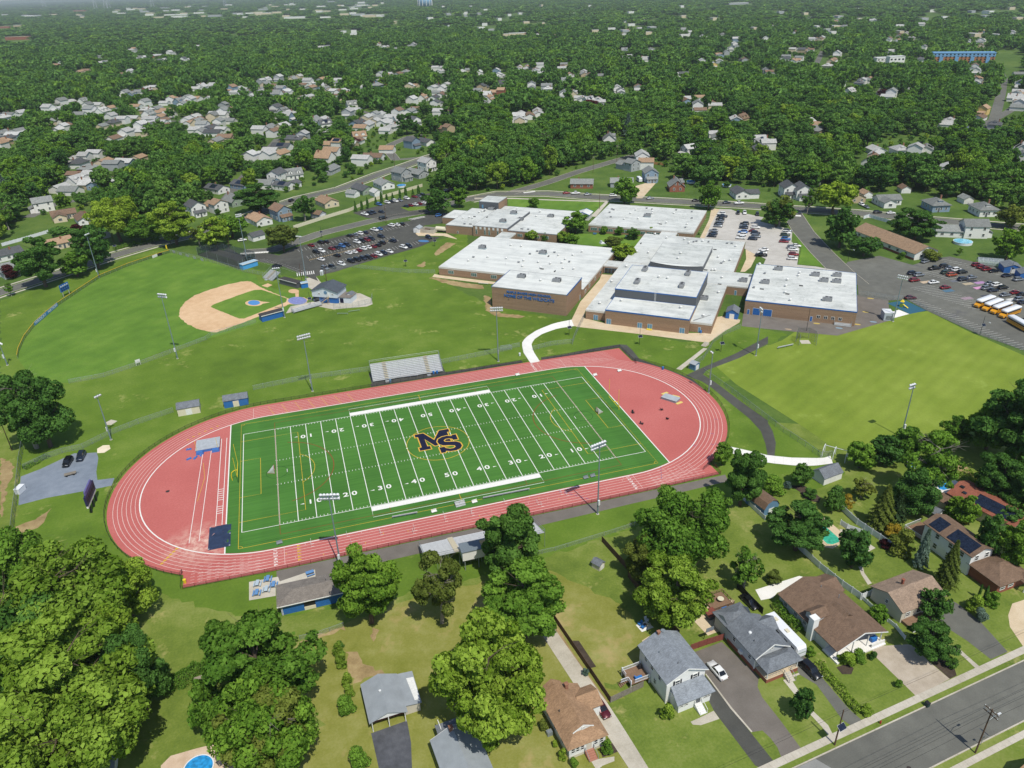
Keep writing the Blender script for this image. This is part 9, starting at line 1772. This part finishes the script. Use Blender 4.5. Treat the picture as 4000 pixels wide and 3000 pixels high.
aC = ang(zN(1120,420),zN(1130,320));hC = aC+math.pi/2
rows(zN,'1145,308,Wu 1152,330,Np 1135,353,Ks 1132,372,Ss 1120,392,Ns 1115,414,Su 1078,452,Ss 1074,477,Ns 1062,500,Nu',hC,'on the walk side of the concrete lot','street',1);rows(zN,'1345,394,Ku 1340,408,Ss 1337,428,Nu 1330,466,Bu 1322,488,Wu 1312,517,Wu',hC,'in the concrete lot middle row','street',1);rows(zN,'1440,425,Wu 1420,457,Rs 1440,474,Nu 1442,504,Sv 1415,525,Nu',hC+math.pi,'in the concrete lot nose to nose row','street',1);rows(zN,'1715,456,Su 1705,473,Wu 1695,493,Gu 1700,527,Bu 1685,548,Rs 1790,584,Ws 1752,600,Su 1765,618,Wu 1768,660,Ru 1758,696,Wu',hC+math.pi,'on the concrete lot lawn side','street',1);rows(zN,'1510,617,Ws 1495,643,Ws 1487,667,Kp',hC,'by the yellow bollards','street',1);rows(zN,'1288,300,Ku 1345,298,Wp 1455,312,Ku',hC+math.pi/2,'at the concrete lot street edge','school')
aE = ang(zO(1500,955),zO(1900,1085));hE = aE+R_(75)
rows(zO,'1355,722,Su 1465,698,Ks',R_(15),'at the lawn edge behind the hall','hall');rows(zO,'1435,782,Kp 1535,818,Gu 1585,838,Ou 1522,762,Ku 1570,779,Ss 1627,794,Wu 1675,814,Ku',hE,'in the upper east lot row','hall');rows(zO,'1247,824,Nu 1302,839,Su 1263,884,Ru 1428,902,Ws 1530,946,Rs',hE,'by the painted east lot bays','workshop');rows(zO,'1680,876,Nu 1757,858,Ss 1917,911,Ss 1973,926,Wu 1885,953,Su 1940,972,Ns 2025,949,Ku 2045,1011,Ss 2135,991,Rs 2195,1006,Ks 2170,1051,Su 2200,1076,Ns',hE,'around the pink painted bays','workshop');rows(zO,'1800,752,Ru 1845,772,Ru 1887,790,Ru 1950,805,Ks 2060,844,Ns 2160,878,Su',hE,'by the greenhouse and blue sheds','hall')
# school buses
M_BUSY = car_mat('bus_yellow','#d0921c',0,.4)
def bus(label,front,rear,z=.07,dark=False):
    d = ang(rear,front);o = thing('school_bus',label,'bus',(*((front+rear)/2)[:2],z),d);L_ = 11.0;b_ = MB();loft(b_,[(L_/2-1.6,.5,2.3,1.0),(0,.5,2.35,1.0),(-L_/2,.5,2.3,1.0)],2.5);part('body',b_,M_BUSY,o);part('hood',loft(MB(),[(L_/2,.55,1.25,.8),(L_/2-.5,.5,1.45,.88),(L_/2-1.7,.5,1.7,.92)],2.5),M_BUSY,o)
    r = MB();loft(r,[(L_/2-1.5,2.3,2.95,.98),(L_/2-2.2,2.3,3.1,1.0),(-L_/2+.3,2.3,3.1,1.0),(-L_/2-.02,2.3,2.95,.98)],2.5);part('roof',r,M_VINYL,o,True);part('windshield',MB().quad((L_/2-1.56,-1.05,1.7),(L_/2-1.56,1.05,1.7),(L_/2-1.62,1.0,2.5),(L_/2-1.62,-1.0,2.5)),M_CGL,o)
    for s in (-1,1):
        for k in range(11): part('window',MB().box((L_/2-2.4-k*.76,s*1.22,1.72),(.6,.06,.55)),M_CGL,o)
        part('black_stripe',MB().box((-.8,s*1.25,1.3),(L_-2.0,.03,.1)),M_BLK,o);part('headlight',MB().box((L_/2-.02,s*.75,.85),(.08,.3,.22)),M_HEAD,o)
        for x in (L_/2-1.3,-L_/2+2.4): w_ = part('wheel',MB().tube((x,s*1.0-.14,.48),(x,s*1.0+.16,.48),.48,n=14),M_RUBBER,o)
    return o
B4 = [((1790,1115),(1955,1055)),((1860,1145),(2025,1080)),((1930,1170),(2100,1108)),((2005,1205),(2185,1140))]
for i,(f_,r_) in enumerate(B4):
    a,b_ = zO(*f_),zO(*r_);d = (b_-a).normalized()*11.0;bus(f'yellow school bus with white roof, {("outermost, beside the empty bays", "second in the row of four", "third in the row of four", "innermost, beside the turned bus")[i]}',a,a+d)
a = zO(2080,1235);bus('yellow school bus turned across the row at the fence',a+(zO(2230,1320)-a).normalized()*11.0,a);a = zO(2230,1215);bus('yellow school bus mostly cut off by the picture edge',a+(zO(2330,1260)-a).normalized()*11,a)
# motor home
mh = thing('motor_home','long white motor home beside the grey bungalow','motor home',zH(1905,560),R_(-85));b_ = MB();loft(b_,[(4.9,.5,2.6,.9),(4.5,.45,3.05,1.0),(-4.9,.45,3.1,1.0),(-5.0,.5,3.0,.97)],2.5);part('body',b_,M_VINYL,mh);part('windshield',MB().quad((4.93,-1.0,1.5),(4.93,1.0,1.5),(4.72,1.0,2.5),(4.72,-1.0,2.5)),mat('wind_green','#6d8068',.2),mh)
for s in (-1,1):
    for x in (3.6,1.6,-.8,-3.0): part('side_window',MB().box((x,s*1.24,1.7),(.9,.06,.7)),M_CGL,mh)
    for x in (3.0,-2.8): part('wheel',MB().tube((x,s*1.0-.1,.45),(x,s*1.0+.2,.45),.45,n=12),M_RUBBER,mh)
for x in (-3,.4): part('roof_unit',MB().box((x,0,3.1),(.9,.7,.22)),M_CREAM,mh)
for i,(x,y,m,lab) in enumerate(((1985,20,'W','white travel trailer in the drive of the blue-grey house'),(2080,15,'R','white and red motor home beside the travel trailer'))): o = thing('travel_trailer',lab,'trailer',zM(x,y),R_(-100));b_ = MB();loft(b_,[(3.2,.6,2.5,.9),(2.8,.5,2.9,1),(-3.2,.5,2.9,1)],2.4);part('body',b_,M_VINYL,o);part('stripe',MB().box((0,0,1.2),(6.0,2.44,.25)),M_RED,o);part('window',MB().box((0,0,1.8),(4.6,2.43,.6)),M_CGL,o);part('wheel',MB().tube((-.6,-1.2,.35),(-.6,1.2,.35),.35,n=12),M_RUBBER,o)
poly('trailer_drive',[zM(*p) for p in ((1950,60),(2120,10),(2140,20),(2010,165),(1960,165))],.034,G_CONB)
for o in list(CARP.values()):
    def kill(q):
        for k in kids(q): kill(k)
        bpy.data.objects.remove(q)
    kill(o)
# ------------------------------------------------------------------ bay lines, crossings, painted bays
P_LN = paint('bay_white','#c9c9c4',.3)
def bays(parent,zz,a,b_,n,depth,turn,z,skew=0.0):
    a,b_ = zz(*a),zz(*b_);d = (b_-a)/n;h_a = ang(a,b_)+turn;q = MB()
    for i in range(n+1): p = a+d*i;q.path([(p.x,p.y),(p.x+math.cos(h_a)*depth,p.y+math.sin(h_a)*depth)],.13,z)
    part('bay_lines',q,P_LN,parent)
bays(lotW,zL,(1040,760),(1850,560),30,5.0,R_(78),.068);bays(lotW,zL,(900,690),(1650,515),27,5.0,R_(-102),.068);bays(lotW,zL,(900,690),(1650,515),27,5.2,R_(78),.068);bays(lotW,zL,(800,605),(1740,385),34,5.0,R_(-102),.068);bays(lotW,zL,(440,710),(860,830),16,5.0,R_(80),.068);bays(lotC,zN,(1090,300),(1005,505),14,5,R_(-90),.064) 
bays(lotE,zO,(1320,930),(1860,1110),16,5.2,R_(75),.072);bays(lotE,zO,(1320,930),(1860,1110),16,5.2,R_(-105),.072);bays(lotE,zO,(1230,1055),(2212,1490),30,5.0,R_(85),.072);bays(lotE,zO,(1400,800),(2212,1010),22,5.0,R_(75),.072);bays(lotE,zO,(1400,800),(2212,1010),22,5.0,R_(-105),.072);bays(lotE,zO,(1560,690),(2212,860),16,5.0,R_(-105),.072)
isl = struct('striped_island',MB().flat([zL(*p) for p in ((885,695),(900,685),(1640,505),(1665,518),(1640,530),(1180,640),(940,710),(895,710))],.072),G_ASPD);q = MB()
a,b_ = zL(900,700),zL(1650,517)
for i in range(44): p = a.lerp(b_,(i+.5)/44);d = ang(a,b_)+R_(50);q.path([(p.x-1.0*math.cos(d),p.y-1.0*math.sin(d)),(p.x+1.0*math.cos(d),p.y+1.0*math.sin(d))],.35,.076)
part('hatching',q,paint('hatch_tan','#a8926c',.2),isl)
def zebra(name,zz,a,b_,n,w,dep,z):
    a,b_ = zz(*a),zz(*b_);h_a = ang(a,b_)+math.pi/2;q = MB()
    for i in range(n): p = a.lerp(b_,(i+.5)/n);q.path([(p.x-math.cos(h_a)*dep/2,p.y-math.sin(h_a)*dep/2),(p.x+math.cos(h_a)*dep/2,p.y+math.sin(h_a)*dep/2)],w,z)
    return struct(name,q,P_WH)
zebra('crossing',zL,(305,645),(550,630),11,1.2,2.6,.085);zebra('crossing',zL,(1765,350),(1890,325),10,.8,2.6,.085);zebra('crossing',zO,(165,313),(285,318),8,.9,2.6,.075);zebra('crossing',zM,(985,118),(1085,106),8,.9,2.4,.075);zebra('crossing',zM,(0,352),(130,325),10,.8,2.4,.085);zebra('entrance_hatch',zL,(790,825),(950,805),9,.35,5.0,.085)
for i,(x,y,c) in enumerate(((1365,890,'#c9b49a'),(1560,965,'#54768c'),(1720,1030,'#a08c96'),(1830,895,'#b08ab4'),(1825,940,'#d39ac0'),(1730,905,'#b3a58c'),(1620,880,'#6d7078'),(2110,1040,'#cfcfcc'),(1890,1010,'#4c4e5a'),(1760,880,'#3f4048'))):
    p = zO(x,y);q = MB().box((0,0,0),(4.6,2.3,.004));o = q.build('painted_bay',paint(f'bay_paint_{i}',c,.3),None,(p.x,p.y,.073),hE);o['kind'] = 'structure'
for i,(zz,x,y,c) in enumerate(((zO,885,1030,'#c8b060'),(zO,845,1148,'#c8b060'),(zO,770,1255,'#c8b060'),(zO,420,1247,'#c8b060'),(zO,615,1287,'#8aa4b4'),(zO,910,1233,'#8aa4b4'),(zO,175,1297,'#b09c80'),(zO,930,945,'#b0a070'),(zL,1890,535,'#4f7fae'))):
    o = MB().flat([(1.3*math.cos(a)*(1 if i < 8 else 2.4),.6*math.sin(a)*(1 if i < 8 else 3)) for a in np.linspace(0,6.28,14,endpoint=False)],0).build('painted_mark',paint('mark'+c,c,.3),None,(*zz(x,y)[:2],.033 if i < 8 else .075),SA);o['kind'] = 'structure'
# ------------------------------------------------------------------ haze
hz = MB();hz.prism([(-14000,-320),(14000,-320),(14000,24000),(-14000,24000)],-1.0,125.0)
ho = hz.build('haze',[]);ho['kind'] = 'stuff'
hm_ = bpy.data.materials.new('haze_air');hm_.use_nodes = True;nt = hm_.node_tree;nt.nodes.clear()
out = nt.nodes.new('ShaderNodeOutputMaterial');pv = nt.nodes.new('ShaderNodeVolumePrincipled')
pv.inputs['Color'].default_value = (.86,.93,1,1);pv.inputs['Density'].default_value = .00006;pv.inputs['Anisotropy'].default_value = .2
nt.links.new(pv.outputs[0],out.inputs['Volume']);ho.data.materials.append(hm_)
